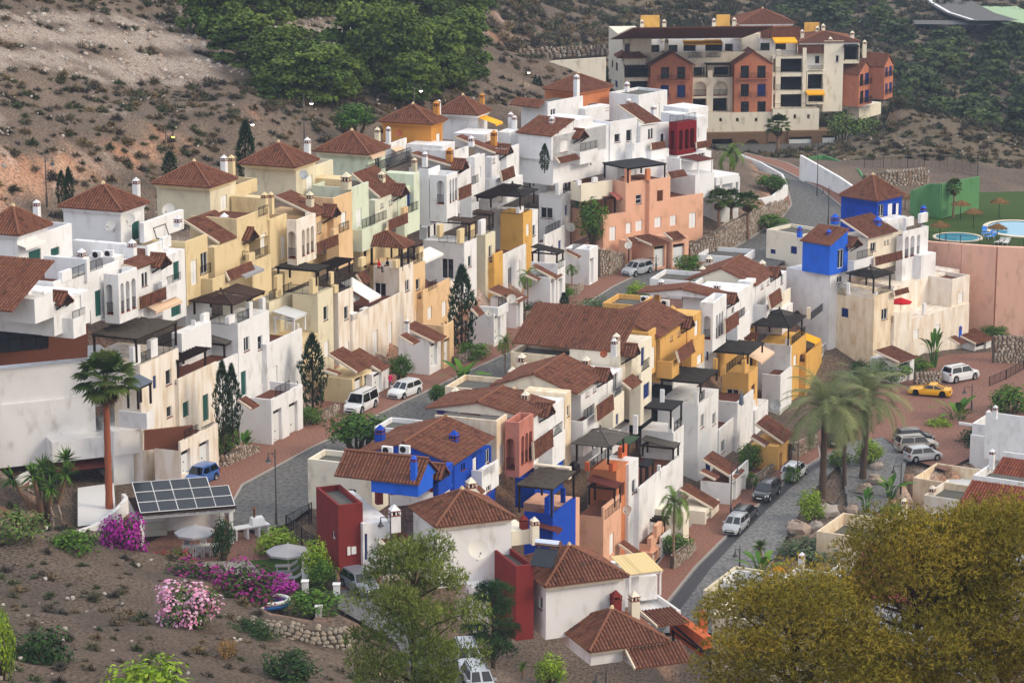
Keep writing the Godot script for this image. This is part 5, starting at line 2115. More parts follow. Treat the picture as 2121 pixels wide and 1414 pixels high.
func build_houses1() -> void:
	N("terraced_house","white house at the left edge with a tiled pyramid roof and a long white awning","house","white and pastel houses climbing behind the street",-41.76,7,-223.84,68)
	b(0,4.59,10.74,13.99,-3.43,0,"white")
	w("R",1.71,3.64,10.59,12.38,"t")
	w("R",.22,.99,11.01,12.07,"d")
	b(4.58,8.81,10.72,12.74,-6,0,"white")
	w("R",5.24,6.65,11.28,12,"g")
	pp(4.58,8.81,-6,0,12.74,.9,"FR","white","terracotta")
	hp(-.61,4.76,-3.75,.6,14.29,1.84,"tile","white")
	ch(9.66,-4,13.29,15.37,.51,"white","")
	aw(.04,3.36,-.2,.8,13.37,13.12,"white_cloth")
	b(-4.84,.86,8.04,10.65,.9,6.4,"white")
	pp(-4.84,.86,.9,6.4,10.65,.9,"FL","white","terracotta")
	b(-.01,.49,10.63,12.57,2.57,6.7,"white")
	ch(.39,6,12.09,13.44,.6,"white","")
	pl(-3.62,-1.97,11.27,12.14,6.1,6.5,"white","pillar")
	rl(-2.03,6.5,.04,6.5,11.27,.9)
	N("terraced_house","white house at the left edge with a brown tiled lean roof and two white chimneys","house","white and pastel houses climbing behind the street",-37.6,7,-207.46,68)
	b(.1,2.84,10.17,12.15,-3.09,0,"white")
	sx(-3.2,3.3,-9.5,0,11.87,14.67,"tile")
	ch(1.52,-1.5,11.54,13.83,.44,"white","")
	ch(2.13,-.4,11.21,12.4,.68,"white","")
	po(4.4,11.87,.4,2,1.3,.8)
	b(3.19,8.73,8.49,11.21,-6.2,-.2,"white")
	w("R",6.56,7.43,9.83,11.03,"s")
	b(4.43,6.37,8.11,8.83,-2.16,.8,"white")
	pp(4.43,6.37,-2.16,.8,8.83,.9,"FL","white","terracotta")
	rl(4.49,.75,6.39,.75,9.41,.9)
	N("terraced_house","white house with green shutters, three arches and a hanging swing seat on its terrace","house","white and pastel houses climbing behind the street",-35.32,7,-239.77,68)
	b(0,4.29,10.15,13.08,-5.94,0,"white")
	w("R",1.97,3.36,10.04,11.86,"t")
	hp(-.69,4.32,-6.11,.6,13.41,1.84,"tile","white")
	ch(11.66,-5,12.01,14.25,.56,"white","")
	b(-15.67,-10.77,6.67,10.33,1,6,"white")
	w("R",-14.9,-13.86,7.09,9.33,"g")
	pp(-15.67,-10.77,1,6,10.33,.9,"F","white","terracotta")
	rl(-15.52,6,-13.5,6,11.09,.9)
	b(-14.01,-10.79,6.47,10.23,6.38,7.8,"white")
	w("L",6.57,7.23,7.27,9.84,"ar")
	w("R",-13.7,-13.14,7.35,9.9,"ar")
	w("R",-12.81,-12.18,7.32,9.91,"ar")
	w("R",-11.85,-11.13,7.32,9.94,"ar")
	pp(-14.01,-10.79,6.38,7.8,10.23,.5,"FLR","white","roof_white")
	b(-4.26,-3.5,9.61,11.21,-2.5,3.2,"white")
	b(-10.49,-8.92,10.19,11.38,2.91,5.4,"white")
	b(-8.53,-4.38,5.21,10.01,-.5,6.5,"white")
	w("R",-7.84,-7.39,8.33,9.55,"e")
	w("R",-7.26,-6.87,8.34,9.55,"e")
	sh(-9.21,-5.05,6.8,4.87,10.33,10.6,"tile")
	ch(-5.84,4.5,9.81,12.14,.61,"white","")
	po(-5.07,10.79,7.4,2.3,1.5,.9)
	b(-2.75,1.61,3.8,9.95,.6,5.6,"white")
	w("R",-4.03,-3.31,7.44,9.19,"g")
	w("R",-.59,.47,7.43,9.1,"g")
	w("R",-1.19,.58,4.17,5.4,"g")
	b(-5.91,-2.41,6.72,7.14,6.56,7.4,"white")
	pp(-5.91,-2.41,6.56,7.4,7.14,.9,"F","white","terracotta")
	pl(-5.88,-4.92,7.93,8.53,7,7.4,"white","pillar")
	rl(-4.87,7.35,-2.42,7.35,7.83,.9)
	sh(-10.81,-5.9,7.8,7.8,7.1,8.12,"tile")
	b(.65,8.08,10.4,12.21,1.56,2,"white")
	b(-3.18,-.3,9.5,10.1,.5,4.5,"white")
	pp(-3.18,-.3,.5,4.5,10.1,.9,"F","white","terracotta")
	pl(-.53,.96,10.25,11.25,4.2,4.6,"white","pillar")
	aw(-7.62,-2.88,6.5,7.7,6.77,6.27,"peach_cloth")
	N("terraced_house","cream house with a pyramid tile roof, white doors and two chimneys side by side","house","white and pastel houses climbing behind the street",-28.97,7,-255.51,68)
	b(0,5.32,8.97,12.5,-5.81,0,"cream_pale")
	w("R",2.07,3.43,10.07,11.5,"s")
	hp(-1.02,4.63,-5.83,.6,12.9,1.84,"tile","cream")
	ch(12.32,-5,11.56,13.76,.56,"white","")
	ch(14.88,-5.5,10.94,13.35,.56,"cream","")
	b(5.92,10.42,10.66,11.35,-5.3,-.3,"cream")
	pp(5.92,10.42,-5.3,-.3,11.35,.6,"FR","cream","terracotta")
	b(3.86,5.29,9.39,11.26,.23,3.5,"cream")
	sh(-7.63,-1.63,5,1.35,9.03,10.9,"tile")
	ch(-3.77,3.5,8.93,11.17,.65,"white","")
	po(-2.22,9.53,5.8,2.3,1.5,.95)
	b(-8.06,-1.15,6.88,8.62,3.93,4.7,"cream")
	w("R",-6.79,-6.38,7.72,8.3,"d")
	w("R",-6.26,-5.87,7.74,8.29,"d")
	w("R",-4.49,-4.1,7.67,8.23,"d")
	w("R",-3.97,-3.6,7.69,8.23,"d")
	ch(-16.1,5.4,12.09,13.17,.56,"white","")
	b(-14.87,-10.68,4.56,9.57,.9,5.4,"cream")
	w("R",-13.94,-12.78,6.23,8.54,"s")
	w("R",-12.08,-10.72,6.9,8.88,"f")
	pp(-14.87,-10.68,.9,5.4,9.57,.9,"FLB","cream","terracotta")
	b(-8.85,-3.15,4.01,8.84,4.37,5.1,"cream")
	b(-12.13,-8.83,4.57,5.68,5.14,6.6,"cream")
	pp(-12.13,-8.83,5.14,6.6,5.68,.9,"FL","cream","terracotta")
	rl(-14.36,6.6,-12.37,6.6,7.29,.9)
	b(-3.31,.64,2.74,6.54,5.12,6.1,"cream")
	w("R",-1.44,-.42,7.39,8.69,"s")
	pl(-3.84,-2.64,6.58,7.35,5.7,6.1,"cream","pillar")
	rl(-2.62,6.1,0,6.1,6.59,.9)
	rl(-3.31,5.12,-3.31,5.72,6.59,.9)
	b(.95,3.15,5.64,8.29,1.8,4.8,"cream")
	w("R",1.02,2.1,6.84,8.15,"s")
	sh(-9.57,-4.4,7,6.55,5.99,6.85,"tile")
	aw(-7.33,-3.34,6.2,7.4,6.3,6,"grey_cloth")
	N("terraced_house","peach house with a pyramid roof, a satellite dish by its door and white arched loggia","house","white and pastel houses climbing behind the street",-22.09,7,-272.53,68)
	b(0,4.55,8.69,11.74,-5.87,0,"cream_pale")
	w("R",2.41,3.84,8.56,10.5,"s")
	hp(-1.19,4.35,-6.01,.6,12.03,1.92,"tile","cream")
	ch(12.88,-5,10.54,12.83,.57,"white","")
	b(5.18,9.4,9.37,10.58,-5.3,-.3,"cream_pale")
	pp(5.18,9.4,-5.3,-.3,10.58,.6,"FR","cream_pale","terracotta")
	b(4.55,6.92,8.01,10.01,-.17,3,"cream")
	sh(-5.72,-1.95,5,.41,8.14,9.81,"tile")
	ch(-3.92,3.5,7.96,10.26,.64,"cream_pale","")
	ch(-16.15,4.7,10.05,12.27,.53,"cream","")
	ch(-14.23,4.4,9.71,11.94,.48,"cream","")
	po(-2.92,8.76,6,2.2,1.5,.95)
	b(-16.36,-12.69,4.78,8.69,.8,5.3,"cream")
	w("R",-14.1,-13.04,5.24,7.57,"s")
	pp(-16.36,-12.69,.8,5.3,8.69,.9,"FLB","cream","terracotta")
	rl(-18.56,5.3,-16.64,5.3,10.21,.9)
	b(-22.67,-15.97,8.08,10.03,.1,5.1,"cream")
	w("R",-17.88,-16.72,6.86,8.41,"s")
	pp(-22.67,-15.97,.1,5.1,10.03,.7,"FL","cream","terracotta")
	b(-14.83,-10.59,4.89,8.91,6.37,7.4,"white_stain")
	w("L",6.45,7.27,5.66,8.3,"ar")
	w("R",-13.68,-13.04,5.66,8.25,"ar")
	w("R",-12.69,-12.04,5.7,8.26,"ar")
	w("R",-11.74,-11.06,5.73,8.27,"ar")
	pp(-14.83,-10.59,6.37,7.4,8.91,.5,"FLR","white_stain","roof_white")
	b(-5.24,-1.17,4.51,7.88,-1.2,4.8,"peach")
	w("R",-5.01,-4.56,6.13,7.34,"d")
	w("R",-4.45,-4.06,6.13,7.34,"d")
	b(-2.66,1.7,4.46,8.53,1,5.5,"peach")
	w("R",-.91,.3,6.12,7.63,"s")
	pp(-2.66,1.7,1,5.5,8.53,.9,"FL","peach","terracotta")
	b(-3.37,-.11,2.39,5.02,5,6.4,"peach")
	pp(-3.37,-.11,5,6.4,5.02,.9,"F","peach","terracotta")
	pl(-4.54,-3.49,5.94,6.63,6,6.4,"peach","pillar")
	rl(-3.18,6.35,-.87,6.35,6,.9)
	sh(-10.68,-5.62,7.4,7.36,5.43,6.43,"tile")
	N("terraced_house","pale mint green house with a pyramid roof and a lattice fenced roof terrace","house","white and pastel houses climbing behind the street",-15.57,7,-288.65,68)
	b(0,4.52,7.57,10.33,-6.15,0,"mint")
	w("R",1.85,3.22,8.1,9.78,"f")
	hp(-.9,4.6,-6.14,.6,10.7,1.98,"tile","cream_pale")
	ch(13.29,-5,9.23,11.42,.52,"cream_pale","")
	ch(17.38,-5.5,8.86,10.89,.46,"white","")
	aw(-.46,3.03,.1,.7,10.65,10.35,"peach_cloth")
	b(9.34,11.36,4.6,6.79,-4.34,1,"mint")
	pp(9.34,11.36,-4.34,1,6.79,.3,"F","mint","terracotta")
	la(-2.71,1,9.37,1,8.84,.9,"iron")
	la(5.42,-.5,12.37,-.5,7.88,1.6,"iron")
	ch(10.04,1,6.96,8.78,.48,"cream_pale","")
	sh(-7.82,-1.93,5,1.76,7.46,9.8,"tile")
	ch(-4.1,3.5,7.29,9.65,.63,"cream_pale","")
	ch(-15.93,5,9.66,11.49,.84,"cream_pale","")
	po(-3.5,8.16,6,2.2,1.5,.95)
	b(-15.61,-11.45,4.77,8.85,.9,5.4,"mint")
	w("R",-14.57,-13.23,5.47,7.34,"s")
	pp(-15.61,-11.45,.9,5.4,8.85,.9,"FLB","mint","terracotta")
	b(-8.84,-3.08,3.92,7.32,4.15,4.9,"mint_pale")
	w("R",-7.56,-7.22,6.24,6.74,"d")
	w("R",-7.13,-6.76,6.28,6.77,"d")
	w("R",-5.39,-5.05,6.19,6.72,"d")
	w("R",-4.92,-4.58,6.22,6.73,"d")
	b(-3.26,.39,4.27,7.46,1,5,"mint")
	w("R",-.92,.54,5.21,6.75,"u")
	b(-15.7,-9.45,3.21,4.55,5.45,6.6,"mint")
	pp(-15.7,-9.45,5.45,6.6,4.55,.9,"FL","mint","terracotta")
	rl(-15.69,6.6,-9.66,6.6,5.64,.9)
	b(-4.27,-.34,2.8,4.09,5.2,6.2,"mint")
	pp(-4.27,-.34,5.2,6.2,4.09,.9,"F","mint","terracotta")
	pl(-4.34,-3.29,4.94,5.84,5.8,6.2,"peach","pillar")
	rl(-3.13,6.15,-.55,6.15,5.06,.9)
	b(0,1.53,3.06,8.69,1.9,5.4,"mint")
	sh(-10.79,-5.64,7.2,7.18,4.62,5.66,"tile")
	N("terraced_house","white house with an ochre walled tower and a lattice screen in its white arch","house","white and pastel houses climbing behind the street",-9.19,7,-304.45,68)
	b(0,3.26,8.37,11.4,-6.01,0,"ochre")
	w("R",1.48,2.61,8.65,10.13,"s")
	hp(-.92,3.37,-6.16,.6,11.6,1.8,"tile","ochre")
	b(-6.63,-2.35,7.57,9.64,-6.01,-2,"white")
	w("R",-5.5,-3.65,8.16,9.07,"s")
	pp(-6.63,-2.35,-6.01,-2,9.64,.5,"FL","white","terracotta")
	ch(-10.17,-2,10.35,12.46,.49,"cream_pale","")
	ch(-7.31,-2,10.14,12.17,.45,"white","")
	aw(-7.09,-4.75,-1.8,-1.2,9.6,9.35,"peach_cloth")
	b(-2.53,.98,8.06,9.48,-1.92,2.5,"white")
	b(-2.71,1.44,6.92,8.31,0,4,"white")
	pp(-2.71,1.44,0,4,8.31,.7,"FL","white","terracotta")
	sh(-4.36,-.94,5,-.7,7.52,8.67,"tile")
	ch(-2.86,3.5,7.28,9.49,.65,"ochre","")
	ch(-13.98,5.4,9.06,10.77,.48,"white","")
	po(-4.07,8.37,6,2.1,1.5,.95)
	b(-12.87,-9.69,2.33,7.68,4.2,5.3,"white")
	w("R",-12.08,-10.74,3.84,6.15,"s")
	pp(-12.87,-9.69,4.2,5.3,7.68,.9,"FL","white","terracotta")
	b(-12.79,-9.73,2.87,7.52,5.41,7.4,"white")
	w("L",6.25,7.11,4.9,7.51,"ar")
	w("R",-11.95,-11.44,4.88,7.51,"ar")
	w("R",-11.17,-10.69,4.92,7.52,"ar")
	w("R",-10.42,-9.87,4.98,7.58,"ar")
	pp(-12.79,-9.73,5.41,7.4,7.52,.5,"FLR","white","roof_white")
	b(-3.82,2.28,2.12,7.01,-1.1,4.9,"white")
	w("R",-2.74,-1.86,5.44,5.58,"s")
	w("R",-.06,1.09,5.72,6.92,"s")
	b(-3.22,-1.08,1.69,4.36,4.88,6.3,"white")
	pp(-3.22,-1.08,4.88,6.3,4.36,.9,"F","white","terracotta")
	rl(-3,6.25,-1.07,6.25,5.36,.9)
	sh(-9.2,-5.37,7.2,7.18,4.71,6.01,"tile")
	N("terraced_house","white house with a pyramid roof and a yellow awning over its roof terrace","house","white and pastel houses climbing behind the street",-4.04,7,-317.21,68)
	b(0,2.92,7.5,10.55,-5.35,0,"white")
	hp(-1.36,3.04,-5.08,.6,10.84,1.88,"tile","white")
	ch(13.29,-5,9.34,11.35,.5,"ochre","")
	ch(-11.08,-.5,11.83,13.87,.61,"ochre","")
	ch(-8.24,-1.4,11.61,13.51,.33,"white","")
	aw(-.23,1.96,-.2,2.4,10.47,9.72,"yellow_cloth")
	b(-4.54,-.39,7.45,9.11,-1.19,2.7,"white")
	sh(-6.68,-2.21,5,-.12,7.4,8.97,"tile")
	ch(-4.03,3.7,7.4,9.7,.6,"ochre","")
	ch(-13.86,5,9.23,10.51,.56,"white","")
	po(-4.49,8.07,6,2,1.5,.9)
	b(-13.62,-10.58,2.89,7.07,4.52,5.3,"white")
	w("R",-12.62,-11.72,5.41,6.69,"s")
	pp(-13.62,-10.58,4.52,5.3,7.07,.9,"FLB","white","terracotta")
	b(-7.63,-3.03,3.16,7.04,4.1,4.9,"white")
	w("R",-7.4,-7.03,6.26,6.86,"d")
	w("R",-6.96,-6.58,6.28,6.86,"d")
	w("R",-5.23,-4.63,6.33,6.91,"d")
	b(-10.17,-8.01,2.24,4.05,4.69,6.4,"white")
	pp(-10.17,-8.01,4.69,6.4,4.05,.9,"FL","white","terracotta")
	b(-5,-1.06,3.65,6.8,1.7,5.7,"white")
	pp(-5,-1.06,1.7,5.7,6.8,.9,"FL","white","terracotta")
	ch(5.4,2,8.17,10.43,.51,"white","")
	ch(4.18,3,7.66,10.25,.46,"white","")
	b(1.3,4.43,6.34,8.54,1.85,3.5,"white")
	sh(-10.08,-6.05,7.2,6.97,4.78,5.97,"tile")
	b(-8.18,-1.89,1.92,4.21,2.5,6.5,"white")
	flush()

func build_houses2() -> void:
	N("terraced_house","white house with a thatched terrace pergola above weathered cream walls and two garages","house","terraced houses along the upper street",-31.55,0,-222.43,68)
	b(0,3.37,-.5,10.18,-2.6,0,"white_stain")
	w("R",2.16,2.69,7.6,8.75,"u")
	w("R",-2.75,-1.93,6.14,7.19,"d")
	pl(-.93,.3,10.38,11.97,-.45,-.05,"white","pillar")
	pl(2.08,3.26,10.36,11.9,-.45,-.05,"white","pillar")
	rl(.32,-.1,2.01,-.1,10.27,.9)
	rl(3.31,-.1,6.32,-.1,10.26,.9)
	la(8.39,-3,11.53,-3,9.68,.9,"iron")
	b(3.39,6.75,-.5,10.25,-6,0,"white_stain")
	w("R",4.36,5.35,7.38,8.73,"d")
	w("R",4.35,5.28,4.49,5.48,"d")
	pg(-.69,6.55,-4.26,.2,10.57,12.72,"t","timber","thatch")
	b(5.87,13.01,-.5,7.17,-4.6,.4,"white_stain")
	w("R",6.51,7.58,4.02,5.39,"g")
	w("R",10.13,11.18,2.79,5.2,"g")
	pp(5.87,13.01,-4.6,.4,7.17,.5,"F","white_stain","terracotta")
	pg(6.21,11.54,-2.3,.3,7.6,9.2,"s","timber","thatch")
	b(12.03,17.57,6.11,7.92,-3.22,-2.6,"white")
	pg(-3.41,-.92,.45,1.8,7.31,9.22,"v","timber","slate")
	b(-2.74,-1.5,5.48,6.36,-.61,2.1,"white")
	pp(-2.74,-1.5,-.61,2.1,6.36,.5,"FL","white","terracotta")
	b(-.71,5.98,-.5,3.3,1.56,4.1,"white_stain")
	w("R",-.66,.96,1.1,3.17,"G")
	w("R",2.53,4.27,.59,3.08,"G")
	pp(-.71,5.98,1.56,4.1,3.3,.8,"F","white_stain","terracotta")
	rl(.12,4.05,2.51,4.05,3.94,.9)
	la(3.15,4.05,5.38,4.05,3.66,.7,"iron")
	N("terraced_house","white house with a hipped dark timber gazebo on top and green doors below","house","terraced houses along the upper street",-24.88,0,-238.94,68)
	b(0,6.21,-.5,10.08,-3.05,0,"white")
	w("R",1.08,2.19,7.17,8.51,"d")
	w("R",3.83,4.79,6.7,8.06,"d")
	w("R",.37,1.39,3.18,5.46,"g")
	w("R",4.17,5.66,3.44,4.72,"s")
	pl(-1.68,-.45,10.37,11.05,-.4,0,"white","pillar")
	pl(-3.62,-2.51,10.71,11.53,-1.9,-1.5,"white","pillar")
	pl(-5.42,-5.23,10.7,11.38,-1.8,-1.4,"white","pillar")
	rl(0,-2.87,0,-.98,9.83,.9)
	rl(.14,-.05,3.04,-.05,10.1,.9)
	b(-.25,4.7,9.4,12.04,-6.09,-5.2,"white")
	pg(-.55,2.99,-4.41,-.2,10.69,12.03,"h","timber","brown_boards")
	pg(3.43,6.47,-3.4,-.4,11.46,11.81,"v","timber","brown_boards")
	pl(2.33,3.01,10.11,11.54,-.4,0,"white","pillar")
	pl(8.83,9.46,8.94,10.48,-2.4,-2,"white","pillar")
	b(-8.65,-3.2,8.54,10.92,-1.98,-1,"white")
	sh(-7.35,-4.29,-1.5,-1.48,9.88,10.61,"tile")
	b(-7.79,-.46,-.5,7.05,-4.3,.2,"white")
	w("R",.04,.88,3.5,5.44,"g")
	pp(-7.79,-.46,-4.3,.2,7.05,.4,"F","white","terracotta")
	pg(-1.39,1.23,-3.2,-.6,6.95,8.44,"v","timber","grey_boards")
	b(4.62,12,-.5,6.27,-4.9,.5,"white")
	w("R",5.69,6.7,2.56,4.77,"s")
	pp(4.62,12,-4.9,.5,6.27,.9,"FL","white","terracotta")
	b(16.06,16.83,4.28,6.53,-5.02,-2,"white")
	b(-3.44,2.86,-.5,3.46,1.76,5,"white")
	w("R",-3.11,-1.44,.06,3.11,"G")
	w("R",.05,1.77,-.11,2.98,"G")
	pp(-3.44,2.86,1.76,5,3.46,.8,"FLR","white","terracotta")
	sh(-9.51,-8,6.2,4.87,4.99,5.69,"tile")
	rl(-2.59,5,.3,5,4.28,.9)
	N("terraced_house","cream house with a dark slatted pergola and a black dining set on its corner terrace","house","terraced houses along the upper street",-18.71,0,-254.19,68)
	b(0,3.37,-.5,9.53,-2.71,0,"cream_pale")
	w("R",1.21,2.17,6.62,8.01,"d")
	w("R",1.28,2.26,3,4.52,"s")
	pl(-.91,.27,9.71,11.21,-.45,-.05,"cream","pillar")
	rl(.4,-.1,2.98,-.1,9.75,.9)
	rl(0,-2.61,0,-.63,9.38,.9)
	pl(3.06,3.75,9.83,11.05,-.45,-.05,"cream","pillar")
	b(-3.42,1.56,-.5,9.09,-8.5,-3.5,"cream_pale")
	pl(-2.03,-1.09,9.36,9.96,-3.8,-3.4,"cream","pillar")
	pl(-1.81,-.66,9.32,11.37,-3.8,-3.4,"cream","pillar")
	rl(-3.33,-3.5,1.51,-3.5,9.25,.9)
	b(5.93,15.69,8.14,10.13,-8,-6.5,"cream")
	pg(-.4,2.44,-4.27,.2,10.41,11.98,"t","timber","dark_thatch")
	pg(3.94,8.63,-2.13,-.4,10,11.35,"s","timber","thatch")
	pl(3.53,4.49,8.9,9.63,-.3,.1,"cream","pillar")
	b(4.12,7.54,-.5,8.85,-.37,.2,"white_stain")
	w("R",5.4,6.33,5.83,7.2,"d")
	w("R",5.62,6.47,2.05,3.54,"s")
	la(4.36,.15,7.16,.15,8.86,.9,"iron")
	rl(4.95,0,7.76,0,8.85,.9)
	pg(1.63,4.82,-4.33,-1.8,6.19,7.41,"s","timber","thatch")
	pg(-3.83,-1.06,-3,-.6,6.24,7.89,"v","white_paint","glass_roof")
	b(-3.55,-.09,-.5,5.75,-4,0,"cream")
	w("R",1.22,2.18,3.01,4.47,"s")
	b(-3.88,.46,-.5,2.48,2.15,5.4,"cream")
	w("R",-3.34,-1.62,.1,2.45,"G")
	w("R",-1.19,.02,.25,2.24,"G")
	b(-.51,3.49,-.5,2.22,5.24,5.9,"white")
	w("R",-.18,1.7,.16,2.39,"G")
	sh(-3.6,-.34,5.8,2.8,3.12,4.68,"tile")
	sh(.79,2.99,6.2,2.98,2.29,3.85,"tile")
	sh(-9.32,-8.48,6.5,5.18,4.29,4.58,"tile")
	N("terraced_house","tall white house with white awnings over its terrace and a tile roofed gazebo where two","house","terraced houses along the upper street",-15.76,0,-260.16,68)
	b(0,12.29,-.5,5.5,-7,0,"white_stain")
	w("R",4.64,5.9,1.11,3.49,"s")
	w("R",8.31,9.39,1.05,3.53,"s")
	w("R",7.85,9.27,-1.14,.35,"s")
	w("R",-2.18,-1.01,2.65,3.88,"s")
	pp(0,12.29,-7,0,5.5,.6,"F","white_stain","terracotta")
	pl(0,1.19,5.55,6.24,-.4,0,"white","pillar")
	pl(2.46,3.78,5.45,6.22,-.4,0,"white","pillar")
	rl(1.35,-.05,2.46,-.05,5.3,.9)
	rl(3.91,-.05,6.52,-.05,5.29,.9)
	aw(4.22,7.03,-3.3,-.1,8.36,6.76,"white_cloth")
	aw(3.94,5.46,-3.2,-1.7,7.26,6.76,"white_cloth")
	b(12.38,15.94,-.5,8.45,-3.44,-.5,"white_stain")
	w("L",-3.32,-2.03,4.63,6.77,"f")
	w("R",13.82,14.91,5.68,6.88,"d")
	b(15.96,18.94,-.5,8.05,-5.5,-.5,"peach")
	w("R",16.53,17.54,5.27,6.45,"d")
	w("R",16.34,17.48,1.83,3.27,"s")
	pl(11.69,12.76,8.58,9.37,-.95,-.55,"cream","pillar")
	pl(6.75,7.86,9.55,10.43,-2.5,-2.1,"cream","pillar")
	rl(12.74,-.55,15.99,-.55,8.53,.9)
	rl(16.14,-.55,18.51,-.55,8.15,.9)
	pl(19.72,20.84,7.53,9.18,-1.9,-1.5,"cream","pillar")
	b(14.74,26.6,7.21,9.56,-6.85,-6,"cream")
	hp(12.77,15.4,-5.27,-.1,10.53,1.4,"tile","")
	pl(13.17,13.37,8.03,10.43,-.7,-.5,"timber","post")
	pl(14.8,15,8.03,10.43,-.7,-.5,"timber","post")
	pl(13.17,13.37,8.03,10.43,-4.87,-4.67,"timber","post")
	pl(14.8,15,8.03,10.43,-4.87,-4.67,"timber","post")
	pg(18.62,21.01,-4.5,-1.5,7.87,9.58,"v","timber","brown_boards")
	sh(7.66,9.73,-2.5,-3.17,7.57,8.53,"tile")
	b(16.76,23.95,-.5,4.38,-4.8,.2,"peach")
	w("R",17.93,19.08,1.89,3.2,"s")
	w("R",21.71,22.93,1.4,3.03,"s")
	pp(16.76,23.95,-4.8,.2,4.38,.9,"F","peach","terracotta")
	b(31.96,33.15,1.9,4.11,-6.3,-3.5,"peach")
	rl(18.18,.2,20.28,.2,4.93,.9)
	b(2.68,5.51,-.5,3.72,3.75,7.1,"white")
	w("R",3.12,4.58,.76,3.15,"G")
	b(5.6,8.08,-.5,3.8,3.92,7.4,"peach")
	w("R",5.58,7.06,.48,3.06,"G")
	pp(5.6,8.08,3.92,7.4,3.8,.7,"FL","peach","terracotta")
	sh(2.6,5.57,7.7,4.28,3.48,4.74,"tile")
	sh(-3.48,-1.81,8.1,6.61,4.65,5.37,"tile")
	ch(.9,5.5,4.47,6.07,.38,"white","")
	N("terraced_house","white house with a dark sliding door on its terrace wall and two stacked brown pergolas","house","terraced houses along the upper street",-5.21,0,-287.62,68)
	b(0,3.55,-.5,7.98,-4.87,0,"white")
	w("L",-2.65,-1.27,3.91,6.16,"f")
	w("R",1.11,2.08,5.07,6.32,"d")
	rl(.29,-.05,3.39,-.05,8.1,.9)
	rl(0,-2.98,0,-.36,7.87,.9)
	pl(-.99,.31,8.1,9.61,-.45,-.05,"cream","pillar")
	pl(2.02,3.33,8.13,9.56,-.45,-.05,"cream","pillar")
	pl(-.8,.27,8.59,9.92,-2.9,-2.5,"cream","pillar")
	pg(1.49,3.46,-5.08,.1,7.83,9.96,"v","timber","brown_boards")
	pg(11.13,12.58,-6.75,-1.5,7.37,9.19,"v","timber","brown_boards")
	b(3.57,13.25,7.28,8.66,-6.89,-6,"white")
	b(6.07,8.93,-.5,7.75,-1.21,0,"cream_pale")
	w("R",6.99,7.85,5.05,6.38,"d")
	pl(4.85,6.19,8.04,9.62,-.4,0,"white","pillar")
	rl(6.41,-.05,8.4,-.05,7.89,.9)
	aw(-9.49,-4.67,-2,-.4,8.33,7.73,"white_cloth")
	b(-5.37,-3.37,-.5,4.24,-4.3,.7,"white_stain")
	pp(-5.37,-3.37,-4.3,.7,4.24,.6,"F","white_stain","terracotta")
	b(-13.14,-9.7,-.5,3.57,6.11,8.9,"white")
	w("R",-12.91,-11.33,.53,3.32,"G")
	b(-12.73,-9.9,3.25,3.56,6.21,9.2,"white")
	pp(-12.73,-9.9,6.21,9.2,3.56,.6,"FL","white","terracotta")
	rl(-12.63,9.2,-10.44,9.2,4.27,.9)
	sh(-18.53,-16.84,9.4,8.63,4.53,5.26,"tile")
	N("terraced_house","white and yellow house with a dark hipped gazebo and red flowers on its terrace","house","terraced houses along the upper street",1.28,0,-303.66,68)
	b(0,2.78,-.5,8.31,-2.83,0,"ochre_light")
	w("R",.95,1.94,5.47,6.86,"s")
	pl(-1.21,.19,8.52,9.16,-.4,0,"white","pillar")
	rl(.43,-.05,2.14,-.05,8.38,.9)
	rl(0,-2.76,0,-.56,8.12,.9)
	b(2.82,4.64,-.5,8.05,-5,0,"white")
	w("R",2.91,3.79,5.12,6.42,"d")
	pg(-1.15,3.5,-3.8,.2,8.91,10.56,"h","timber","dark_thatch")
	pg(-7.01,1.47,-3,-1,10.65,11.28,"s","timber","thatch")
	b(1.3,15.87,7.67,10.4,-6.11,-5.5,"white")
	b(2.63,3.69,2.85,6.11,-4.56,-2.5,"white")
	b(-10.44,-7.85,-.5,4.61,-4.3,.7,"ochre_light")
	pp(-10.44,-7.85,-4.3,.7,4.61,.9,"F","ochre_light","terracotta")
	b(-7.82,-.62,-.5,4.05,-4.4,.6,"white")
	w("R",-6.07,-4.93,.53,3.15,"f")
	w("R",-3.52,-2.39,.74,3.44,"s")
	pp(-7.82,-.62,-4.4,.6,4.05,.9,"F","white","terracotta")
	sh(-22.1,-19.1,8.2,4.72,3.05,4.11,"tile")
	b(-21.6,-19.77,-.5,3.26,4.86,7.9,"white")
	w("R",-21.6,-20.65,-.09,2.79,"G")
	N("terraced_house","white house with blue shutters, a large satellite dish and a maroon roofed pergola","house","terraced houses along the upper street",5.9,0,-315.1,68)
	b(0,2.86,-.5,8.45,-2.92,0,"white")
	w("L",-2.71,-1.18,5.5,6.82,"d")
	w("R",1.08,1.86,5.71,6.97,"u")
	pl(-1.11,.31,8.56,10.03,-.4,0,"white","pillar")
	rl(.41,0,2.57,0,8.53,.9)
	pg(2.13,3.69,-5.18,-.2,8.61,10.53,"v","timber","maroon_boards")
	b(6.67,14.62,6.98,8.79,-6.74,-4.5,"white")
	b(-7.1,-.47,-.5,4.03,-.35,.6,"white")
	w("R",-2.68,-1.87,2.22,3.43,"u")
	w("R",-5.08,-4.32,2.22,3.25,"u")
	pp(-7.1,-.47,-.35,.6,4.03,.9,"F","white","terracotta")
	rl(-6.79,.6,-2.01,.6,4.94,.9)
	b(2.23,5.52,3.86,5.35,-2.13,-1.5,"ochre_light")
	pg(-18.15,-15.92,3.18,6.5,3.69,5.23,"v","timber","dark_thatch")
	b(-23.32,-20.99,-.5,3.52,4.58,7.6,"white")
	w("R",-23.13,-22.08,.22,3.18,"G")
	b(-21.6,-19.24,-.5,4.09,4.62,7.8,"white")
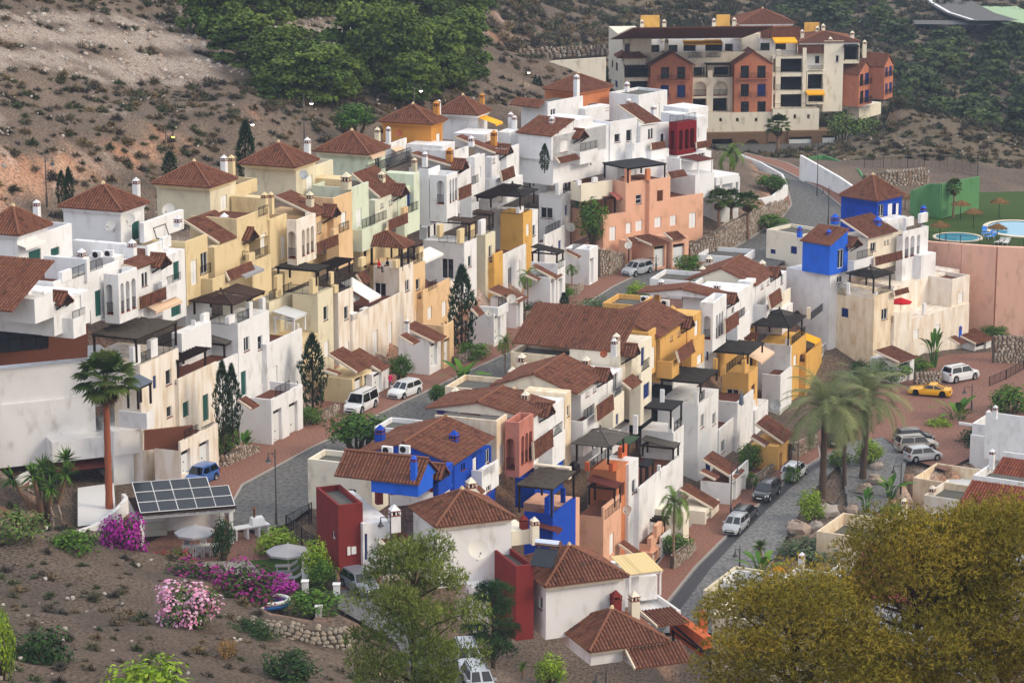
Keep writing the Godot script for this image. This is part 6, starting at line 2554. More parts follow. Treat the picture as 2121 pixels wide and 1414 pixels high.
	w("R",-21.24,-20.13,.41,2.99,"G")
	pp(-21.6,-19.24,4.62,7.8,4.09,.7,"FL","white","terracotta")
	rl(-21.51,7.8,-19.62,7.8,4.15,.9)
	sh(-22.96,-20.62,8,5.17,3.38,4.57,"tile")
	sh(-29.08,-27.92,8.3,6.95,4.42,4.92,"tile")
	b(-10.18,-7.34,-.5,4.24,4.31,7.3,"white")
	w("R",-9.96,-8.82,.18,3.13,"G")
	pl(-9.79,-8.99,3.59,4.6,6.8,7.2,"white","pillar")
	sh(-14.83,-13.73,7.6,6.01,4.18,4.82,"tile")
	la(-15.81,7.3,-10.48,7.3,5.25,.7,"iron")
	flush()

func build_houses3() -> void:
	N("terraced_house","bright blue house with four blue chimneys and a white patch on its brown tile roof","house","terraced houses between the two streets",-11.27,-12.6,-209.38,69)
	b(0,3.21,13.51,17.22,-5.71,0,"warm_white")
	w("L",-2.08,-1.45,14.96,15.54,"d")
	pp(0,3.21,-5.71,0,17.22,.45,"LFRB","warm_white","gravel")
	ch(.19,-.8,16.79,18.83,.62,"warm_white","")
	b(5.56,9.29,13,16.66,.95,4.9,"blue")
	w("R",6.93,7.3,15.88,16.49,"e")
	w("R",7.49,7.87,15.84,16.41,"e")
	gb(4.65,13.9,-3.69,5.2,17.07,1.38,"x","tile","blue")
	ch(9.41,3.3,16.3,18.63,.67,"blue","")
	ch(8.01,-2.8,16.64,18.87,.67,"blue","")
	ch(29.33,-6,13.51,15.24,.74,"blue","")
	ch(25.85,0,14.16,16.33,.72,"blue","")
	b(15.85,19.46,11.9,15.9,-6.8,-.1,"blue")
	pp(15.85,19.46,-6.8,-.1,15.9,.4,"LFRB","white","gravel")
	b(10.78,16.2,-.5,15.86,.3,4.3,"blue")
	w("R",11.06,12.08,14.4,15.79,"s")
	w("R",13.91,14.94,14.51,15.8,"d")
	b(8.1,11.93,13.49,14.81,5.37,6.3,"white")
	w("R",9.06,10.18,12.28,14.08,"f")
	pp(8.1,11.93,5.37,6.3,14.81,.9,"FL","white","terracotta")
	pl(8.32,10.04,15.12,15.76,5.9,6.3,"white","pillar")
	pl(10.04,11.08,14.88,15.62,5.9,6.3,"white","pillar")
	b(-6.77,-3.81,17.65,18.74,2.94,6.9,"blue_bright")
	gb(-7.07,-2.87,-.1,7.1,18.74,1.5,"z","tile","blue_bright")
	ch(-6.63,6.5,18.6,20.94,.43,"blue_bright","")
	b(-1.97,1.11,16.3,18.32,6.13,6.6,"blue")
	w("R",.84,1.41,16.55,17.67,"s")
	po(-2.13,19.03,7.3,2,1.5,.9)
	sh(5.17,6.26,7.3,6.76,14.62,15.08,"tile")
	b(15.87,21.7,-.5,9.34,7.1,9.7,"blue")
	pp(15.87,21.7,7.1,9.7,9.34,.8,"LF","blue","terracotta")
	pl(15.02,16.29,10.32,11.84,9.25,9.65,"blue","pillar")
	pl(20.81,21.03,9.73,11.06,8.6,9,"blue","pillar")
	b(23.24,30.54,8.09,10.8,3.45,5.3,"blue")
	pg(14.85,20.78,6.76,10.1,10.3,12.79,"t","timber","thatch")
	b(19.64,22.99,-.5,9.73,5.6,9.6,"salmon")
	w("R",20.76,21.81,6.62,8.08,"d")
	aw(14.75,16.1,8.1,10.5,9.4,9,"maroon_boards")
	N("terraced_house","cream house with a rose pink arched loggia and a wooden hipped gazebo in front","house","terraced houses between the two streets",-.45,-12.6,-239.51,69)
	b(0,4.92,14,15.63,-6.15,0,"warm_stain")
	pp(0,4.92,-6.15,0,15.63,.5,"LFRB","warm_stain","gravel")
	gb(-9.62,-3.22,-4.08,5.9,16.56,1,"x","tile","warm_white")
	ch(-3.22,-3.8,14.94,17.08,.66,"warm_white","")
	ch(-5.02,3.7,15.51,17.84,.65,"warm_white","")
	ch(12.62,-4.3,13.39,15.34,.78,"warm_white","")
	b(-16.71,-14.25,13.19,17.67,-.2,5.5,"warm_stain")
	w("R",-16.14,-14.98,13.81,15.76,"s")
	pp(-16.71,-14.25,-.2,5.5,17.67,.4,"FL","warm_stain","gravel")
	b(-15.75,-12.33,13,17.13,5.91,7.2,"rose")
	w("L",5.97,6.78,13.64,16.36,"ar")
	w("R",-15.31,-14.57,13.97,16.48,"ar")
	w("R",-14.36,-13.62,13.94,16.51,"ar")
	w("R",-13.44,-12.69,13.94,16.44,"ar")
	pp(-15.75,-12.33,5.91,7.2,17.13,.7,"LFRB","rose","terracotta")
	b(-8.29,-.18,11.75,16.23,.7,5.7,"white")
	w("R",-2.63,-1.17,10.36,12.09,"s")
	w("R",-6.28,-5.02,11.22,12.58,"s")
	po(-6.09,17.12,6.6,2.1,1.5,.95)
	b(-6.99,-3.74,11.54,13.34,5.73,7,"white")
	pp(-6.99,-3.74,5.73,7,13.34,.9,"F","white","terracotta")
	pl(-7.06,-6.76,14.15,14.99,6.6,7,"white","pillar")
	la(-6.7,6.95,-4.31,6.95,14.22,.9,"iron")
	sh(-13.38,-8.47,7.6,7.54,14,15.58,"tile")
	b(-.42,1.18,9.68,16.6,1.8,5.8,"warm_stain")
	w("R",.08,.74,14.29,15.33,"d")
	b(-8.17,-7.53,10.95,12.01,5.72,9,"warm_white")
	b(1.24,4.75,-.5,9.36,7.59,10.2,"orange")
	w("R",2.68,3.63,6.5,7.8,"p")
	pl(.18,1.39,9.52,10.33,9.8,10.2,"orange_deep","pillar")
	pl(-2.96,-2.56,10.35,11.15,8.6,9,"orange_deep","pillar")
	pl(5.73,7.33,8.65,10.31,8.8,9.2,"orange_deep","pillar")
	rl(-5.98,10.18,.04,10.18,11.27,.9)
	pg(-.14,4.55,6.58,10,10.28,12.07,"h","timber","grey_boards")
	pg(7.88,10.97,6.2,9.2,8.56,10.11,"k","timber","green_sheet")
	b(8.91,19.82,6.93,8.85,2.49,5.2,"white")
	pg(-1.25,.75,8.18,11,6.64,8.49,"v","timber","maroon_boards")
	b(-4.03,.92,-.5,6.55,8.53,10.8,"salmon")
	w("R",-5.8,-4.47,2.74,4.59,"s")
	w("R",-2.27,-1.07,2.37,4.36,"s")
	pp(-4.03,.92,8.53,10.8,6.55,.9,"F","salmon","terracotta")
	rl(-3.66,10.8,.44,10.8,6.15,.9)
	b(5,9.25,4.43,6.45,6.23,7.8,"white")
	b(3.9,6.72,-.5,9.27,6.5,10.5,"white")
	w("R",4.88,5.88,6.17,7.48,"d")
	N("terraced_house","off white house with a long brown gable roof and cream balcony with a lounge chair","house","terraced houses between the two streets",5.4,-12.6,-254.22,69)
	b(0,4.26,13.84,15.43,-5.92,0,"warm_stain")
	pp(0,4.26,-5.92,0,15.43,.5,"LFRB","warm_stain","gravel")
	gb(-13.48,-4.98,-2.83,5.7,15.93,1.5,"x","tile","warm_white")
	ch(-2.03,-4,14.39,16.46,.72,"warm_white","")
	ch(-4.59,3.5,15.03,17.37,.69,"warm_white","")
	ch(-4.28,.4,13.6,15.61,.75,"warm_white","")
	b(-8.3,2.29,13.33,14.17,-3.48,-.5,"warm_white")
	pp(-8.3,2.29,-3.48,-.5,14.17,.4,"LFRB","warm_white","gravel")
	b(-11.39,-3.81,10.62,15.32,4.39,5.4,"white")
	w("R",-10.1,-9.76,14.75,15.34,"d")
	w("R",-9.62,-9.28,14.75,15.34,"d")
	w("R",-8.03,-7.69,14.73,15.32,"d")
	w("R",-7.55,-7.2,14.73,15.31,"d")
	po(-6.04,16.63,6.4,2.1,1.5,.95)
	b(-4.07,.25,9.97,15.27,.5,5.5,"white")
	w("R",-2.49,-1.22,13.44,15.26,"f")
	b(-6.24,-3.01,11,12.97,5.4,6.8,"warm_white")
	w("R",-5.38,-4.69,10.83,12.1,"u")
	pp(-6.24,-3.01,5.4,6.8,12.97,.9,"F","warm_white","terracotta")
	pl(-6.36,-6.06,13.66,14.37,6.4,6.8,"warm_white","pillar")
	la(-5.99,6.75,-3.58,6.75,13.68,.9,"iron")
	sh(-12.84,-7.81,7.4,7.31,13.35,14.79,"tile")
	b(-14.06,-10.73,10.25,13.11,5.32,6.6,"white")
	pp(-14.06,-10.73,5.32,6.6,13.11,.4,"FL","white","terracotta")
	rl(-13.82,6.55,-10.93,6.55,13.62,.9)
	b(3.83,7.22,-.5,8.3,6.33,9.6,"white")
	w("R",1.89,2.86,6.53,8.15,"d")
	pl(-7.48,-7.18,11,12.78,9.2,9.6,"white","pillar")
	pl(3.37,3.84,8.39,9.87,9.2,9.6,"white","pillar")
	rl(4.19,9.55,6.77,9.55,8.31,.9)
	pg(2.38,6.13,5.58,9.9,9.04,11.03,"k","timber","black_sheet")
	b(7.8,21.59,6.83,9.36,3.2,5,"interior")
	pg(2.07,4.04,6.79,10.3,6.07,7.31,"v","timber","grey_boards")
	b(-1.81,5.02,-.5,5.48,5.7,10.2,"white")
	w("R",2.78,3.76,5.99,7.36,"d")
	w("R",-3.6,-2.46,1.94,3.3,"f")
	pp(-1.81,5.02,5.7,10.2,5.48,.5,"F","white","terracotta")
	b(7.04,13.1,3.24,5.51,5.17,7.6,"white")
	w("L",5.94,7.32,3.71,5.6,"f")
	b(-10.34,-2.17,-.5,6.16,6.8,10.8,"white")
	pp(-10.34,-2.17,6.8,10.8,6.16,.5,"F","white","terracotta")
	pl(-4.09,-3.79,5.68,7.19,10.5,10.8,"white","pillar")
	pg(-7.54,-5.13,9.79,10.7,6.24,8.03,"k","timber","black_sheet")
	b(-5.41,-3.58,-.5,3.3,10.83,13.6,"warm_white")
	w("R",2.01,3.46,-1.76,1.02,"G")
	sh(3.26,5.7,13.9,10.49,1.24,2.84,"tile")
	b(1.68,6.37,-.5,1.31,10.62,13.6,"warm_white")
	w("R",2.18,3.79,-1.9,.88,"G")
	b(-10.37,-7.7,-.5,.54,9.31,12.2,"salmon")
	w("R",-10.26,-8.89,-1.43,.45,"G")
	b(-8.32,-5.04,-.5,.82,11.52,12.4,"white")
	w("R",-7.82,-6.13,-2.65,.29,"G")
	pp(-8.32,-5.04,11.52,12.4,.82,.7,"F","white","terracotta")
	b(-10.05,-5.2,.29,1.25,9.07,11.9,"salmon")
	w("R",-21.97,-20.73,3.24,5.6,"s")
	pp(-10.05,-5.2,9.07,11.9,1.25,.6,"F","salmon","terracotta")
	pl(-10.18,-8.33,1.06,1.89,11.6,12,"salmon","pillar")
	pl(-9.17,-7.5,1.74,2.82,11.8,12.2,"salmon","pillar")
	pg(-6.99,-5.67,8.02,12.1,.98,2.67,"s","timber","thatch")
	sh(-16.49,-15.08,12.6,10.94,2.11,3.09,"tile")
	N("terraced_house","cream house whose ribbed red tile roof faces the camera behind two white chimneys","house","terraced houses between the two streets",10.35,-12.6,-253.15,69)
	b(0,3.72,11.16,16.05,-5.03,0,"warm_white")
	w("R",1.86,2.27,14.9,15.51,"d")
	w("R",2.35,2.72,14.88,15.5,"d")
	sx(-.4,6.3,-11,.2,16.77,19.47,"tile")
	ch(-1.29,.1,16.72,18.89,.61,"warm_white","")
	ch(-2.77,.4,16.89,18.73,.51,"white","")
	ch(6.37,-7,14.79,16.31,.57,"warm_white","")
	ch(8.81,-10,14,16.33,.62,"warm_white","")
	b(-.31,.24,15.16,16.44,-4.98,.1,"warm_white")
	pp(-.31,.24,-4.98,.1,16.44,.3,"L","warm_white","terracotta")
	b(1.95,8.22,9.51,16.52,-4.4,.6,"warm_white")
	w("R",4.84,5.84,14.14,16.01,"u")
	po(1.07,17.28,1.5,2,1.5,.95)
	b(.59,4.01,9.36,13.73,.88,2,"warm_white")
	w("R",1.47,3.3,11.72,13.21,"u")
	pp(.59,4.01,.88,2,13.73,.9,"F","warm_white","terracotta")
	la(.93,1.95,3.4,1.95,14.67,.9,"iron")
	sh(-3.56,-.22,2.4,1.41,14,14.69,"tile")
	b(11.22,18.25,-.5,9.13,.34,4.6,"white")
	w("R",15.64,16.5,8.96,9.48,"s")
	w("R",12.12,13.28,6.42,7.84,"d")
	w("R",16.17,17.36,5.71,6.95,"d")
	pl(-.01,.19,12.08,13.35,4.15,4.55,"white","pillar")
	pl(11.1,11.52,9.15,10.55,4.15,4.55,"white","pillar")
	rl(11.59,4.55,13.47,4.55,9.29,.9)
	pg(11.38,17.33,.45,4.9,10.26,11.43,"t","timber","dark_thatch")
	b(17.14,33.28,7.28,9.75,-2.25,0,"white")
	b(18.36,32.01,-.5,4.18,-.3,4.7,"white")
	w("R",19.14,20.53,1.99,3.3,"d")
	w("R",23.38,25.53,.77,2.74,"f")
	pp(18.36,32.01,-.3,4.7,4.18,.6,"F","white","terracotta")
	b(7.61,13.77,-.5,2.42,6.06,9.2,"white")
	w("R",7.99,9.34,-.06,2.52,"G")
	w("R",11.25,12.8,-.26,2.1,"G")
	pp(7.61,13.77,6.06,9.2,2.42,.8,"F","white","terracotta")
	sh(7.79,11.2,9.5,6.14,2.85,4.55,"tile")
	sh(.26,1.55,9.8,8.19,4.86,5.47,"tile")
	pl(10.76,11.06,.79,3.56,5.6,6,"shutter_blue","pillar")
	N("terraced_house","yellow ochre house with an ochre terrace under a dark thatched pergola","house","terraced houses between the two streets",13.19,-12.6,-275.62,69)
	b(0,4.95,13.96,15.81,-3.94,0,"yellow")
	pp(0,4.95,-3.94,0,15.81,.5,"LFRB","yellow","gravel")
	gb(-11.56,-1.71,-1.82,6.1,15.94,1.54,"x","tile","yellow")
	ch(3,-3.6,13.94,15.9,.67,"yellow","")
	ch(-.59,3.9,14.63,16.83,.68,"yellow","")
	ch(14.54,-2.6,13.13,15.15,.59,"yellow","")
	ch(16.18,1.4,12.83,14.99,.59,"yellow","")
	ch(-2.21,-3.1,14.01,15.69,.66,"warm_white","")
	ch(-3.5,1.8,14.04,16.22,.63,"warm_white","")
	b(-10.41,-.51,10.95,15.39,5.02,5.8,"yellow")
	w("R",-7.17,-6.76,14.49,15.04,"d")
	w("R",-6.63,-6.26,14.46,15.02,"d")
	w("R",-4.69,-4.28,14.4,14.95,"d")
	w("R",-4.15,-3.78,14.39,14.94,"d")
	b(-13.6,-11.24,12.3,16.32,3.48,5.6,"yellow")
	w("R",-12.55,-11.45,12.74,15.02,"s")
	pp(-13.6,-11.24,3.48,5.6,16.32,.5,"FL","yellow","terracotta")
	po(-2.7,16.13,6.8,2,1.5,.9)
	b(-1.69,3.26,12.2,15.59,.9,5.9,"yellow")
	w("R",.91,2.21,13.25,14.84,"s")
	b(-4.93,-.45,11.11,13.05,6.42,7.4,"yellow")
	w("R",-2.94,-1.22,10.77,12.15,"s")
	pp(-4.93,-.45,6.42,7.4,13.05,.9,"F","yellow","terracotta")
	pl(-4.11,-3.89,13.51,14.22,7,7.4,"yellow","pillar")
	sh(-10.31,-5,7.8,7.43,13.2,14.37,"tile")
	b(-10.86,-8.42,11.56,12.43,5.56,7.2,"yellow")
	pp(-10.86,-8.42,5.56,7.2,12.43,.9,"FL","yellow","terracotta")
	b(7.39,10.94,-.5,8.19,7.08,10,"yellow")
	w("R",8.54,9.87,5.4,6.57,"p")
	w("L",7.59,8.95,4.53,6.35,"f")
	pl(5.87,7.64,8.47,9.94,9.6,10,"yellow","pillar")
	pl(2.47,2.77,9.33,10.72,7.5,7.9,"yellow","pillar")
	pl(-.76,-.54,9.98,10.76,9.4,9.8,"yellow","pillar")
	rl(-.78,9.95,5.56,9.95,10.19,.9)
	pl(15.82,16.55,6.87,8.19,8,8.4,"yellow","pillar")
	b(10.89,25.31,6.67,9.4,4,5.8,"yellow")
	pg(6.41,12.35,5.42,10.3,9.44,10.62,"t","timber","dark_thatch")
	b(1.64,7.66,-.5,5.85,6.5,10.5,"white")
	pp(1.64,7.66,6.5,10.5,5.85,.6,"FL","white","terracotta")
	b(8.5,13.62,-.5,3.92,6.5,10.5,"white")
	b(-2.22,2.08,-.5,3.2,13.17,16,"yellow")
	w("R",-1.59,-.48,-.11,2.27,"G")
	sh(-1.28,2.87,16.3,13.28,3.35,5.12,"tile")
	sh(-9.21,-7.79,16.6,15.03,5.1,5.9,"tile")
	N("terraced_house","white house with tall arched loggia and a rounded black thatch gazebo","house","terraced houses between the two streets",20.51,-12.6,-294.68,69)
	b(0,5.54,12.71,14.32,-5.4,0,"white")
	pp(0,5.54,-5.4,0,14.32,.5,"LFRB","white","gravel")
	gb(-9.28,-5.88,-3.87,6.1,15.17,.81,"x","tile","white")
	ch(-1.44,-3.6,13.54,15.24,.62,"white","")
	ch(-4.91,3.9,14.12,16.07,.61,"white","")
	ch(12.68,-3.1,12.23,13.91,.62,"white","")
	ch(-2.95,-4.1,13.53,14.32,.43,"white","")
	po(-7.01,15.41,6.8,2,1.5,.9)
	b(-16.63,-11.68,11.08,15.77,5.59,7,"white")
	w("L",5.98,6.76,12.46,14.9,"ar")
	w("R",-15.43,-14.76,12.31,14.8,"ar")
	w("R",-14.44,-13.77,12.37,14.8,"ar")
	w("R",-13.5,-12.86,12.36,14.8,"ar")
	pp(-16.63,-11.68,5.59,7,15.77,.6,"LFRB","white","roof_white")
	b(-7.65,1.42,10.36,14.73,.9,5.9,"white")
	w("R",-5.94,-4.91,12.73,13.56,"f")
	b(-8.65,-3.65,10.02,11.98,6.23,7.4,"white")
	pp(-8.65,-3.65,6.23,7.4,11.98,.9,"F","white","terracotta")
	pl(-8.71,-8.47,12.75,13.77,7,7.4,"white","pillar")
	rl(-8.01,7.35,-5.88,7.35,12.87,.9)
	sh(-14.82,-9.67,7.8,7.73,12.75,14.2,"tile")
	b(4.06,10.7,-.5,7.52,6.22,10,"ochre_light")
	w("R",5.25,6.67,4.68,5.98,"s")
	w("R",8.1,9.28,4.17,5.49,"p")
	b(3.72,4.14,-.5,7.53,6.29,10.05,"white")
	pl(3.13,3.5,7.65,8.36,9.55,9.95,"white","pillar")
	rl(4.32,10,10.16,10,7.54,.9)
	pg(-6,-3.34,5.21,8.2,9.51,10.33,"s","wood","thatch")
	b(8.93,26.74,6.14,8.16,4.53,5.4,"white")
	pg(2.22,8.37,6.15,10.3,7.88,10.06,"h","timber","dark_thatch")
	b(-1.94,2.93,-.5,4.87,8.4,10.5,"white")
	pp(-1.94,2.93,8.4,10.5,4.87,.6,"FL","white","terracotta")
	aw(-9,-3.62,8.6,10.2,9.2,8.5,"peach_cloth")
	pl(2.84,3.14,3.12,4.54,8.95,9.2,"white","pillar")
	b(7.88,14.9,-.5,4.78,6.3,10.8,"ochre_light")
	pp(7.88,14.9,6.3,10.8,4.78,.9,"F","ochre_light","terracotta")
	b(-7.19,-2.7,-.5,.2,10.58,14.8,"white")
	pg(12.11,16.59,8.14,12.6,-.58,.68,"k","timber","black_sheet")
	N("terraced_house","white house with a black sheet pergola, a barbecue and a yellow awning below","house","terraced houses between the two streets",27.17,-12.6,-312.03,69)
	b(0,5.34,11.9,13.6,-5.51,0,"white")
	pp(0,5.34,-5.51,0,13.6,.5,"LFRB","white","gravel")
	gb(-15.75,-7.46,-2.15,6.1,14.3,1.66,"x","tile","warm_white")
	ch(-3.36,-3.1,13.05,14.82,.7,"warm_white","")
	ch(-5.42,3.9,13.24,15.2,.73,"warm_white","")
	ch(18.37,-4.6,10.2,11.75,.5,"warm_white","")
	ch(30.4,-3.6,8.34,9.37,.49,"peach","")
	ch(-10.85,-1.6,13.45,15.11,.66,"warm_white","")
	b(14.56,22.06,9.34,11.65,-3.1,-.6,"warm_white")
	po(-8.21,14.93,6.8,1.8,1.4,.9)
	b(-14.88,-5.67,10.16,13.97,5.26,5.9,"white")
	w("R",-12.97,-12.51,13.27,13.8,"d")
	w("R",-12.36,-11.9,13.26,13.78,"d")
	w("R",-10.47,-10.06,13.2,13.74,"d")
	w("R",-9.96,-9.55,13.2,13.74,"d")
	b(-16.83,-14.6,9.72,14.91,4.31,5.8,"white")
	b(-7.03,-2.27,9.68,13.43,2,6,"white")
	w("R",-4.93,-3.87,12.27,13.45,"f")
	b(-9.36,-5.55,9.12,11.23,6.32,7.4,"warm_white")
	pp(-9.36,-5.55,6.32,7.4,11.23,.9,"F","warm_white","terracotta")
	pl(-9.41,-9.15,12,12.79,7,7.4,"warm_white","pillar")
	sh(-15.64,-10.67,7.8,7.48,11.74,13.19,"tile")
	b(-15.15,-14.04,9.48,11.12,5.31,7.3,"white")
	pp(-15.15,-14.04,5.31,7.3,11.12,.9,"FL","white","terracotta")
	b(-10.41,-5.92,7.66,10.52,4.8,7.8,"white")
	w("R",-9.13,-8.07,9.66,10.83,"s")
	b(3.42,7.05,-.5,6.5,6.26,10,"white")
	w("R",4.5,5.61,3.77,5.07,"d")
	pl(.91,3.2,7.03,8.58,9.6,10,"warm_white","pillar")
	pl(-4.96,-4.66,8.52,9.83,9.2,9.6,"warm_white","pillar")
	rl(-6.08,10,.9,10,8.64,.9)
	pg(2.94,5.15,5.87,10.2,7.06,9.14,"k","timber","black_sheet")
	b(8.47,20.96,4.99,7.41,3.81,6.4,"white")
	aw(-7.72,-5.07,8.4,11,7.13,6.33,"yellow_cloth")
	b(-3.28,4.75,-.5,4.39,6.1,10.6,"white")
	w("R",1.57,2.26,.81,2.04,"s")
	pp(-3.28,4.75,6.1,10.6,4.39,.5,"F","white","terracotta")
	rl(-2.9,10.6,1.94,10.6,3.92,.9)
	pl(.75,.93,2.58,3.99,9.3,9.6,"peach","pillar")
	flush()

func build_houses4() -> void:
	N("terraced_house","white gabled house behind a slim cypress, its broad brown roof sloping to the camera","house","white and pastel houses climbing behind the street",4.83,4,-314.44,54)
	b(0,11.97,5.65,11.49,-5,0,"white")
	w("R",1.46,2.93,9.41,10.7,"d")
	w("R",7.68,8.07,7.04,7.33,"o")
	sx(-.6,4.14,-5.04,.25,11.65,13.11,"tile")
	b(-.35,11.14,8.65,11.65,-4.84,0,"white")
	b(4.84,8.85,9.08,12.77,-5.4,-.4,"white")
	b(-.35,1.22,11.45,11.7,-4.74,-.02,"white")
	b(1.22,2.79,11.45,12.21,-4.74,-.02,"white")
	b(2.79,4.14,11.45,12.72,-4.74,-.02,"white")
	ch(2.6,-2,11.24,13.48,.52,"white","")
	ch(3.94,-9,10.93,13.19,.49,"white","")
	ch(2.76,-7.6,10.75,13.01,.46,"white","")
	po(5.01,11.77,1,2.2,1.5,.9)
	b(3.85,7.65,7.74,8.31,-.22,1.2,"white")
	pp(3.85,7.65,-.22,1.2,8.31,.9,"FL","white","terracotta")
	rl(4.04,1.15,7.54,1.15,9.33,.9)
	sh(-.28,3.85,1.2,.6,8.51,9.08,"tile")
	N("terraced_house","white house with a burnt orange tower under a hipped tile roof","house","white and pastel houses climbing behind the street",4.49,4,-337.87,52)
	b(0,7.47,-.5,11.63,-4.22,0,"white")
	w("R",.64,1.03,10.41,11.23,"e")
	w("R",1.13,1.54,10.42,11.25,"e")
	pp(0,7.47,-4.22,0,11.63,.6,"FL","white","gravel")
	sx(-1.45,-.05,-5,-.3,11.69,12.49,"tile")
	b(11.13,17.36,8.48,11.77,-8.91,-3,"orange")
	w("R",12.72,14.51,9.5,10.34,"f")
	hp(9.57,17.4,-8.16,-2.3,12.24,1.78,"tile","orange")
	ch(8.23,-1.6,11.79,14.85,.59,"white","")
	b(6.67,11.86,2.38,10.71,-.56,1,"white")
	ch(11.42,.6,9.67,10.77,.74,"white","")
	b(11.13,14.51,1.58,7.6,-3.88,-1,"white")
	pp(11.13,14.51,-3.88,-1,7.6,.9,"FL","white","terracotta")
	b(15.57,22.04,5.61,11.31,-1.74,3,"white")
	w("R",19.45,20.35,8.37,10.19,"s")
	pp(15.57,22.04,-1.74,3,11.31,.35,"LFRB","white","gravel")
	ch(19.21,-1.5,10.6,12.75,.56,"white","")
	ch(13.5,2.9,10.28,11.53,.54,"white","")
	N("terraced_house","white house with a crimson arched loggia and a railed roof terrace","house","white and pastel houses climbing behind the street",11.88,0,-323.81,45)
	b(0,4.83,-.5,15.04,-5,0,"white")
	w("R",.76,1.77,13.21,14.26,"d")
	w("R",2.86,3.88,13.09,14.56,"f")
	pp(0,4.83,-5,0,15.04,.8,"FL","white","terracotta")
	sh(5.21,8.28,.8,-3.57,15.19,16.97,"tile")
	ch(9.45,-1.5,14.99,16.85,.5,"white","")
	b(4.88,10.21,9.01,14.77,-.07,.5,"white")
	w("R",6.27,6.65,13.18,14.32,"e")
	w("R",6.76,7.12,13.2,14.37,"e")
	w("R",8.58,9.3,12.06,13.49,"f")
	b(8.82,12.41,11.13,15.07,1.63,3,"crimson")
	w("L",1.89,2.5,11.69,14.08,"a")
	w("R",9.15,9.88,11.63,14.16,"a")
	w("R",10.22,10.97,11.63,14.16,"a")
	w("R",11.22,12,11.64,14.16,"a")
	rl(8.96,2.95,12.33,2.95,15.13,.9)
	rl(8.82,1.73,8.82,3,15.02,.9)
	b(13.81,15.68,10.26,15.18,-4.2,1.8,"white")
	w("R",13.79,14.19,12.54,13.73,"s")
	b(17.15,20.91,12.52,15.4,-6.75,-2.5,"white")
	b(2.03,5.35,-.5,12.22,.65,1.8,"white")
	pp(2.03,5.35,.65,1.8,12.22,.9,"FL","white","terracotta")
	pl(1.98,2.28,12.22,13.42,1.4,1.8,"white","pillar")
	sh(4.77,7.38,2.4,2.29,12.2,12.99,"tile")
	sh(12.13,14.83,3.3,3.18,11.62,12.37,"tile")
	b(4.77,8.02,9.25,11.97,-2.6,2.4,"white")
	b(8.72,15.03,8.41,11.01,-1.06,3.2,"white")
	w("R",12.6,13.8,10.48,11.3,"f")
	pg(9.18,12.15,.07,6.2,8.72,10.69,"v","white_paint","maroon_boards")
	b(8.65,12.19,6.05,9.01,1.69,6.2,"white")
	sh(3.59,6.72,6.6,5.99,9.32,9.97,"tile")
	b(6.01,6.23,9.53,11.34,3.81,6,"white")
	b(13.73,18.05,6.98,7.98,1.07,5.2,"white")
	pl(14.43,14.82,5.04,7.82,4.8,5.2,"white","pillar")
	pl(17.94,18.25,4.9,7.62,4.8,5.2,"white","pillar")
	b(15.24,19.24,-.5,7.75,-.26,4.2,"white")
	N("terraced_house","long salmon pink house with white shutters and a plant filled terrace under a dark roof","house","terraced houses along the upper street",13.47,0,-315.67,37)
	b(0,3.67,-.5,9.35,-2.54,0,"salmon")
	w("R",1.57,2.46,7.05,8.16,"dx")
	w("R",.06,.93,3.63,4.92,"s")
	w("R",1.57,2.6,3.78,5.05,"s")
	pp(0,3.67,-2.54,0,9.35,.5,"LF","salmon","terracotta")
	b(3.27,6.5,-.5,9.5,-6.5,.5,"salmon")
	w("R",4.42,5.37,7.14,8.45,"p")
	w("R",4.1,5.16,3.98,5.24,"s")
	pp(3.27,6.5,-6.5,.5,9.5,.4,"F","salmon","terracotta")
	b(6.64,12.19,-.5,6.55,-7,0,"salmon")
	w("R",6.93,7.94,3.8,5.07,"s")
	w("R",9.98,11.06,3.19,5.05,"s")
	pp(6.64,12.19,-7,0,6.55,.7,"F","salmon","terracotta")
	b(-3.38,-.01,-.5,5.57,-6,0,"salmon")
	w("R",-2.43,-1.44,3.06,4.76,"s")
	pp(-3.38,-.01,-6,0,5.57,.7,"FL","salmon","terracotta")
	pl(.15,.81,9.78,11.47,-.45,-.05,"pink","pillar")
	pl(2.9,3.47,9.85,11.18,0,.4,"orange","pillar")
	pg(.13,6.21,-4.59,.2,9.74,11.58,"k","timber","black_sheet")
	b(2.79,10.9,8.6,11,-8.77,-5,"white")
	pg(-1.91,-.07,-6.14,-1.5,6.03,8.02,"v","timber","maroon_boards")
	aw(-.95,.55,-2.1,-.6,8.48,7.98,"stripe_cloth")
	b(1.65,3.74,5.04,8.64,-10.91,-4.5,"pink")
	w("R",2.04,3.19,6.05,6.95,"f")
	b(-5.15,-.4,7.79,9.42,-3.99,-2,"warm_white")
	pp(-5.15,-.4,-3.99,-2,9.42,.5,"FL","warm_white","terracotta")
	pl(-5.65,-5.1,9.75,10.36,-2.4,-2,"white","pillar")
	pl(-3.38,-2.69,9.89,10.48,-2.3,-1.9,"white","pillar")
	b(.2,2.22,-.5,2.96,.46,5,"salmon")
	w("R",.3,1.96,.25,2.85,"G")
	b(2.52,5.13,-.5,3.59,2.11,5.6,"salmon")
	w("R",2.7,4.49,.24,2.91,"G")
	sh(-.46,2.18,5.5,1.83,3.22,3.65,"tile")
	sh(2.27,4.36,6,4.42,3.61,4.18,"tile")
	b(-1.67,-1.01,-.5,3.31,.78,2.5,"salmon")
	w("R",-1.66,-1.34,.5,2.64,"p")
	sh(-1.75,-.59,3.4,2.37,3.19,3.74,"tile")
	N("terraced_house","white and royal blue house with a blue tower under a flared tile roof","house","terraced houses between the two streets",43.94,-8,-320.22,47)
	b(0,5.15,10.56,14.69,-5.33,0,"blue")
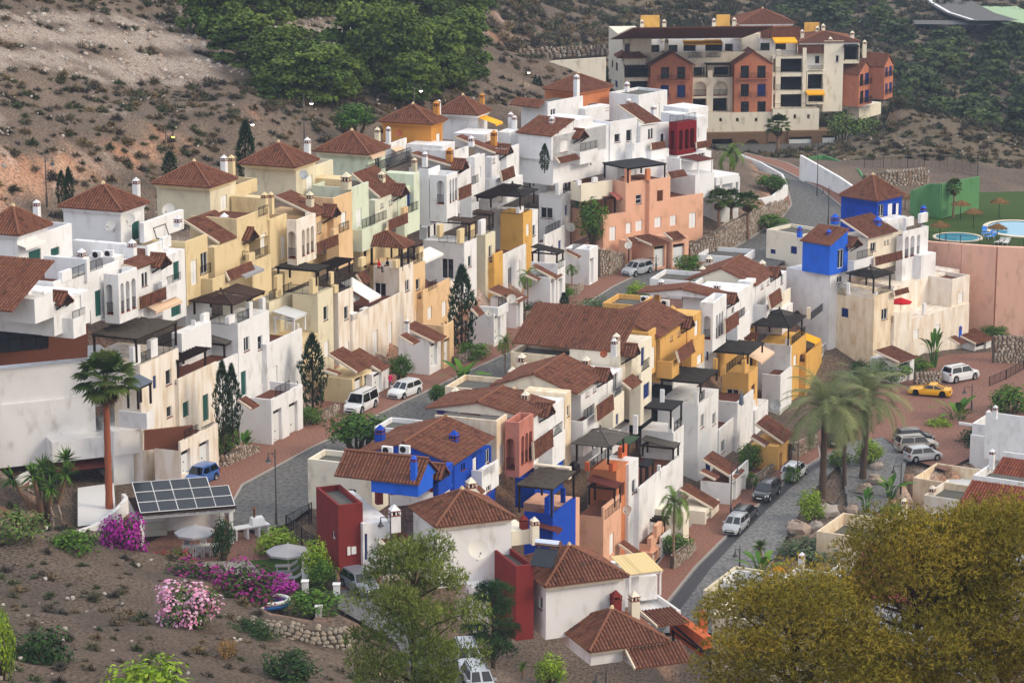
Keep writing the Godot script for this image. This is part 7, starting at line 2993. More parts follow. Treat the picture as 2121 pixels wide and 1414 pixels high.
	w("R",.28,1.41,12.77,14.25,"f")
	w("R",2.26,3.33,12.34,14.14,"s")
	w("R",3.39,3.9,12.19,13.99,"o")
	w("R",3.96,4.68,12.27,13.97,"s")
	hp(-.86,5.05,-5.11,.6,14.98,2.43,"tile","blue")
	ch(-4.61,-2.8,12.26,13.56,.74,"blue_bright","")
	ch(-16.26,.7,12.75,14.1,.47,"blue_bright","")
	ch(-13.3,2.7,11.79,13.58,.49,"blue_bright","")
	ch(-2.62,2,11.34,13.57,.71,"blue_bright","")
	ch(9.52,.2,11.56,13.08,.54,"blue_bright","")
	b(-15.07,-11.49,8.53,12.08,.26,4.2,"blue_bright")
	w("R",-13.54,-12.34,9.08,11.35,"f")
	sx(-15.28,-11.63,-.01,4.4,12.15,13.62,"tile")
	b(-15.08,-14.22,11.85,12.15,.39,4.18,"blue_bright")
	b(-14.22,-13.36,11.85,12.52,.39,4.18,"blue_bright")
	b(-13.36,-12.5,11.85,12.88,.39,4.18,"blue_bright")
	b(-12.5,-11.63,11.85,13.25,.39,4.18,"blue_bright")
	b(-14.44,-11.03,-.5,8.46,-2.49,3.9,"white")
	w("R",-13.17,-12.02,7.24,8.05,"f")
	b(-11.79,-7,7.64,11.63,-7.56,-2.2,"warm_white")
	w("L",-6.92,-6.15,9.15,9.7,"u")
	w("L",-3.92,-3,9.56,10.47,"u")
	pp(-11.79,-7,-7.56,-2.2,11.63,.4,"LFRB","warm_white","gravel")
	b(-6.18,.97,7.41,11.48,-.64,3.2,"warm_white")
	w("R",-5.65,-4.54,9.77,10.89,"d")
	w("R",-2.86,-2.53,10.26,10.78,"d")
	w("R",-2.28,-1.93,10.25,10.78,"d")
	w("R",-.31,.37,9.45,10.75,"a")
	sh(-7.03,-.92,3.8,-.17,11.78,13.45,"tile")
	po(-10.8,12.44,5,2.3,1.6,.9)
	b(-12.18,-8.22,8.07,9.06,4.69,5.6,"white")
	pp(-12.18,-8.22,4.69,5.6,9.06,.9,"FL","white","terracotta")
	rl(-11.56,5.55,-8.52,5.55,10.08,.9)
	sh(-8.65,-2.97,6,5.91,9.03,9.99,"tile")
	b(-1,4.27,5.47,11.25,3.68,4.6,"white")
	w("R",-.56,.26,8.53,11.06,"ar")
	w("R",.59,1.43,8.54,11,"ar")
	w("R",1.92,2.56,8.54,10.97,"ar")
	pp(-1,4.27,3.68,4.6,11.25,.5,"FR","white","terracotta")
	pl(2.4,3.94,12.34,13.46,4.3,4.7,"white","pillar")
	b(-1.23,3.09,10.72,12.81,.41,2.2,"white")
	pl(.07,1.73,12.14,13.19,3.8,4.2,"white","pillar")
	b(1.51,4.56,5.53,8.61,2.6,5.6,"white")
	N("terraced_house","large white corner house with a blue framed window, thatched gazebo and red parasol","house","terraced houses between the two streets",41.8,-11,-304.44,47)
	b(0,3.9,-.5,9.56,-6.29,0,"warm_stain")
	w("L",-4.63,-3.61,6.39,7.46,"u")
	w("R",1.48,2.68,6.4,7.68,"d")
	pl(-4.96,-4.79,10.48,11.84,-.4,0,"white","pillar")
	pl(.32,.62,9.29,9.9,-.4,0,"white","pillar")
	pl(3.64,3.94,9.06,9.82,-.4,0,"white","pillar")
	la(.61,-.05,3.29,-.05,9.31,.9,"iron")
	la(0,-3.34,0,-.47,9.14,.9,"white_paint")
	la(0,-6.21,0,-3.98,9.01,1.2,"shutter_green")
	pg(-.33,3.31,-3.63,.1,9.84,11.79,"h","timber","dark_thatch")
	b(3.54,7,-.5,5.82,-4.6,.4,"white_stain")
	pp(3.54,7,-4.6,.4,5.82,.9,"F","white_stain","terracotta")
	b(6.02,19.79,-.5,5.56,-6,0,"white_stain")
	w("R",8.11,9.19,3.01,4.14,"s")
	w("R",12.56,13.64,1.49,3.99,"s")
	b(8.96,22.64,4.72,8.75,-8.5,-3.5,"white_stain")
	b(16.15,19.92,3.74,8.44,-6.58,-.2,"white_stain")
	w("R",17.57,18.67,5.84,7.06,"s")
	pp(16.15,19.92,-6.58,-.2,8.44,.5,"FLRB","white_stain","terracotta")
	sh(3.12,6.08,.6,.44,9.16,9.72,"tile")
	pl(10.08,10.59,5.67,7.01,-.25,0,"white","pillar")
	b(-1.94,1.15,-.5,2.79,.98,5,"white")
	w("R",-1.92,.31,-.64,2.57,"G")
	sh(-2.69,.91,5.6,2.08,3.05,3.86,"tile")
	b(18.54,22.13,-.5,.93,-2.17,1.8,"white")
	w("R",18.73,21.01,-2.11,.86,"G")
	sh(17.88,21.87,2.4,-.53,1.18,1.96,"tile")
	sh(11.88,13.3,4,2.42,2.42,2.99,"tile")
	ch(17.93,0,1.58,3.1,.35,"blue_bright","")
	N("house","dark red flat roofed house with a gravel roof beside the entrance lane","house","",-13.28,-.3,-198.03,22)
	b(0,1.98,-.5,4.98,-5.46,0,"red")
	w("L",-1.58,-.83,2.41,3.09,"d")
	pp(0,1.98,-5.46,0,4.98,.45,"LFRB","red","gravel")
	pl(.67,.91,1.39,2.06,-.2,.1,"white_paint","pillar")
	pl(1.01,1.38,1.44,2.02,-.2,.1,"white_paint","pillar")
	ch(5.55,-6.5,3.16,5.46,.52,"red","")
	b(1.79,4.04,-.5,3.89,-8.5,.5,"white")
	w("R",1.93,2.15,.99,3.09,"u")
	sh(3.2,5.6,1.4,-5.16,2.47,2.48,"tile")
	ch(4.12,1.2,3.23,5.44,.76,"white","")
	b(2.92,5.53,-.5,2.46,-1.4,1.6,"warm_white")
	b(7.09,12.14,2.32,3.29,-8.3,-8,"white")
	pl(7.07,12.12,3.32,3.44,-8.35,-7.95,"red","pillar")
	b(10.45,10.77,3.47,4.47,-8,-7,"red")
	ch(10.3,-7,3.52,5.21,.45,"red","")
	N("house","white house with a large pyramid tile roof and a big white satellite dish on its","house","",-5.74,-.6,-196.76,22)
	b(0,6.14,-.5,4.21,-5.19,0,"white")
	w("L",-.87,-.34,2.63,3.4,"d")
	hp(-.32,6.28,-5.22,.6,4.58,1.83,"tile","warm_white")
	ch(5.52,-7,4.36,5.92,.73,"warm_white","")
	b(8.18,9.7,.48,1.67,-8,-5,"warm_white")
	ch(9.37,-5.4,1.17,2.83,.55,"red","")
	ch(9.97,-4.6,.54,2.84,.59,"warm_white","")
	N("house","white house with a steep pyramid tile roof joined to a tall dark red wall","house","",2.57,-4,-194.72,22)
	b(0,6.57,-.5,3.65,-5.98,0,"white")
	w("L",-1.4,-.67,1.65,2.63,"d")
	w("L",-1.37,-.64,-2.45,-1.48,"d")
	hp(-.39,6.59,-6.27,.7,3.96,1.81,"tile","warm_white")
	b(-2.2,-.76,-.5,4.91,-6.26,-.6,"red")
	w("L",-5.59,-4.9,2.6,3.12,"d")
	w("L",-4.57,-4.11,2.52,3.36,"e")
	pp(-2.2,-.76,-6.26,-.6,4.91,.5,"LFRB","red","gravel")
	sh(-4.06,-3.41,-3,-8.25,3.04,2.87,"tile")
	b(-4.58,-3.22,-.5,3.11,-7.29,-3.6,"white")
	w("L",-5.04,-4.44,2.07,2.67,"d")
	N("house","white house in front with a weathered hipped roof, red and white chimneys and a red","house","",5.9,-5,-191.75,22)
	b(0,2.62,-.5,.42,-5.89,0,"white")
	w("L",-1.37,-.74,-1.55,-.54,"d")
	hp(-.37,6.26,-6.17,.6,.82,1.88,"tile","warm_white")
	ch(3.6,-3.5,1.94,3.96,.7,"red","")
	ch(5.28,-3.8,1.13,3.61,.69,"warm_white","")
	b(2.95,7.55,-.5,-.61,-.63,1.6,"white")
	w("R",4.5,6.03,-2.77,-1.06,"r")
	sh(2.68,7.31,2.2,.29,-.37,.64,"tile")
	b(3.17,4.44,-.5,-.34,-1.57,-1,"warm_white")
	pg(10.37,11.52,-8,-1,-2.8,-1.55,"v","timber","black_sheet")
	b(10.58,11.38,-.5,-2.13,-8.5,-2.5,"orange_deep")
	ch(12.24,-6,-1.48,.5,.57,"orange_deep","")
	N("house","white house end with a pale reed canopy and a white walled garden terrace","house","",8.98,-6,-204.86,22)
	b(0,1.23,.65,3.26,-4,0,"white")
	b(1.47,3.09,.82,2.78,-3.5,-.5,"white")
	pg(-.59,2.44,-1.5,2,1.96,4.04,"v","white_paint","reed")
	b(1.16,3.52,.37,-.02,-3,3,"white")
	pp(1.16,3.52,-3,3,-.02,.9,"FR","white","terracotta")
	sh(-.15,2.59,6.5,3.3,1.16,1.4,"tile")
	N("house","pale yellow flat roofed house behind the pine with grey gravel roofs","house","flat roofed houses below the lower street",16.82,-15,-226.43,64)
	b(0,7.67,-1.09,3.01,0,11,"cream_pale")
	pp(0,7.67,0,11,3.01,.9,"LFRB","cream_pale","gravel")
	b(-15.49,-10.99,2.51,6.81,7,19,"cream_pale")
	pp(-15.49,-10.99,7,19,6.81,.7,"LFB","cream_pale","gravel")
	ch(-14.51,7.4,7.18,8.33,.49,"cream_pale","")
	pl(-10.18,-9.62,6.12,7.14,6.4,6.8,"cream_pale","pillar")
	N("house","white flat roofed house with a round yellow satellite dish and a white chimney","house","flat roofed houses below the lower street",18.46,-15,-229.11,64)
	b(0,3.97,-1.2,2.8,0,8.6,"white")
	pp(0,3.97,0,8.6,2.8,1,"LFRB","white","gravel")
	b(-7.81,-3.14,2.22,6.62,8.3,18.3,"white")
	pp(-7.81,-3.14,8.3,18.3,6.62,.6,"RB","white","gravel")
	ch(-4.64,9.3,6.96,9.2,.46,"white","")
	b(-10.84,-7.78,4.7,8.9,13.7,19.7,"white")
	pp(-10.84,-7.78,13.7,19.7,8.9,.8,"LB","white","gravel")
	sx(-16.55,-9.55,16.7,28.7,10.13,12.33,"tile_red")
	b(-16.15,-9.55,4.73,9.98,17,28.4,"white")
	N("house","weathered cream flat roofed house with grey roofs and a ribbed red tile roof behind","house","flat roofed houses below the lower street",28.56,-15,-242.5,62)
	b(0,6.8,-.63,3.17,0,10.5,"warm_stain")
	pp(0,6.8,0,10.5,3.17,1.2,"LFRB","warm_stain","gravel")
	b(-10.27,-8.45,1.41,5.71,7,16,"warm_stain")
	pp(-10.27,-8.45,7,16,5.71,.7,"LB","warm_stain","gravel")
	b(-11.49,-6.62,4.48,8.88,10.5,18.5,"warm_stain")
	pp(-11.49,-6.62,10.5,18.5,8.88,.6,"LB","warm_stain","gravel")
	ch(-8.48,11.5,9.42,11.42,.46,"warm_white","")
	b(-12.36,-10.39,6.2,11,15,19,"white")
	pp(-12.36,-10.39,15,19,11,.2,"LFRB","white","gravel")
	sx(-16.72,-9.72,18,29,11.75,14.25,"tile_red")
	b(-16.22,-9.72,5.95,11.55,18.2,28.8,"white")
	N("house","white flat roofed house with stained parapets and a ribbed tile roof and chimney at the","house","flat roofed houses below the lower street",40.83,-15,-264.62,60)
	b(0,6.46,-1.79,2.01,0,12,"warm_stain")
	pp(0,6.46,0,12,2.01,1.2,"LFRB","warm_stain","roof_white")
	b(-5.14,1.25,-1.84,2.46,3.2,12.2,"white_stain")
	pp(-5.14,1.25,3.2,12.2,2.46,.7,"LB","white_stain","gravel")
	ch(-3.91,3.6,2.83,3.96,.57,"warm_white","")
	b(-16.8,-12.67,4.44,8.64,12.5,22.5,"white")
	pp(-16.8,-12.67,12.5,22.5,8.64,.8,"LB","white","gravel")
	ch(-13.24,13,9.18,11.23,.45,"white","")
	sx(-17.36,-8.86,12.5,28,6.2,9.3,"tile_red")
	b(-16.86,-8.86,.4,6,12.7,27.8,"white")
	ch(-17.3,12.3,6.12,7.86,.56,"warm_white","")
	ch(-19.9,15.5,7.57,9.99,.5,"warm_white","")
	N("house","white flat roofed house in several low steps at the right edge among trees","house","flat roofed houses below the lower street",48.56,-15,-284.07,60)
	b(0,.37,-1.13,3.57,0,5,"white")
	pp(0,.37,0,5,3.57,.3,"LFRB","white","gravel")
	b(-8.01,-4.08,1.22,5.32,4.5,9.5,"white")
	pp(-8.01,-4.08,4.5,9.5,5.32,.9,"LB","white","gravel")
	b(-12.37,-11.55,3.84,7.64,7.5,16.5,"white")
	pp(-12.37,-11.55,7.5,16.5,7.64,1.2,"LB","white","gravel")
	ch(-13.79,9,8.6,10.1,.45,"white","")
	b(-11.17,-8.64,.86,4.86,5.5,21.5,"white")
	pp(-11.17,-8.64,5.5,21.5,4.86,1,"L","white","gravel")
	b(-25.12,-23.2,3.53,7.73,14,24,"white")
	pp(-25.12,-23.2,14,24,7.73,.8,"L","white","gravel")
	N("house","big white house at the left edge with black solar panels on its tile roof","house","",-44.64,2.14,-220.49,24)
	b(0,9.13,-.5,8.04,-8,0,"white")
	w("R",2.23,3.01,2.55,3.43,"e")
	b(-.2,9.65,-.5,4.98,-7.75,.25,"white")
	sh(-.55,9.01,.7,1.39,8.62,12.14,"tile")
	ch(8.85,-2,8.01,10.56,.63,"white","")
	solar(-.05,1.59,12.24,1.13,-.3,5.1,6,0)
	solar(-.05,1.29,10.69,1.13,-.21,5.1,5,0)
	b(5.28,10.9,.02,1.8,-1.8,2.2,"white")
	b(10.29,12.98,.35,2.46,-2.6,3.4,"white")
	b(10.27,12.04,-2.79,.41,-1.8,3.2,"white")
	pl(12.25,12.95,2.25,2.52,2.9,3.4,"white","pillar")
	pg(5.13,10,-.4,2.6,-1.69,-.72,"v","black","maroon_boards")
	sh(12.38,16.71,5.2,5.39,1.17,2.88,"tile")
	pl(15.4,16.05,-1.83,.67,4.6,5,"white","pillar")
	b(12.36,16.31,-2.7,.15,1.7,2,"white")
	b(9.49,12.31,3.54,7.57,-7.5,-1.5,"white")
	flush()

func build_houses5() -> void:
	N("apartment_building","large white apartment building with two brick red gabled towers, arches and a long tile roof","apartment building","",22.52,-6,-436.1,6)
	b(0,6.89,6.52,14.11,-4,0,"brick")
	w("R",1.64,2.98,12.07,13.97,"ex")
	w("R",4.28,5.64,12.03,14,"ex")
	w("R",1.61,2.95,9.03,11.03,"u")
	w("R",4.32,5.69,8.99,11,"u")
	w("R",4.36,5.73,6.68,8.07,"u")
	gb(-.35,7.24,-5,.1,14.11,2.2,"z","tile","brick")
	rl(1.01,.5,6.26,.5,11.82,.9)
	rl(3.99,.5,6,.5,8.79,.9)
	rl(2.48,.5,3.22,.5,8.81,.9)
	pl(1.01,6.26,11.7,11.82,0,.55,"brick","balcony")
	b(13.75,19.94,5.66,14.15,-4,0,"brick")
	w("R",14.75,16.1,12.02,14.02,"ex")
	w("R",17.5,18.87,11.98,13.99,"ex")
	w("R",14.81,16.16,9.02,11.03,"ex")
	w("R",17.56,18.94,8.98,10.99,"u")
	w("R",14.87,16.22,6.18,8.19,"ex")
	w("R",17.62,19,6.13,8.15,"ex")
	gb(13.4,20.29,-5,.1,14.15,2.21,"z","tile","brick")
	rl(14.38,.5,19.38,.5,11.96,.9)
	rl(14.5,.5,16.46,.5,8.91,.9)
	rl(17.23,.5,19.14,.5,8.87,.9)
	pl(14.38,19.38,11.84,11.96,0,.55,"brick","balcony")
	b(7.15,14.14,5.48,11.96,-5.6,-1.6,"warm_white")
	w("R",7.25,9.44,9,11.34,"ar")
	w("R",10.58,12.94,9,11.34,"ar")
	w("R",7.2,9.49,6.13,8.54,"o")
	w("R",10.56,12.97,6.13,8.56,"o")
	pl(9.6,10.42,11.71,13.09,-1.9,-1.5,"warm_white","pillar")
	rl(7.44,-1.65,9.65,-1.65,11.95,.9)
	rl(10.51,-1.65,13.26,-1.65,11.96,.9)
	rl(7.24,-1.6,9.53,-1.6,6.18,.9)
	rl(10.6,-1.6,13.01,-1.6,6.13,.9)
	b(7.61,14.64,11.34,14.12,-7.5,-4.5,"warm_white")
	w("R",7.79,9.19,11.69,13.43,"e")
	w("R",11.18,13.65,11.64,13.38,"o")
	pg(9.25,13.56,-4.6,-1.6,12.05,14.24,"k","timber","black_sheet")
	b(-3.98,.49,6.14,18.26,-21.11,-3,"warm_white")
	w("R",-3.82,.33,11.93,13.82,"o")
	w("R",-2.99,.11,9.84,11.34,"o")
	w("L",-17.4,-15.55,11.94,13.12,"e")
	w("L",-12.73,-10.09,12.12,13.36,"e")
	w("L",-13.37,-10.07,9.11,10.33,"u")
	w("R",-3.91,-3.05,16.17,17.5,"e")
	rl(-3.81,-2.95,.35,-2.95,11.94,.9)
	pg(-4.02,.14,-3.2,-1.2,12.17,14.01,"s","timber","thatch")
	hp(-5.19,-.44,-6,-2,15.3,1.6,"tile","")
	b(-.37,19.13,13.34,17.93,-14,-6,"white")
	w("R",.04,2.31,15.75,16.86,"e")
	w("R",3.83,5.3,15.7,16.81,"e")
	w("R",6.3,8.39,15.67,16.97,"o")
	w("R",9.91,12.84,15.62,17.15,"o")
	w("R",13.2,14.52,15.77,16.88,"ex")
	w("R",16.8,18.07,15.63,16.65,"ex")
	b(-.41,20.69,13.5,15.12,-6,-3,"warm_white")
	pp(-.41,20.69,-6,-3,15.12,.8,"F","warm_white","terracotta")
	la(6.49,-2.9,8.89,-2.9,15.08,.9,"timber")
	la(9.47,-2.9,11.99,-2.9,15.11,.9,"timber")
	aw(5.88,9.49,-4.8,-3.2,17.71,17.31,"yellow_cloth")
	aw(9.48,12.28,-4.8,-3.2,17.78,17.38,"yellow_cloth")
	b(15.92,18.83,13.25,18.59,-11,-5,"warm_white")
	b(18.64,21.2,11.25,18.09,-12,-4,"white")
	w("R",18.68,20.25,16.03,17.21,"ex")
	sh(-6.16,15.85,-4.6,20.29,18.1,22.76,"tile")
	sh(18.52,25.23,-3.4,-3.59,18.14,19.87,"tile")
	hp(15.75,25.09,-16,-7,20.03,1.92,"tile","white")
	b(16.06,24.47,18.31,19.89,-15.4,-7.4,"brick")
	b(20.25,25.86,6.27,15.3,-5.2,-1.2,"warm_white")
	w("R",21.57,25.21,12.65,14.93,"o")
	w("R",20.35,20.72,12.66,14.95,"o")
	w("R",21.63,25.29,9.73,11.98,"o")
	w("R",20.42,20.79,9.75,11.99,"o")
	w("R",21.7,25.36,6.76,9.08,"o")
	w("R",20.48,20.86,6.78,9.1,"o")
	rl(20.74,-1.1,25.18,-1.1,15.3,.9)
	rl(20.8,-1.1,25.25,-1.1,12.67,.9)
	rl(20.87,-1.1,25.32,-1.1,9.76,.9)
	b(21.09,24.61,14.7,17.72,-7,-4,"white")
	w("R",21.22,22.98,16.09,17.25,"e")
	aw(20.48,24.26,-3.4,-1,18.19,17.69,"yellow_cloth")
	pl(20.76,21.51,6.51,16.45,-1.5,-1.1,"warm_white","pillar")
	pl(25.2,25.81,6.44,16.63,-1.5,-1.1,"warm_white","pillar")
	b(25.97,29.11,7.35,12.91,-5.2,-1.2,"warm_white")
	w("R",26.15,28.66,9.85,12.33,"o")
	w("R",26.3,28.88,7.69,9.2,"o")
	la(26.12,-1.15,28.63,-1.15,12.8,.9,"timber")
	rl(26.2,-1.15,28.71,-1.15,9.86,.9)
	b(26.45,29.65,12.31,15.68,-7,-4,"white")
	w("R",27.88,28.59,13.8,14.96,"e")
	sh(24.65,29.11,-2.6,-2.8,15.64,17.35,"tile")
	aw(25.76,28.76,-1.2,.4,9.71,9.31,"yellow_cloth")
	b(29.01,32.26,5.96,17.58,-11.4,-2.4,"warm_white")
	w("R",30.96,31.5,14.08,15.24,"d")
	hp(24.59,35.04,-12.2,-2.2,17.42,1.21,"tile","white")
	b(32.41,35.1,13.73,16.97,-9.2,-3.2,"warm_white")
	w("R",32.59,34.94,14.3,16.51,"o")
	pg(32.07,34.7,-3.5,-1.5,14.41,16.84,"k","timber","black_sheet")
	b(9.02,20.31,2.82,6.41,-3.8,.2,"warm_white")
	w("R",11.32,11.78,4.94,5.57,"o")
	w("R",14.09,14.56,4.9,5.52,"o")
	w("R",17.2,17.66,4.85,5.47,"o")
	b(20.03,27.73,3.08,6.91,-4.2,.8,"warm_white")
	w("R",23.49,23.96,5.3,6.05,"o")
	w("R",25.76,26.23,5.27,6.01,"o")
	rl(20.14,.75,27.5,.75,6.97,.9)
	ch(-.18,-9,19.06,20.76,.58,"warm_white","")
	ch(3.37,-8,19.14,20.87,.58,"warm_white","")
	ch(2.83,-6,17.52,19.79,.58,"warm_white","")
	ch(2.99,-3,15.57,18.29,.57,"warm_white","")
	ch(11.86,-9,19.04,20.85,.58,"warm_white","")
	ch(15.24,-9,19.11,20.93,.58,"warm_white","")
	ch(14.99,-6,17.67,19.29,.58,"warm_white","")
	ch(15.98,-5,16.9,18.82,.58,"warm_white","")
	ch(25.84,-5,17.59,19.28,.58,"warm_white","")
	ch(29.03,-8,17.78,19.48,.58,"warm_white","")
	ch(30,-8,18.05,19.82,.58,"warm_white","")
	ch(30.14,-3,16.91,18.23,.58,"warm_white","")
	ch(34.23,-5,16.95,18.94,.58,"warm_white","")
	ch(36.12,-4,14.56,17.53,.58,"warm_white","")
	pl(-.22,2.91,19.25,21.23,-10.4,-10,"ochre_light","pillar")
	pl(12.46,14.68,19.33,21.2,-10.4,-10,"ochre_light","pillar")
	pl(27.3,29.77,17.68,19.74,-10.4,-10,"ochre_light","pillar")
	b(8.92,19.11,-.56,3.27,-2.4,1.6,"rubble")
	w("R",15.17,17.88,-.01,2.17,"a")
	w("R",9.93,13.31,.01,2.33,"o")
	b(19.09,22.48,-.48,3.35,-2.3,1.7,"rubble")
	w("R",19.25,20.41,-.13,1.72,"o")
	b(22.41,30.48,-.14,3.46,-2,2,"rubble")
	w("R",22.6,26.34,.21,2.53,"G")
	w("R",28.12,30.27,.58,2.67,"G")
	N("apartment_tower","brick red gabled tower block with balconies, nearer of two on the apartment building right end","building","pair of brick red gabled towers",56.99,-1,-441.84,57)
	b(0,5.16,1.69,7.09,-5.09,0,"brick")
	w("R",.42,1.69,5.01,7.09,"e")
	w("R",2.22,3.93,4.99,7.08,"u")
	w("R",.61,1.88,2.04,4.21,"e")
	w("R",2.42,4.12,2.01,4.18,"u")
	w("L",-4.76,-4.04,5.58,6.75,"d")
	w("L",-4.73,-4.01,2.85,3.99,"d")
	rl(-.9,.6,3.77,.6,5.22,.9)
	rl(-.71,.6,3.97,.6,2.26,.9)
	gb(-.3,5.46,-5.29,.1,7.09,1.93,"z","tile","brick")
	b(2.98,11.35,-.96,1.05,-3.4,-1.2,"warm_white")
	N("apartment_tower","brick red gabled tower block with dark blue balconies at the far right end","building","pair of brick red gabled towers",61.49,-1,-444.17,57)
	b(0,3.36,2.57,8.07,-4.1,0,"brick")
	w("R",.23,1.2,6.28,7.86,"u")
	w("R",1.74,2.94,6.25,7.88,"u")
	w("R",.43,1.4,3.56,5.15,"u")
	w("R",1.94,3.14,3.53,5.16,"u")
	rl(-1.04,.6,2.21,.6,6.36,.9)
	rl(-.82,.6,2.43,.6,3.42,.9)
	gb(-.3,3.66,-4.3,.1,8.07,1.81,"z","tile","brick")
	flush()

func build_place() -> void:
	car_paints()
	thing_mats()
	plant_kinds()
	strew()
	put("pine_a","broad mid green pine in the dense pine clump above the pyramid roofs","pines on the slope above the village",-39.14,16.99,-360.71,172,1.02,1.02)
	put("pine_b","tall dark pine standing in the dense clump above the pyramid roofs","pines on the slope above the village",-35.13,16.87,-377.11,177,1.19,1.06)
	put("pine_c","large spreading pine with dark crown in the clump above the roofs","pines on the slope above the village",-30.84,17.16,-391.56,212,1,1.04)
	put("pine_a","broad mid green pine in the dense pine clump above the pyramid roofs","pines on the slope above the village",-25.62,16.44,-397.55,97,1.12,1.06)
	put("pine_b","tall dark pine standing in the dense clump above the pyramid roofs","pines on the slope above the village",-19.42,16.66,-401.71,12,1.27,1.01)
	put("pine_c","large spreading pine with dark crown in the clump above the roofs","pines on the slope above the village",-13.95,15,-409.54,137,1.05,1.03)
	put("pine_a","broad mid green pine in the dense pine clump above the pyramid roofs","pines on the slope above the village",-8.25,13.32,-417.36,292,1.1,.93)
	put("pine_b","tall dark pine standing in the dense clump above the pyramid roofs","pines on the slope above the village",-33.78,16.12,-348.18,297,1.25,.83)
	put("pine_c","large spreading pine with dark crown in the clump above the roofs","pines on the slope above the village",-28.99,15.3,-342.86,332,1,.8)
	put("pine_a","broad mid green pine in the dense pine clump above the pyramid roofs","pines on the slope above the village",-24.17,15.12,-335.63,217,1.08,.73)
	put("pine_b","tall dark pine standing in the dense clump above the pyramid roofs","pines on the slope above the village",-20.06,13.75,-353.79,132,1.27,1.08)
	put("pine_c","large spreading pine with dark crown in the clump above the roofs","pines on the slope above the village",-15.12,13.88,-349.72,257,.96,1.06)
	put("pine_a","broad mid green pine in the dense pine clump above the pyramid roofs","pines on the slope above the village",-11.02,13.21,-359.83,52,1.02,.91)
	put("pine_b","tall dark pine standing in the dense clump above the pyramid roofs","pines on the slope above the village",-6.91,11.31,-383,57,1.05,.97)
	put("pine_c","large spreading pine with dark crown in the clump above the roofs","pines on the slope above the village",-22.02,15.13,-339.74,92,.7,.59)
	put("pine_a","broad mid green pine in the dense pine clump above the pyramid roofs","pines on the slope above the village",-13.01,14.38,-343.67,337,.78,.61)
	put("pine_b","tall dark pine standing in the dense clump above the pyramid roofs","pines on the slope above the village",-30.21,14.83,-335.56,252,.78,.45)
	put("pine_c","large spreading pine with dark crown in the clump above the roofs","pines on the slope above the village",-8.58,13,-365.94,17,.69,.49)
	put("tree","bright bushy tree between the pines and the mint green house","",-18.72,14.36,-319.02,172,2.59,1.82)
	put("cypress","tallest slim dark cypress behind the cream pyramid roofs","",-29.2,14,-293.27,177,1.06,.95)
	put("cypress","short dark cypress behind the white pyramid roof at left, beside a yellow lamp","",-36.31,15.69,-283.39,212,.86,.44)
	put("cypress","left one of two thin cypresses standing together at the far left","",-45.13,15.57,-266.93,97,.56,.56)
	put("cypress","right one of two thin cypresses standing together at the far left","",-44.56,15.39,-267.92,12,.51,.61)
	put("cypress","slim cypress in front of the white gabled house wall","",3.71,13.05,-304.34,137,.58,.46)
	put("cypress","stout dark cypress at the left corner of the apartment building","",14.15,6.55,-422.97,292,1.04,.63)
	put("cypress","left of two tiny cypresses before the long white wall","",3.46,9.11,-397.89,297,.49,.38)
	put("cypress","right of two tiny cypresses before the long white wall","",4.05,9.11,-398.92,332,.41,.34)
	put("cypress_b","big cypress beside the white garage block in the middle of the upper street","",-5.11,0,-268.99,217,1.2,1.35)
	put("cypress_b","cypress rising in front of the satellite dish behind the red tile roof","",5.22,3.18,-265.07,132,.72,.6)
	put("cypress_b","cypress standing between cream garages and white house on the upper street","",-18.75,0,-246.47,257,1.07,1.07)
	put("cypress_b","left stem of the bushy cypress group beside the green shutters","",-25.18,2.15,-227.86,52,.7,1.03)
	put("cypress_b","right stem of the bushy cypress group beside the green shutters","",-24.48,2.17,-228.89,57,.66,.95)
	put("fan","tall fan palm with a reddish trunk in front of the big white house","",-33.14,.2,-213.42,92,1.35,1.21)
	put("queen","feathery palm above the white wall beside the curved road","",28.6,1,-351.13,337,1.04,1.19)
	put("fan_grey","fan palm nearest the salmon house, left of a row on the stone wall","",23.93,1,-334.03,252,.99,1.02)
	put("fan_grey","second fan palm of the row in front of the stone retaining wall","",25.35,1,-327.01,17,.97,.94)
	put("fan_grey","third fan palm of the row in front of the stone retaining wall","",27.42,1,-331.45,172,.98,.81)
	put("fan_grey","right hand fan palm of the row beside the curved road","",29.14,1,-327.63,177,.97,.86)
	put("fan_grey","bushy fan palm before the apartment building white base wall","",41.61,-4.5,-417.84,212,1.23,1.14)
	put("fan_grey","fan palm on the terrace below the brick towers, left of a pair","",60.07,-5,-424.18,97,.97,.75)
	put("fan_grey","fan palm on the brown ridge, right of a pair","",64.45,-6,-429.35,12,1.02,.98)
	put("fan_grey","upper fan palm at the foot of the far brick tower","",63.45,-1.6,-436.47,137,.95,.75)
	put("fan_grey","little fan palm against the green court wall","",58.31,-1,-351.46,292,.67,.81)
	put("date","large grey green date palm in front of the brick square, left of the pair","",30.99,-12.37,-259.52,297,1.15,1.32)
	put("date","large grey green date palm in front of the brick square, right of the pair","",35.81,-12.13,-265.66,332,1.14,1.22)
	put("date","slimmer date palm trunk between the two big date palms","",33.71,-12.22,-263.33,217,.73,1.05)
	put("queen","drooping palm beside the lower white garage with a stone corner","",14.98,-13.19,-238.69,132,.78,1.14)
	put("queen","small palm between the garages at the far end of the upper street","",6.85,0,-301.46,257,.48,.42)
	put("queen","yellowish drooping palm beside the double white garage","",1.67,0,-290.75,52,.65,.67)
	put("queen","slender palm on the right kerb of the upper street","",-.74,0,-260.73,57,.52,.6)
	put("paddle","broad leaved banana clump on the kerb of the upper street","",-4.73,0,-255.8,92,1.49,1.07)
	put("yucca_small","stocky palm with a thick trunk beside the lower street","",23.14,-13.12,-240.63,337,1.68,1.72)
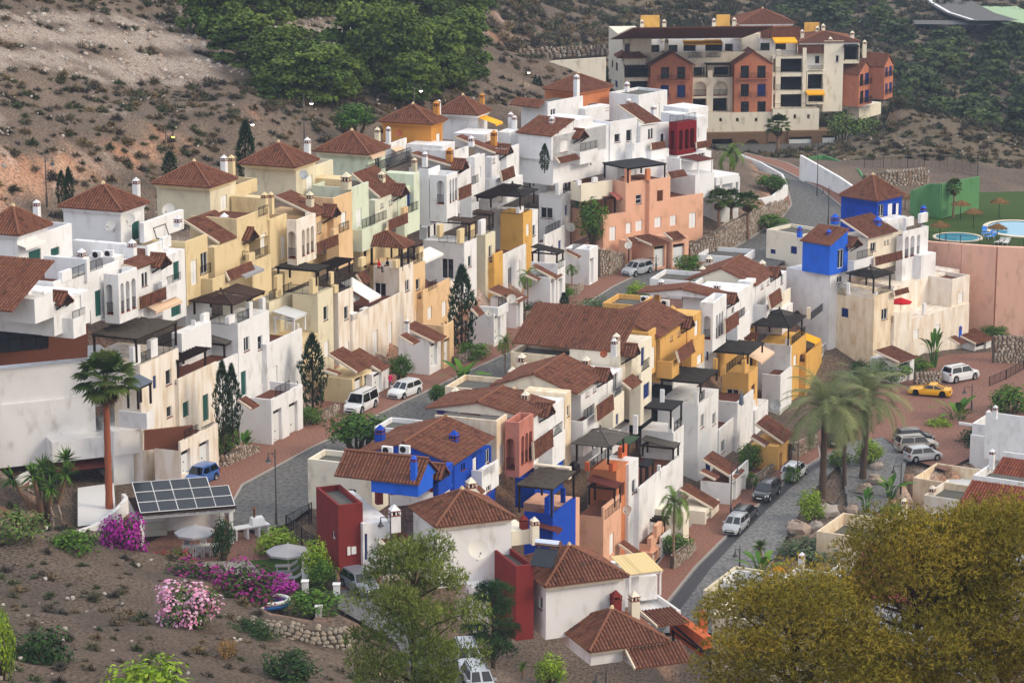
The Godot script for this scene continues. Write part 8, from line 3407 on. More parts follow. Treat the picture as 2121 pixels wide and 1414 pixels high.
	put("paddle","dark paddle leaved plants at the foot of the stocky palm","",22.75,-13.29,-236.14,252,1.47,1.11)
	put("paddle","bird of paradise tree in front of the large white corner house","",49.32,-10.5,-306.91,17,1.13,1.9)
	put("yucca","group of spiky yuccas in front of the white wall at the left","",-37.13,.2,-207.37,172,1.93,1.8)
	put("yucca","branching yucca between the white house and the yellow house","",-2.84,0,-295.76,177,.89,1.2)
	put("yucca_small","small spiky plant on the balcony above the left garages","",-28.37,3,-222.69,212,1.1,.91)
	put("yucca_small","spiky plant at the foot of the tall white wall","",.76,-2,-180.01,97,.77,.77)
	put("yucca_small","yucca beside the salmon garage entrance","",13.97,0,-320.51,12,1.32,1.22)
	put("tree","large leafy tree on the kerb hiding the white van","",-13.68,0,-230.39,137,2.67,1.61)
	put("tree","small tree beside the white garage where a person walks","",-10.85,0,-255.8,292,1.18,1.3)
	put("olive","grey green olive tree on the right side of the upper street","",8.41,0,-278.9,297,2.43,2.22)
	put("lime","bright shrubs beside the cypress on the upper street","",3.5,0,-274.41,332,1.76,1.21)
	put("tree","small round street tree beside the flat cream roofs","",-6.97,0,-247.92,217,1.01,.89)
	put("lime","clipped bright bush in front of the silver minivan","",14.02,0,-295.76,132,1.35,1.1)
	put("green","dark green bush beside the salmon garage and a bin","",20.61,0,-310.15,257,1.7,1.27)
	put("green","green bush above the stone wall at the road bend","",32.42,1,-334.03,52,2.43,.92)
	put("tree","leafy tree on the white walled corner of the road bend","",34.56,1.5,-353.77,57,2.24,1.17)
	put("green","tall green shrub climbing the salmon house wall","",9.46,3,-314.25,92,1.86,2.9)
	put("green","bright green bush beside the blue shuttered house","",8.21,2,-328.75,337,1.19,1.97)
	put("green","ball shaped green bush between white garages on the lower street","",24.48,-12.03,-268.03,252,1.29,1.67)
	put("lime","yellow green small tree on the planted island","",29.1,-12.66,-252.22,17,1.41,1.76)
	put("green","low green bush behind the date palm trunks","",33.96,-11.97,-269.63,172,1.5,.91)
	put("lime","bright shrub behind the grey estate car on the island","",37.06,-11.94,-270.44,177,1.65,1.43)
	put("green","low dark bush between the parked cars and white garages","",28.41,-12.19,-264.1,212,.98,1.02)
	put("olive","wide grey green olive bush behind the white flat roof","",28.19,-14,-243.38,97,3.41,1.31)
	put("paddle","small banana plant at the tip of the planted island","",34.87,-12.55,-255.09,12,.91,.99)
	put("paddle","banana plant beside the lamp post on the right road","",37.84,-12.37,-259.52,137,1.21,.9)
	put("green","green shrubs along the stained parapet on the right","",37.74,-14,-256.61,292,1.91,1)
	put("lime","bright bushes behind the silver hatchback","",46.44,-12.5,-284.04,297,1.58,1.09)
	put("paddle","banana plants below the brick square","",48.88,-12,-286.25,332,1.76,1.31)
	put("dark","dark rounded tree beside the stepped white roofs","",49.39,-14,-277.76,217,2.32,2.13)
	put("green","big green bush at the right edge of the brick square","",54.92,-11.5,-288.5,132,2.4,1.92)
	put("lime","small bright bush at the right edge behind a white chimney","",53.26,-13,-283.88,257,1.57,1.36)
	put("green","dark planting in front of the white corner house","",43.47,-10.8,-301.11,52,2.49,1.57)
	put("green","planting beside the white off road car","",46.63,-10.8,-305.76,57,2.53,1.01)
	put("dark","low dark bush between the date palms and white corner house","",39.98,-10.8,-301.11,92,1.39,1.42)
	put("dark","huge dark bush hanging over the salmon retaining wall at right","",63.5,-9,-331.5,337,3.33,3.95)
	put("green","bushes at the foot of the salmon retaining wall","",58.83,-10.6,-321.01,252,1.77,1.06)
	put("lime","bright green hedge bush beside the grey parasol","",-14.88,-.3,-195.96,17,1.21,1.82)
	put("green","rounded green bush behind the grey hatchback","",-14.25,-.3,-194.79,172,1.09,1.24)
	put("lime","lemon tree with bright leaves behind the grey parasol","",-18.38,-.3,-202.59,177,1.89,1.18)
	put("dark","narrow dark clipped tree beside the barbecue","",-22.49,-.3,-201.35,212,.98,1.96)
	put("green","green shrubs along the low stone wall","",-14.55,-.5,-188.66,97,2.13,1.12)
	put("purple_hedge","flowering hedge between the dining table and the oleander","",-23.99,-.4,-192.24,12,2.34,1.51)
	put("purple_hedge","purple flowering hedge in front of the stone terrace","",-19.83,-.4,-188.37,137,2.48,2.04)
	put("red_hedge","reddish hedge in front of the dining table","",-26.11,-.4,-199.23,292,1.49,.88)
	put("magenta","vivid magenta bougainvillea beside the solar canopy","",-29.61,.3,-196.48,297,1.75,2.39)
	put("magenta","purple bougainvillea trailing over the terrace edge","",-18.09,-.4,-192.81,332,1.99,.76)
	put("green","bright bush at the stone planter beside the left garages","",-25.2,0,-230.39,217,1.07,1.7)
	put("green","shrubs in the stone planter below the cypress","",-18.73,0,-241.17,132,1.34,.97)
	put("green","shrubs at the foot of the big cypress","",-3.95,0,-266.88,257,1.72,1.01)
	put("dark","dark shrubs in the stone planter beside the double garage","",2.59,0,-285.89,52,1.57,1.07)
	put("green","low shrubs before the last white garage","",5.65,0,-295.76,57,1.35,.97)
	put("green","green planting in the raised stone bed by the lower garage","",15.39,-13.04,-242.6,92,1.59,1.18)
	put("green","low plants in the stone bed on the lower street","",24.11,-12.25,-262.56,337,.88,.89)
	put("green","round dark bush on the stone wall above the road","",-.04,9.27,-426.68,252,1.91,1.26)
	put("paddle","bird of paradise clump in the stone planter beside the left garages","",-23.78,0,-231.19,17,1.07,.8)
	put("loose","pale loose tree before the apartment base wall, left of two","",52.87,-5,-428.01,172,2.9,2.84)
	put("loose","pale loose tree before the brick tower, right of two","",56.61,-5,-427.05,177,3.08,2.6)
	put("oleander","pink flowering oleander on the dry foreground slope","",-21.25,4.46,-168.84,212,2.07,2.08)
	put("pine_near","big light green pine in the middle foreground","",-5.5,8.69,-143.13,97,.92,1.21)
	put("pine_dark","dark green tree beside the tall red wall","",-1.31,-2,-180.01,12,.92,.99)
	put("lime","young bright green tree at the foot of the white wall","",2.72,-3,-180.76,137,1.2,1.26)
	put("lime","yellow green bush at the bottom edge of the slope","",-18.76,13.07,-131.83,292,2.38,1.98)
	put("dark","dark bush on the left foreground slope","",-27.14,9.75,-146.46,297,2.08,1.89)
	put("lime","yellow green pine bough at the left edge","",-26.39,15.51,-132.4,332,.75,1.97)
	put("loose","small bare stemmed tree at the left edge of the slope","",-36.27,2.64,-191.01,217,2.14,1.79)
	put("green","scrubby bush at the top of the foreground slope","",-32.52,2.99,-191.09,132,1.96,1.3)
	put("tan","rust coloured dry bush on the foreground slope","",-17.93,6.11,-161.01,257,.7,.84)
	put("dark","creeping green shrub below the low stone wall","",-17.37,3.47,-170.66,52,1.77,1.01)
	put("dark","dark creeping bush at the bottom of the slope","",-13.81,5.19,-158.74,57,1.8,1.27)
	put("dry","grey dry bush in the middle of the foreground slope","",-25.05,7.37,-163.36,92,.77,.85)
	put("gold","big golden green pine crown filling the right foreground","",19.66,24.38,-101.61,337,.81,.86)
	put("gold","broad golden green pine in the right foreground, second from the edge","",16.04,24.01,-100.5,252,.8,.86)
	put("gold","lower golden green pine at the left of the foreground group","",10.87,24.03,-98.45,17,.79,.72)
	ft(1,148.2,-18.13,-789.58,265,.93,.73)
	ft(2,147.24,-18.78,-789.27,60,1.14,.9)
	ft(1,140.85,-17.46,-779.73,273,.65,.6)
	ft(2,152.63,-18.69,-776.68,271,1.18,.93)
	ft(2,146.02,-17.33,-771.33,302,.71,.61)
	ft(2,70.94,-14.6,-757.68,233,.68,.66)
	ft(2,79.32,-15.37,-750.19,279,.99,.92)
	ft(1,88.96,-14.28,-745.55,304,.82,.68)
	ft(2,72.61,-14.7,-737.56,332,1.14,.87)
	ft(1,64.73,-14.51,-737.16,243,1.15,.82)
	ft(0,60.09,-14.28,-735.65,151,1.07,.78)
	ft(1,61.55,-14.31,-732.73,1,1.09,.81)
	ft(1,85.58,-14.73,-732.54,331,1.11,.92)
	ft(0,75.52,-14.7,-727.81,84,1.34,.96)
	ft(1,58.18,-14.14,-727.77,169,1.02,.82)
	ft(2,94.93,-14.2,-726.41,24,1.02,.85)
	ft(0,136.14,-16.32,-725.29,32,.7,.63)
	ft(2,97.9,-14.06,-717.41,219,.94,.91)
	ft(2,128.89,-17.71,-714.98,249,1.51,1.06)
	ft(0,83,-12.78,-714.11,314,.84,.62)
	ft(2,67.85,-13.53,-705.53,68,1.27,.9)
	ft(1,78.64,-13.97,-700.81,76,1.4,1.07)
	ft(0,93.49,-12.4,-699.54,34,.75,.68)
	ft(0,139.17,-16.48,-697.46,338,.93,.89)
	ft(0,63.72,-12.69,-697.69,292,.82,.77)
	ft(2,57.37,-12.86,-693.35,68,1.15,.87)
	ft(2,78.28,-11.74,-691.99,307,.64,.6)
	ft(2,92.1,-12.55,-690.23,191,.97,.83)
	ft(1,73.95,-12.98,-682.36,77,1.11,1.03)
	ft(1,54.45,-12.32,-682.07,284,1.12,.86)
	ft(0,83.27,-12.08,-677.72,282,.95,.85)
	ft(1,81.03,-11.48,-677.53,264,.96,.71)
	ft(1,72.45,-12.76,-675.41,232,1.43,1.06)
	ft(2,77.56,-12.26,-674.24,9,1.04,.94)
	ft(2,80.66,-12.06,-673.21,18,.96,.9)
	ft(2,90.39,-10.37,-660.5,232,.69,.64)
	ft(1,66.85,-10.28,-653.39,165,.98,.71)
	ft(2,64.56,-9.86,-650.05,196,.8,.64)
	ft(1,77.6,-9.29,-641.45,348,.67,.62)
	ft(0,75.49,-10.04,-629.92,340,1.29,.97)
	ft(2,84.75,-9.34,-627.41,319,.92,.83)
	ft(1,52.03,-9.1,-627.12,170,1.05,.77)
	ft(1,72.94,-9.83,-621.58,193,1.36,1.04)
	ft(2,60.46,-8.32,-621.3,151,.9,.66)
	ft(1,85.65,-9.92,-597.08,264,1.17,.98)
	ft(0,97.91,-8.59,-595.99,92,.87,.61)
	ft(0,109.79,-9.37,-594.14,95,.83,.78)
	ft(1,107.59,-9.09,-593.11,338,.72,.69)
	ft(1,110.99,-10.17,-592.08,153,.98,.95)
	ft(1,94.22,-10.91,-584.17,165,1.3,1.02)
	ft(0,112.77,-10.2,-583.06,334,.87,.81)
	ft(1,90.74,-9.93,-578.16,240,.79,.67)
	ft(1,103.9,-9.97,-577.28,82,.75,.67)
	ft(0,113.59,-11.15,-575.84,246,1.23,.95)
	ft(1,101.45,-11.84,-567.9,161,1.19,1.02)
	ft(2,90.8,-11.94,-567.55,233,1.35,1.04)
	ft(0,87.09,-11.3,-563.21,342,1.15,.82)
	ft(0,89.92,-11.22,-559.38,83,.9,.75)
	ft(2,99.33,-10.84,-555.95,118,.8,.61)
	ft(2,109.76,-12.13,-552.57,186,1.16,.91)
	ft(1,77.64,-12.45,-545.97,144,1.01,.92)
	ft(1,108.72,-11.34,-545.4,83,.89,.63)
	ft(0,81.83,-12.88,-539.05,22,1.06,.96)
	ft(1,82.1,-12.81,-533.86,3,1.08,.9)
	ft(2,101.6,-12.51,-532.82,210,.98,.81)
	ft(2,104.65,-12.05,-530.39,289,.7,.67)
	ft(0,78.39,-12.42,-529.01,121,.81,.76)
	ft(1,103.43,-13.5,-526.43,27,1.25,1.02)
	ft(1,102.65,-13.12,-525.84,203,1.18,.92)
	ft(1,91.18,-13.34,-524.51,228,1.01,.96)
	ft(0,101.66,-12.52,-522.16,99,.78,.74)
	ft(1,74.93,-12.42,-516.62,96,.84,.68)
	ft(1,99.85,-13.12,-513.93,55,.9,.85)
	ft(0,89.07,-12.3,-514.07,306,.9,.63)
	ft(2,83.24,-12.39,-508.36,8,.83,.63)
	ft(1,79.75,-13.12,-504.6,292,.94,.8)
	ft(0,80.32,-13.78,-500.13,6,1.19,.96)
	ft(1,95.56,-14.07,-498.87,114,1.18,1.03)
	ft(1,87.28,-13.42,-497.2,44,.93,.86)
	ft(1,83.93,-13.88,-493.08,160,1.09,.96)
	ft(1,84.26,-12.68,-492.96,125,.82,.66)
	ft(2,85.29,-13.76,-486.86,341,1.25,.92)
	ft(2,97.3,-12.94,-482.02,127,.75,.71)
	ft(1,83.95,-12.57,-479.12,191,.68,.62)
	car("parked_car","small blue hatchback parked beside the left garages","car","hatch","paint_blue",-26.56,.03,-221.96,-117,3.75,1.66,1.54)
	car("parked_van","white van with roof rails behind the leafy tree","van","van","paint_white",-14.25,.03,-246.47,-114,4.4,1.83,1.85)
	car("parked_car","white hatchback on the pavement of the upper street","car","hatch","paint_white",-10.33,.03,-251.99,-122,4.05,1.76,1.5)
	car("parked_car","silver minivan in front of the salmon garage","car","hatch","paint_silver",14.65,.03,-309.59,-130,4.45,1.8,1.6)
	car("parked_car","grey hatchback by the dark red house","car","hatch","paint_grey",-11.47,-.27,-193.99,-62,4.05,1.76,1.5)
	car("parked_car","silver estate car parked in front of the dark green tree","car","wagon","paint_silver",-3.09,-.27,-177.31,-82,4.5,1.76,1.6)
	car("parked_car","blue silver car cut off by the bottom edge","car","wagon","paint_silver",-2.24,-.27,-172.75,-78,4.5,1.76,1.5)
	car("parked_car","silver car facing the camera on the lower street","car","hatch","paint_silver",21.57,-12.73,-249.68,-112,4.25,1.76,1.5)
	car("parked_car","black estate car with roof bars behind the silver car on the lower street","car","wagon","paint_black",22.67,-12.61,-252.79,68,4.7,1.76,1.5)
	car("parked_car","black sport utility car facing the camera beside a lamp post","car","suv","paint_black",25.45,-12.34,-259.52,-114,4.6,1.85,1.65)
	car("parked_car","white sport utility car seen from behind on the lower street","car","suv","paint_white",28.89,-12.09,-265.97,66,4.3,1.82,1.6)
	car("parked_car","black and white car behind the date palm trunks","car","suv","paint_black",34.72,-11.63,-277.41,70,4.3,1.8,1.6)
	car("parked_car","dark navy hatchback partly behind the grey estate car","car","hatch","paint_navy",42.8,-11.61,-277.92,12,4.3,1.76,1.5)
	car("parked_car","grey beige crossover on the brick square beside the silver hatchback","car","suv","paint_taupe",42.64,-11.73,-275.05,14,4.6,1.88,1.68)
	car("parked_car","silver hatchback nearest the flat white roofs on the brick square","car","hatch","paint_silver",42.87,-11.86,-271.74,20,4.05,1.76,1.5)
	car("parked_car","bright yellow coupe on the brick square","car","coupe","paint_yellow",47.16,-10.92,-295.42,-197,4.84,1.92,1.38)
	car("parked_car","white off road car with spare wheel behind the yellow coupe","car","suv","paint_white",51.55,-10.68,-301.46,34,4.7,1.88,1.85)
	car("parked_van","silver van on the road above the white balustrade wall","van","van","paint_silver",11.04,4.81,-468.76,-5,5.4,2,2.3)
	lamp("lit street lamp above the cream pyramid roofs, tallest against the pines",-23.98,15.37,-308.99,0,5.88,.89,1)
	lamp("lit street lamp behind the tall cypress at the rock cut",-29.8,15.36,-298.72,0,5,.86,1)
	lamp("street lamp with a yellow light on the scrub slope",-37.31,15.2,-288.41,0,5.41,.78,2)
	lamp("lit street lamp below the dark pines right of centre",-12.15,13.83,-333.27,0,5.54,.84,1)
	lamp("lit street lamp in front of the long white wall",1.74,9.18,-395.85,0,4.28,.71,1)
	lamp("unlit street lamp post at the rock cut at the far left",-46.67,15.9,-267.01,0,5.13,.73,0)
	lamp("tall lamp post on the upper street beside the blue house",-19.11,0,-210,180,6.29,.55,0)
	lamp("lamp post in front of the white house with a brown tile roof",-9.02,-.3,-191.94,180,6.68,.72,0)
	lamp("lamp post behind the black sport utility car",29,-12.19,-264.1,180,4.47,.49,0)
	lamp("lamp post beside the double white garage on the lower street",21.39,-12.61,-253.36,0,5.58,.57,0)
	lamp("lamp post at the white wall of the road bend",40.97,1,-357.7,180,7.32,.39,0)
	lamp("lamp post beside the blue tower on the road bend",39.94,1,-335.67,180,4.94,.73,0)
	lamp("lamp post with a hanging lantern on the planted island",32.88,-12.55,-255.09,180,1.88,.85,0)
	lamp("lamp post on the right road before the stained parapet",39.07,-12.31,-261.03,180,3.12,.78,0)
	lamp("lamp post in front of the white off road car",50.85,-11.19,-289.42,180,3.03,.85,0)
	lamp("small lamp post beside the stocky palm",20.95,-13.24,-237.41,180,2.79,.44,0)
	lamp("lamp post at the bottom edge in front of the hipped roof",6.68,-4,-181.5,180,2,.69,0)
	lamp("lamp post beside the silver minivan",16.94,0,-311.27,180,1.97,.79,0)
	dish("white satellite dish on the left wall below the pyramid roof, left of two","dish_white",-36.07,19.07,-239.25,-125,.56)
	dish("white satellite dish at the corner beside the green door, right of two","dish_white",-34.48,19.61,-239.18,-100,.61)
	dish("white satellite dish on a pole before the cream tower","dish_white",-31.73,19.25,-245.99,-110,.62)
	dish("grey satellite dish beside the white door of the peach house","dish_grey",-21.26,18.15,-271.92,-60,.49)
	dish("rust red satellite dish on the flat white roof beside the ochre tower","dish_rust",-12.62,18.1,-299.98,-110,.43)
	dish("cream satellite dish on the corner of the blue shuttered house","dish_white",6.99,4.21,-316.74,-80,.58)
	dish("white satellite dish above the narrow garage roof","dish_white",-.03,3.9,-278.02,-110,.51)
	dish("white satellite dish on the parapet of the white garage block","dish_white",-2.24,4.37,-269.33,-110,.44)
	dish("pale satellite dish behind the cypress and the red tile roof","dish_white",6.63,2.11,-275.56,-110,.61)
	dish("rust coloured satellite dish beside the white chimneys on the cream roof","dish_rust",8.7,4.9,-248.86,-110,.37)
	dish("white satellite dish at the corner above the slatted pergola","dish_white",10.57,-7,-237.27,-120,.44)
	dish("grey satellite dish on the white wall above the lower garages","dish_grey",28.77,-9.57,-285.51,-105,.58)
	dish("white satellite dish on the end wall beside the corner house","dish_white",39.57,-10.19,-313.66,-100,.63)
	dish("white satellite dish before the salmon house entrance","dish_white",13.65,3.22,-310.75,-110,.45)
	dish("round yellow satellite dish on the white flat roof parapet","dish_yellow",24.67,-13.45,-238.6,-80,.62)
	dish("large white satellite dish on the wall below the front pyramid roof","dish_white",-2.47,4.96,-187.44,-75,.77)
	aircon("left of two grey air conditioners on the white roof terrace",-35.6,18.39,-227.33,-21)
	aircon("right of two grey air conditioners on the white roof terrace",-34.79,18.18,-228.81,-21)
	aircon("left of two air conditioners on the ochre flat roof",14.07,3.16,-279.59,-21)
	aircon("air conditioner on the ochre flat roof beside the chimney",16.32,2.38,-281.26,-21)
	aircon("air conditioner behind the small ochre chimney",18.98,1.24,-288.19,-21)
	aircon("air conditioner beside the rust coloured dish",7.54,2.41,-254.2,-21)
	aircon("left of two air conditioners on the blue house roof",-10.1,5.52,-211.04,-21)
	aircon("right of two air conditioners on the blue house roof",-8.66,5.8,-210.32,-21)
	person("person in a red top sitting under the tile roofed gazebo",-13.58,8.55,-269.57,-30,true,s2l(0.7,0.12,0.15),s2l(0.2,0.2,0.24))
	person("person in dark clothes sitting under the tile roofed gazebo",-12.81,7.94,-273.08,-150,true,s2l(0.1,0.11,0.15),s2l(0.15,0.15,0.2))
	person("person in a pink top and grey skirt beside the white hatchback",-11.8,.1,-253.87,60,false,s2l(0.85,0.2,0.4),s2l(0.5,0.5,0.53))
	stone_wall("dry stone retaining wall of pale boulders below the pool terrace",[Vector4(-20.11,2.74,-176.66,.87),Vector4(-17.95,1.94,-176.47,1.5),Vector4(-15.96,.32,-176.09,2.97),Vector4(-13.63,-.49,-175.9,3.5),Vector4(-11.48,-.33,-175.94,3.04),Vector4(-11.24,.32,-176.09,2.2)],0.6,0.42,true)
	stone_wall("curved stone planter wall beside the left garages",[Vector4(-25.96,0,-226.79,.87),Vector4(-24.86,0,-227.1,1.13),Vector4(-23.81,0,-229.28,1.19),Vector4(-22.74,0,-231.51,.71)],0.4,0.34)
	stone_wall("curved stone planter wall below the cypress at the cream garages",[Vector4(-19.24,0,-240.82,.92),Vector4(-17.68,0,-242.04,1.15),Vector4(-16.3,0,-245.03,.93)],0.4,0.34)
	stone_wall("curved stone planter wall at the foot of the big cypress",[Vector4(-5.85,0,-264.18,1),Vector4(-3.7,0,-266.88,1.16),Vector4(-2.26,0,-270.49,.82)],0.4,0.32)
	stone_wall("low stone planter wall beside the double white garage",[Vector4(1.27,0,-283.99,1.07),Vector4(3.11,0,-285.42,1.18),Vector4(4.19,0,-288.3,.76)],0.4,0.3)
	stone_wall("stone planter wall before the last white garage on the upper street",[Vector4(6.04,0,-296.27,1),Vector4(7.32,0,-297.81,1.22),Vector4(7.94,0,-300.94,.67)],0.4,0.3)
	stone_wall("tall stone wall between the white garage and the salmon house",[Vector4(9.96,0,-307.66,3.43),Vector4(11.11,0,-308.48,3.09),Vector4(13.75,0,-315.25,1.05)],0.6,0.4)
	stone_wall("high rubble retaining wall under the palms at the road bend",[Vector4(20.95,.4,-315.58,1.64),Vector4(24.32,.4,-318.51,3.07),Vector4(28.56,.4,-327.6,3.33),Vector4(33.34,.4,-340.53,2.51),Vector4(35.75,.4,-347.36,1.6)],0.6,0.42)
	stone_wall("stone planter wall below the drooping palm on the lower street",[Vector4(14.8,-13.19,-238.69,1.31),Vector4(16.21,-13.09,-241.28,1.41),Vector4(17.2,-12.99,-243.93,.71)],0.4,0.3)
	stone_wall("stone planter wall behind the black sport utility car",[Vector4(23.9,-12.28,-261.79,1.26),Vector4(25.37,-12.19,-264.1,1.12),Vector4(26.77,-12.05,-267.55,.93)],0.4,0.3)
	stone_wall("stone planter wall behind the white sport utility car",[Vector4(28.97,-11.91,-271.25,1.93),Vector4(30.64,-11.81,-273.72,1.16),Vector4(32.18,-11.71,-276.22,1.06)],0.4,0.3)
	stone_wall("stone retaining wall behind the yellow coupe",[Vector4(45.86,-10.9,-299.24,1.81),Vector4(48.45,-10.9,-299.24,1.59),Vector4(50.55,-10.9,-303.83,1.27)],0.5,0.36)
	stone_wall("high stone retaining wall right of the last white garage",[Vector4(56.48,-10.5,-308.83,3.32),Vector4(58.41,-10.5,-308.83,3.32),Vector4(61.25,-10.5,-308.83,3.14)],0.6,0.42)
	stone_wall("broad stone wall below the pool terrace gardens, upper tier",[Vector4(45.63,-3,-401.14,2.49),Vector4(52.26,-3,-402.02,2.35),Vector4(58.38,-3,-404.23,2.58),Vector4(61.3,-3,-404.23,1.99)],0.6,0.5)
	stone_wall("broad stone wall behind the green court, lower tier",[Vector4(49.08,-1.5,-372.63,2.6),Vector4(54.05,-1.5,-373.4,3.15),Vector4(58.32,-1.5,-375.76,2.89)],0.6,0.5)
	stone_wall("stone wall on the slope above the balustrade road",[Vector4(-5.67,5.51,-448.4,3.06),Vector4(-.04,6.29,-448.58,2.9),Vector4(7.19,8.01,-448.98,1.61),Vector4(15.63,8.48,-449.09,1.77)],0.6,0.7)
	stone_wall("rough stone slope wall below the white wall at the left",[Vector4(-41.85,.4,-212.06,.9),Vector4(-39.73,.4,-213.44,1.65),Vector4(-36.85,.4,-208.03,2.42),Vector4(-35.82,.4,-204.15,1.99)],0.6,0.4)
	plain_wall("retaining_wall","tall curved salmon retaining wall holding up the pool lawn","wall",[Vector4(51.89,-10.6,-335.9,9.57),Vector4(52.2,-10.6,-329.79,10.57),Vector4(55.35,-10.6,-324.94,11.22),Vector4(58.96,-10.6,-321.79,11.54),Vector4(62.47,-10.6,-321.27,11.52),Vector4(67.12,-10.6,-321.27,11.94)],0.8,"pool_wall")
	plain_wall("garden_wall","white curved wall with tile trim along the road bend","wall",[Vector4(40.15,.6,-371.54,3.4),Vector4(42.53,.6,-367.6,2.49),Vector4(44.29,.6,-359.97,2.24),Vector4(45.3,.6,-349.78,2.44)],0.3,"white","white_paint")
	plain_wall("garden_wall","white curved wall on the inner side of the road bend","wall",[Vector4(32.48,1,-383.12,1.4),Vector4(35.33,1,-380.17,.69),Vector4(37.24,1,-368.02,1.01),Vector4(36.96,1,-358.45,1.31),Vector4(34.16,1,-349.35,1.28),Vector4(32.04,1,-346.88,1.28)],0.3,"white")
	plain_wall("balustrade_wall","long white wall with dark fence panels below the van","wall",[Vector4(-4.45,8.46,-410.06,2.21),Vector4(-.04,8.6,-410.1,2.66),Vector4(6.58,8.89,-410.16,3.47),Vector4(14.31,8.46,-410.06,4.42)],0.4,"warm_white")
	plain_wall("garden_wall","white curved garden wall descending the slope beside the bougainvillea","wall",[Vector4(-34.63,.2,-203.77,1.03),Vector4(-33.03,.2,-205.81,1.08),Vector4(-32.06,.2,-209.75,1.1),Vector4(-31.61,.2,-212.73,1.24),Vector4(-32.18,.2,-214.8,.96)],0.3,"white")
	plain_wall("garden_wall","white parapet wall with railing at the lower left edge","wall",[Vector4(-43.03,.6,-214.16,1.16),Vector4(-41.34,.6,-218.13,1.14),Vector4(-40.48,.6,-221.36,.94)],0.3,"white")
	plain_wall("court_wall","tall green padel court wall beside the pool lawn","wall",[Vector4(52.72,-1,-352.51,3.37),Vector4(55.28,-1,-352.51,4.34),Vector4(56.48,-1,-350.76,4.64),Vector4(62.64,-1,-357.85,4.4)],0.3,"padel_green")
	plain_wall("court_wall","low green court wall behind the white road wall","wall",[Vector4(41.24,-1.5,-393.91,1.15),Vector4(46.01,-1.5,-395.21,1.8),Vector4(49.57,-1.5,-392.19,.86),Vector4(49.79,-1.5,-382.58,1.61),Vector4(49.4,-1.5,-368.79,1.69)],0.3,"padel_green")
	fence("dark railing along the pool lawn above the salmon wall",[Vector3(52.76,-1,-335.75),Vector3(54.6,-1,-333.84),Vector3(56.32,-1,-333.21),Vector3(58.58,-1,-332.26),Vector3(60.84,-1,-331.33),Vector3(63.79,-1,-330.7)],1.1,"iron")
	fence("thin railing on the brick square beside the white off road car",[Vector3(54.44,-10.82,-298.9),Vector3(56.89,-10.7,-301.86),Vector3(59.63,-10.54,-305.88)],1.1,"iron")
	fence("black fence at the road end beside the dark red house",[Vector3(-18.11,0,-207.36),Vector3(-16.5,0,-210.67),Vector3(-16.32,0,-210.94)],1.5,"iron")
	fence("black fence descending beside the dark red house",[Vector3(-18.17,-.2,-208.01),Vector3(-16.65,-.2,-204.79),Vector3(-15.44,-.2,-202.28)],1.5,"iron")
	fence("railing along the balustrade wall below the van",[Vector3(-4.45,10.61,-410.56),Vector3(-.04,11.18,-410.7),Vector3(6.58,12.26,-410.95),Vector3(14.31,12.76,-411.07)],1.2,"iron")
	fence("low fence along the planted terrace below the brick towers",[Vector3(47.71,-2.5,-413.48),Vector3(52.3,-2.5,-414.42),Vector3(57.79,-2.5,-416.3),Vector3(62.84,-2.5,-414.89)],1.2,"iron")
	fence("tall thin wire fence round the green court",[Vector3(50.93,-1.2,-386.18),Vector3(53.83,-1.2,-387.02),Vector3(57.45,-1.2,-387.86),Vector3(60.28,-1.2,-390.4),Vector3(67.19,-1.2,-384.93)],2.4,"iron")
	boulder("large pale boulder at the near tip of the island",27.57,-12.8,-248.7,1.2)
	boulder("rounded boulder beside the big one on the island",29.34,-12.74,-250.1,.8)
	boulder("tall grey boulder under the date palm",30.91,-12.6,-253.65,1.3)
	boulder("small boulder at the kerb of the island",31.92,-12.66,-252.22,.7)
	boulder("boulder beside the hanging lantern lamp",33.45,-12.55,-255.09,.8)
	boulder("orange brown boulder on the right kerb of the island",35.38,-12.31,-261.03,.9)
	boulder("grey boulder at the right kerb of the island",36.84,-12.19,-264.1,.9)
	boulder("small boulder at the left kerb of the island",27.08,-12.72,-250.8,.6)
	boulder("boulder at the upper end of the island",37.61,-12,-268.83,.7)
	thatch_parasol("thatched parasol on the pool lawn nearest the green wall",58.99,-1,-349.72)
	thatch_parasol("thatched parasol on the pool lawn, second from the green wall",59.74,-1,-343.93)
	thatch_parasol("thatched parasol at the back of the pool lawn",64.37,-1,-351.46)
	thatch_parasol("thatched parasol left of the small round pool",53.96,-1,-334.79)
	thatch_parasol("thatched parasol between the loungers and the railing",60.92,-1,-333.21)
	thatch_parasol("thatched parasol half hidden behind the blue tower",52.33,-1,-354.27)
	pools()
	lounger("blue striped sun lounger at the front of the stacked loungers","blue_plastic","sun loungers on the pool lawn",60.58,-1,-338.65,20)
	lounger("blue striped sun lounger beside the stacked loungers","blue_plastic","sun loungers on the pool lawn",60.68,-1,-336.71,35)
	lounger("white sun lounger by the pool railing, left of two","white_paint","sun loungers on the pool lawn",61.17,-1,-333.21,50)
	lounger("white sun lounger by the pool railing, right of two","white_paint","sun loungers on the pool lawn",62.02,-1,-332.89,65)
	lounger("blue sun lounger farthest from the railing","blue_plastic","sun loungers on the pool lawn",60.61,-1,-340.61,80)
	parasol("pale grey parasol over the white dining table","grey_cloth",-24.81,-.3,-202.59,1.65,2.5)
	parasol("grey parasol over the sun loungers on the artificial lawn","grey_cloth",-17.15,-.3,-197.73,1.7,2.5)
	table("long white dining table beside the solar canopy","white_paint",-24.42,-.3,-202.84,15,2.9,.9)
	chair("white framed dining chair, leftmost on the near side of the table","white_paint","chairs round the white dining table",-25.19,-.3,-201.85,195)
	chair("white framed dining chair, second from left on the near side of the table","white_paint","chairs round the white dining table",-24.55,-.3,-202.03,195)
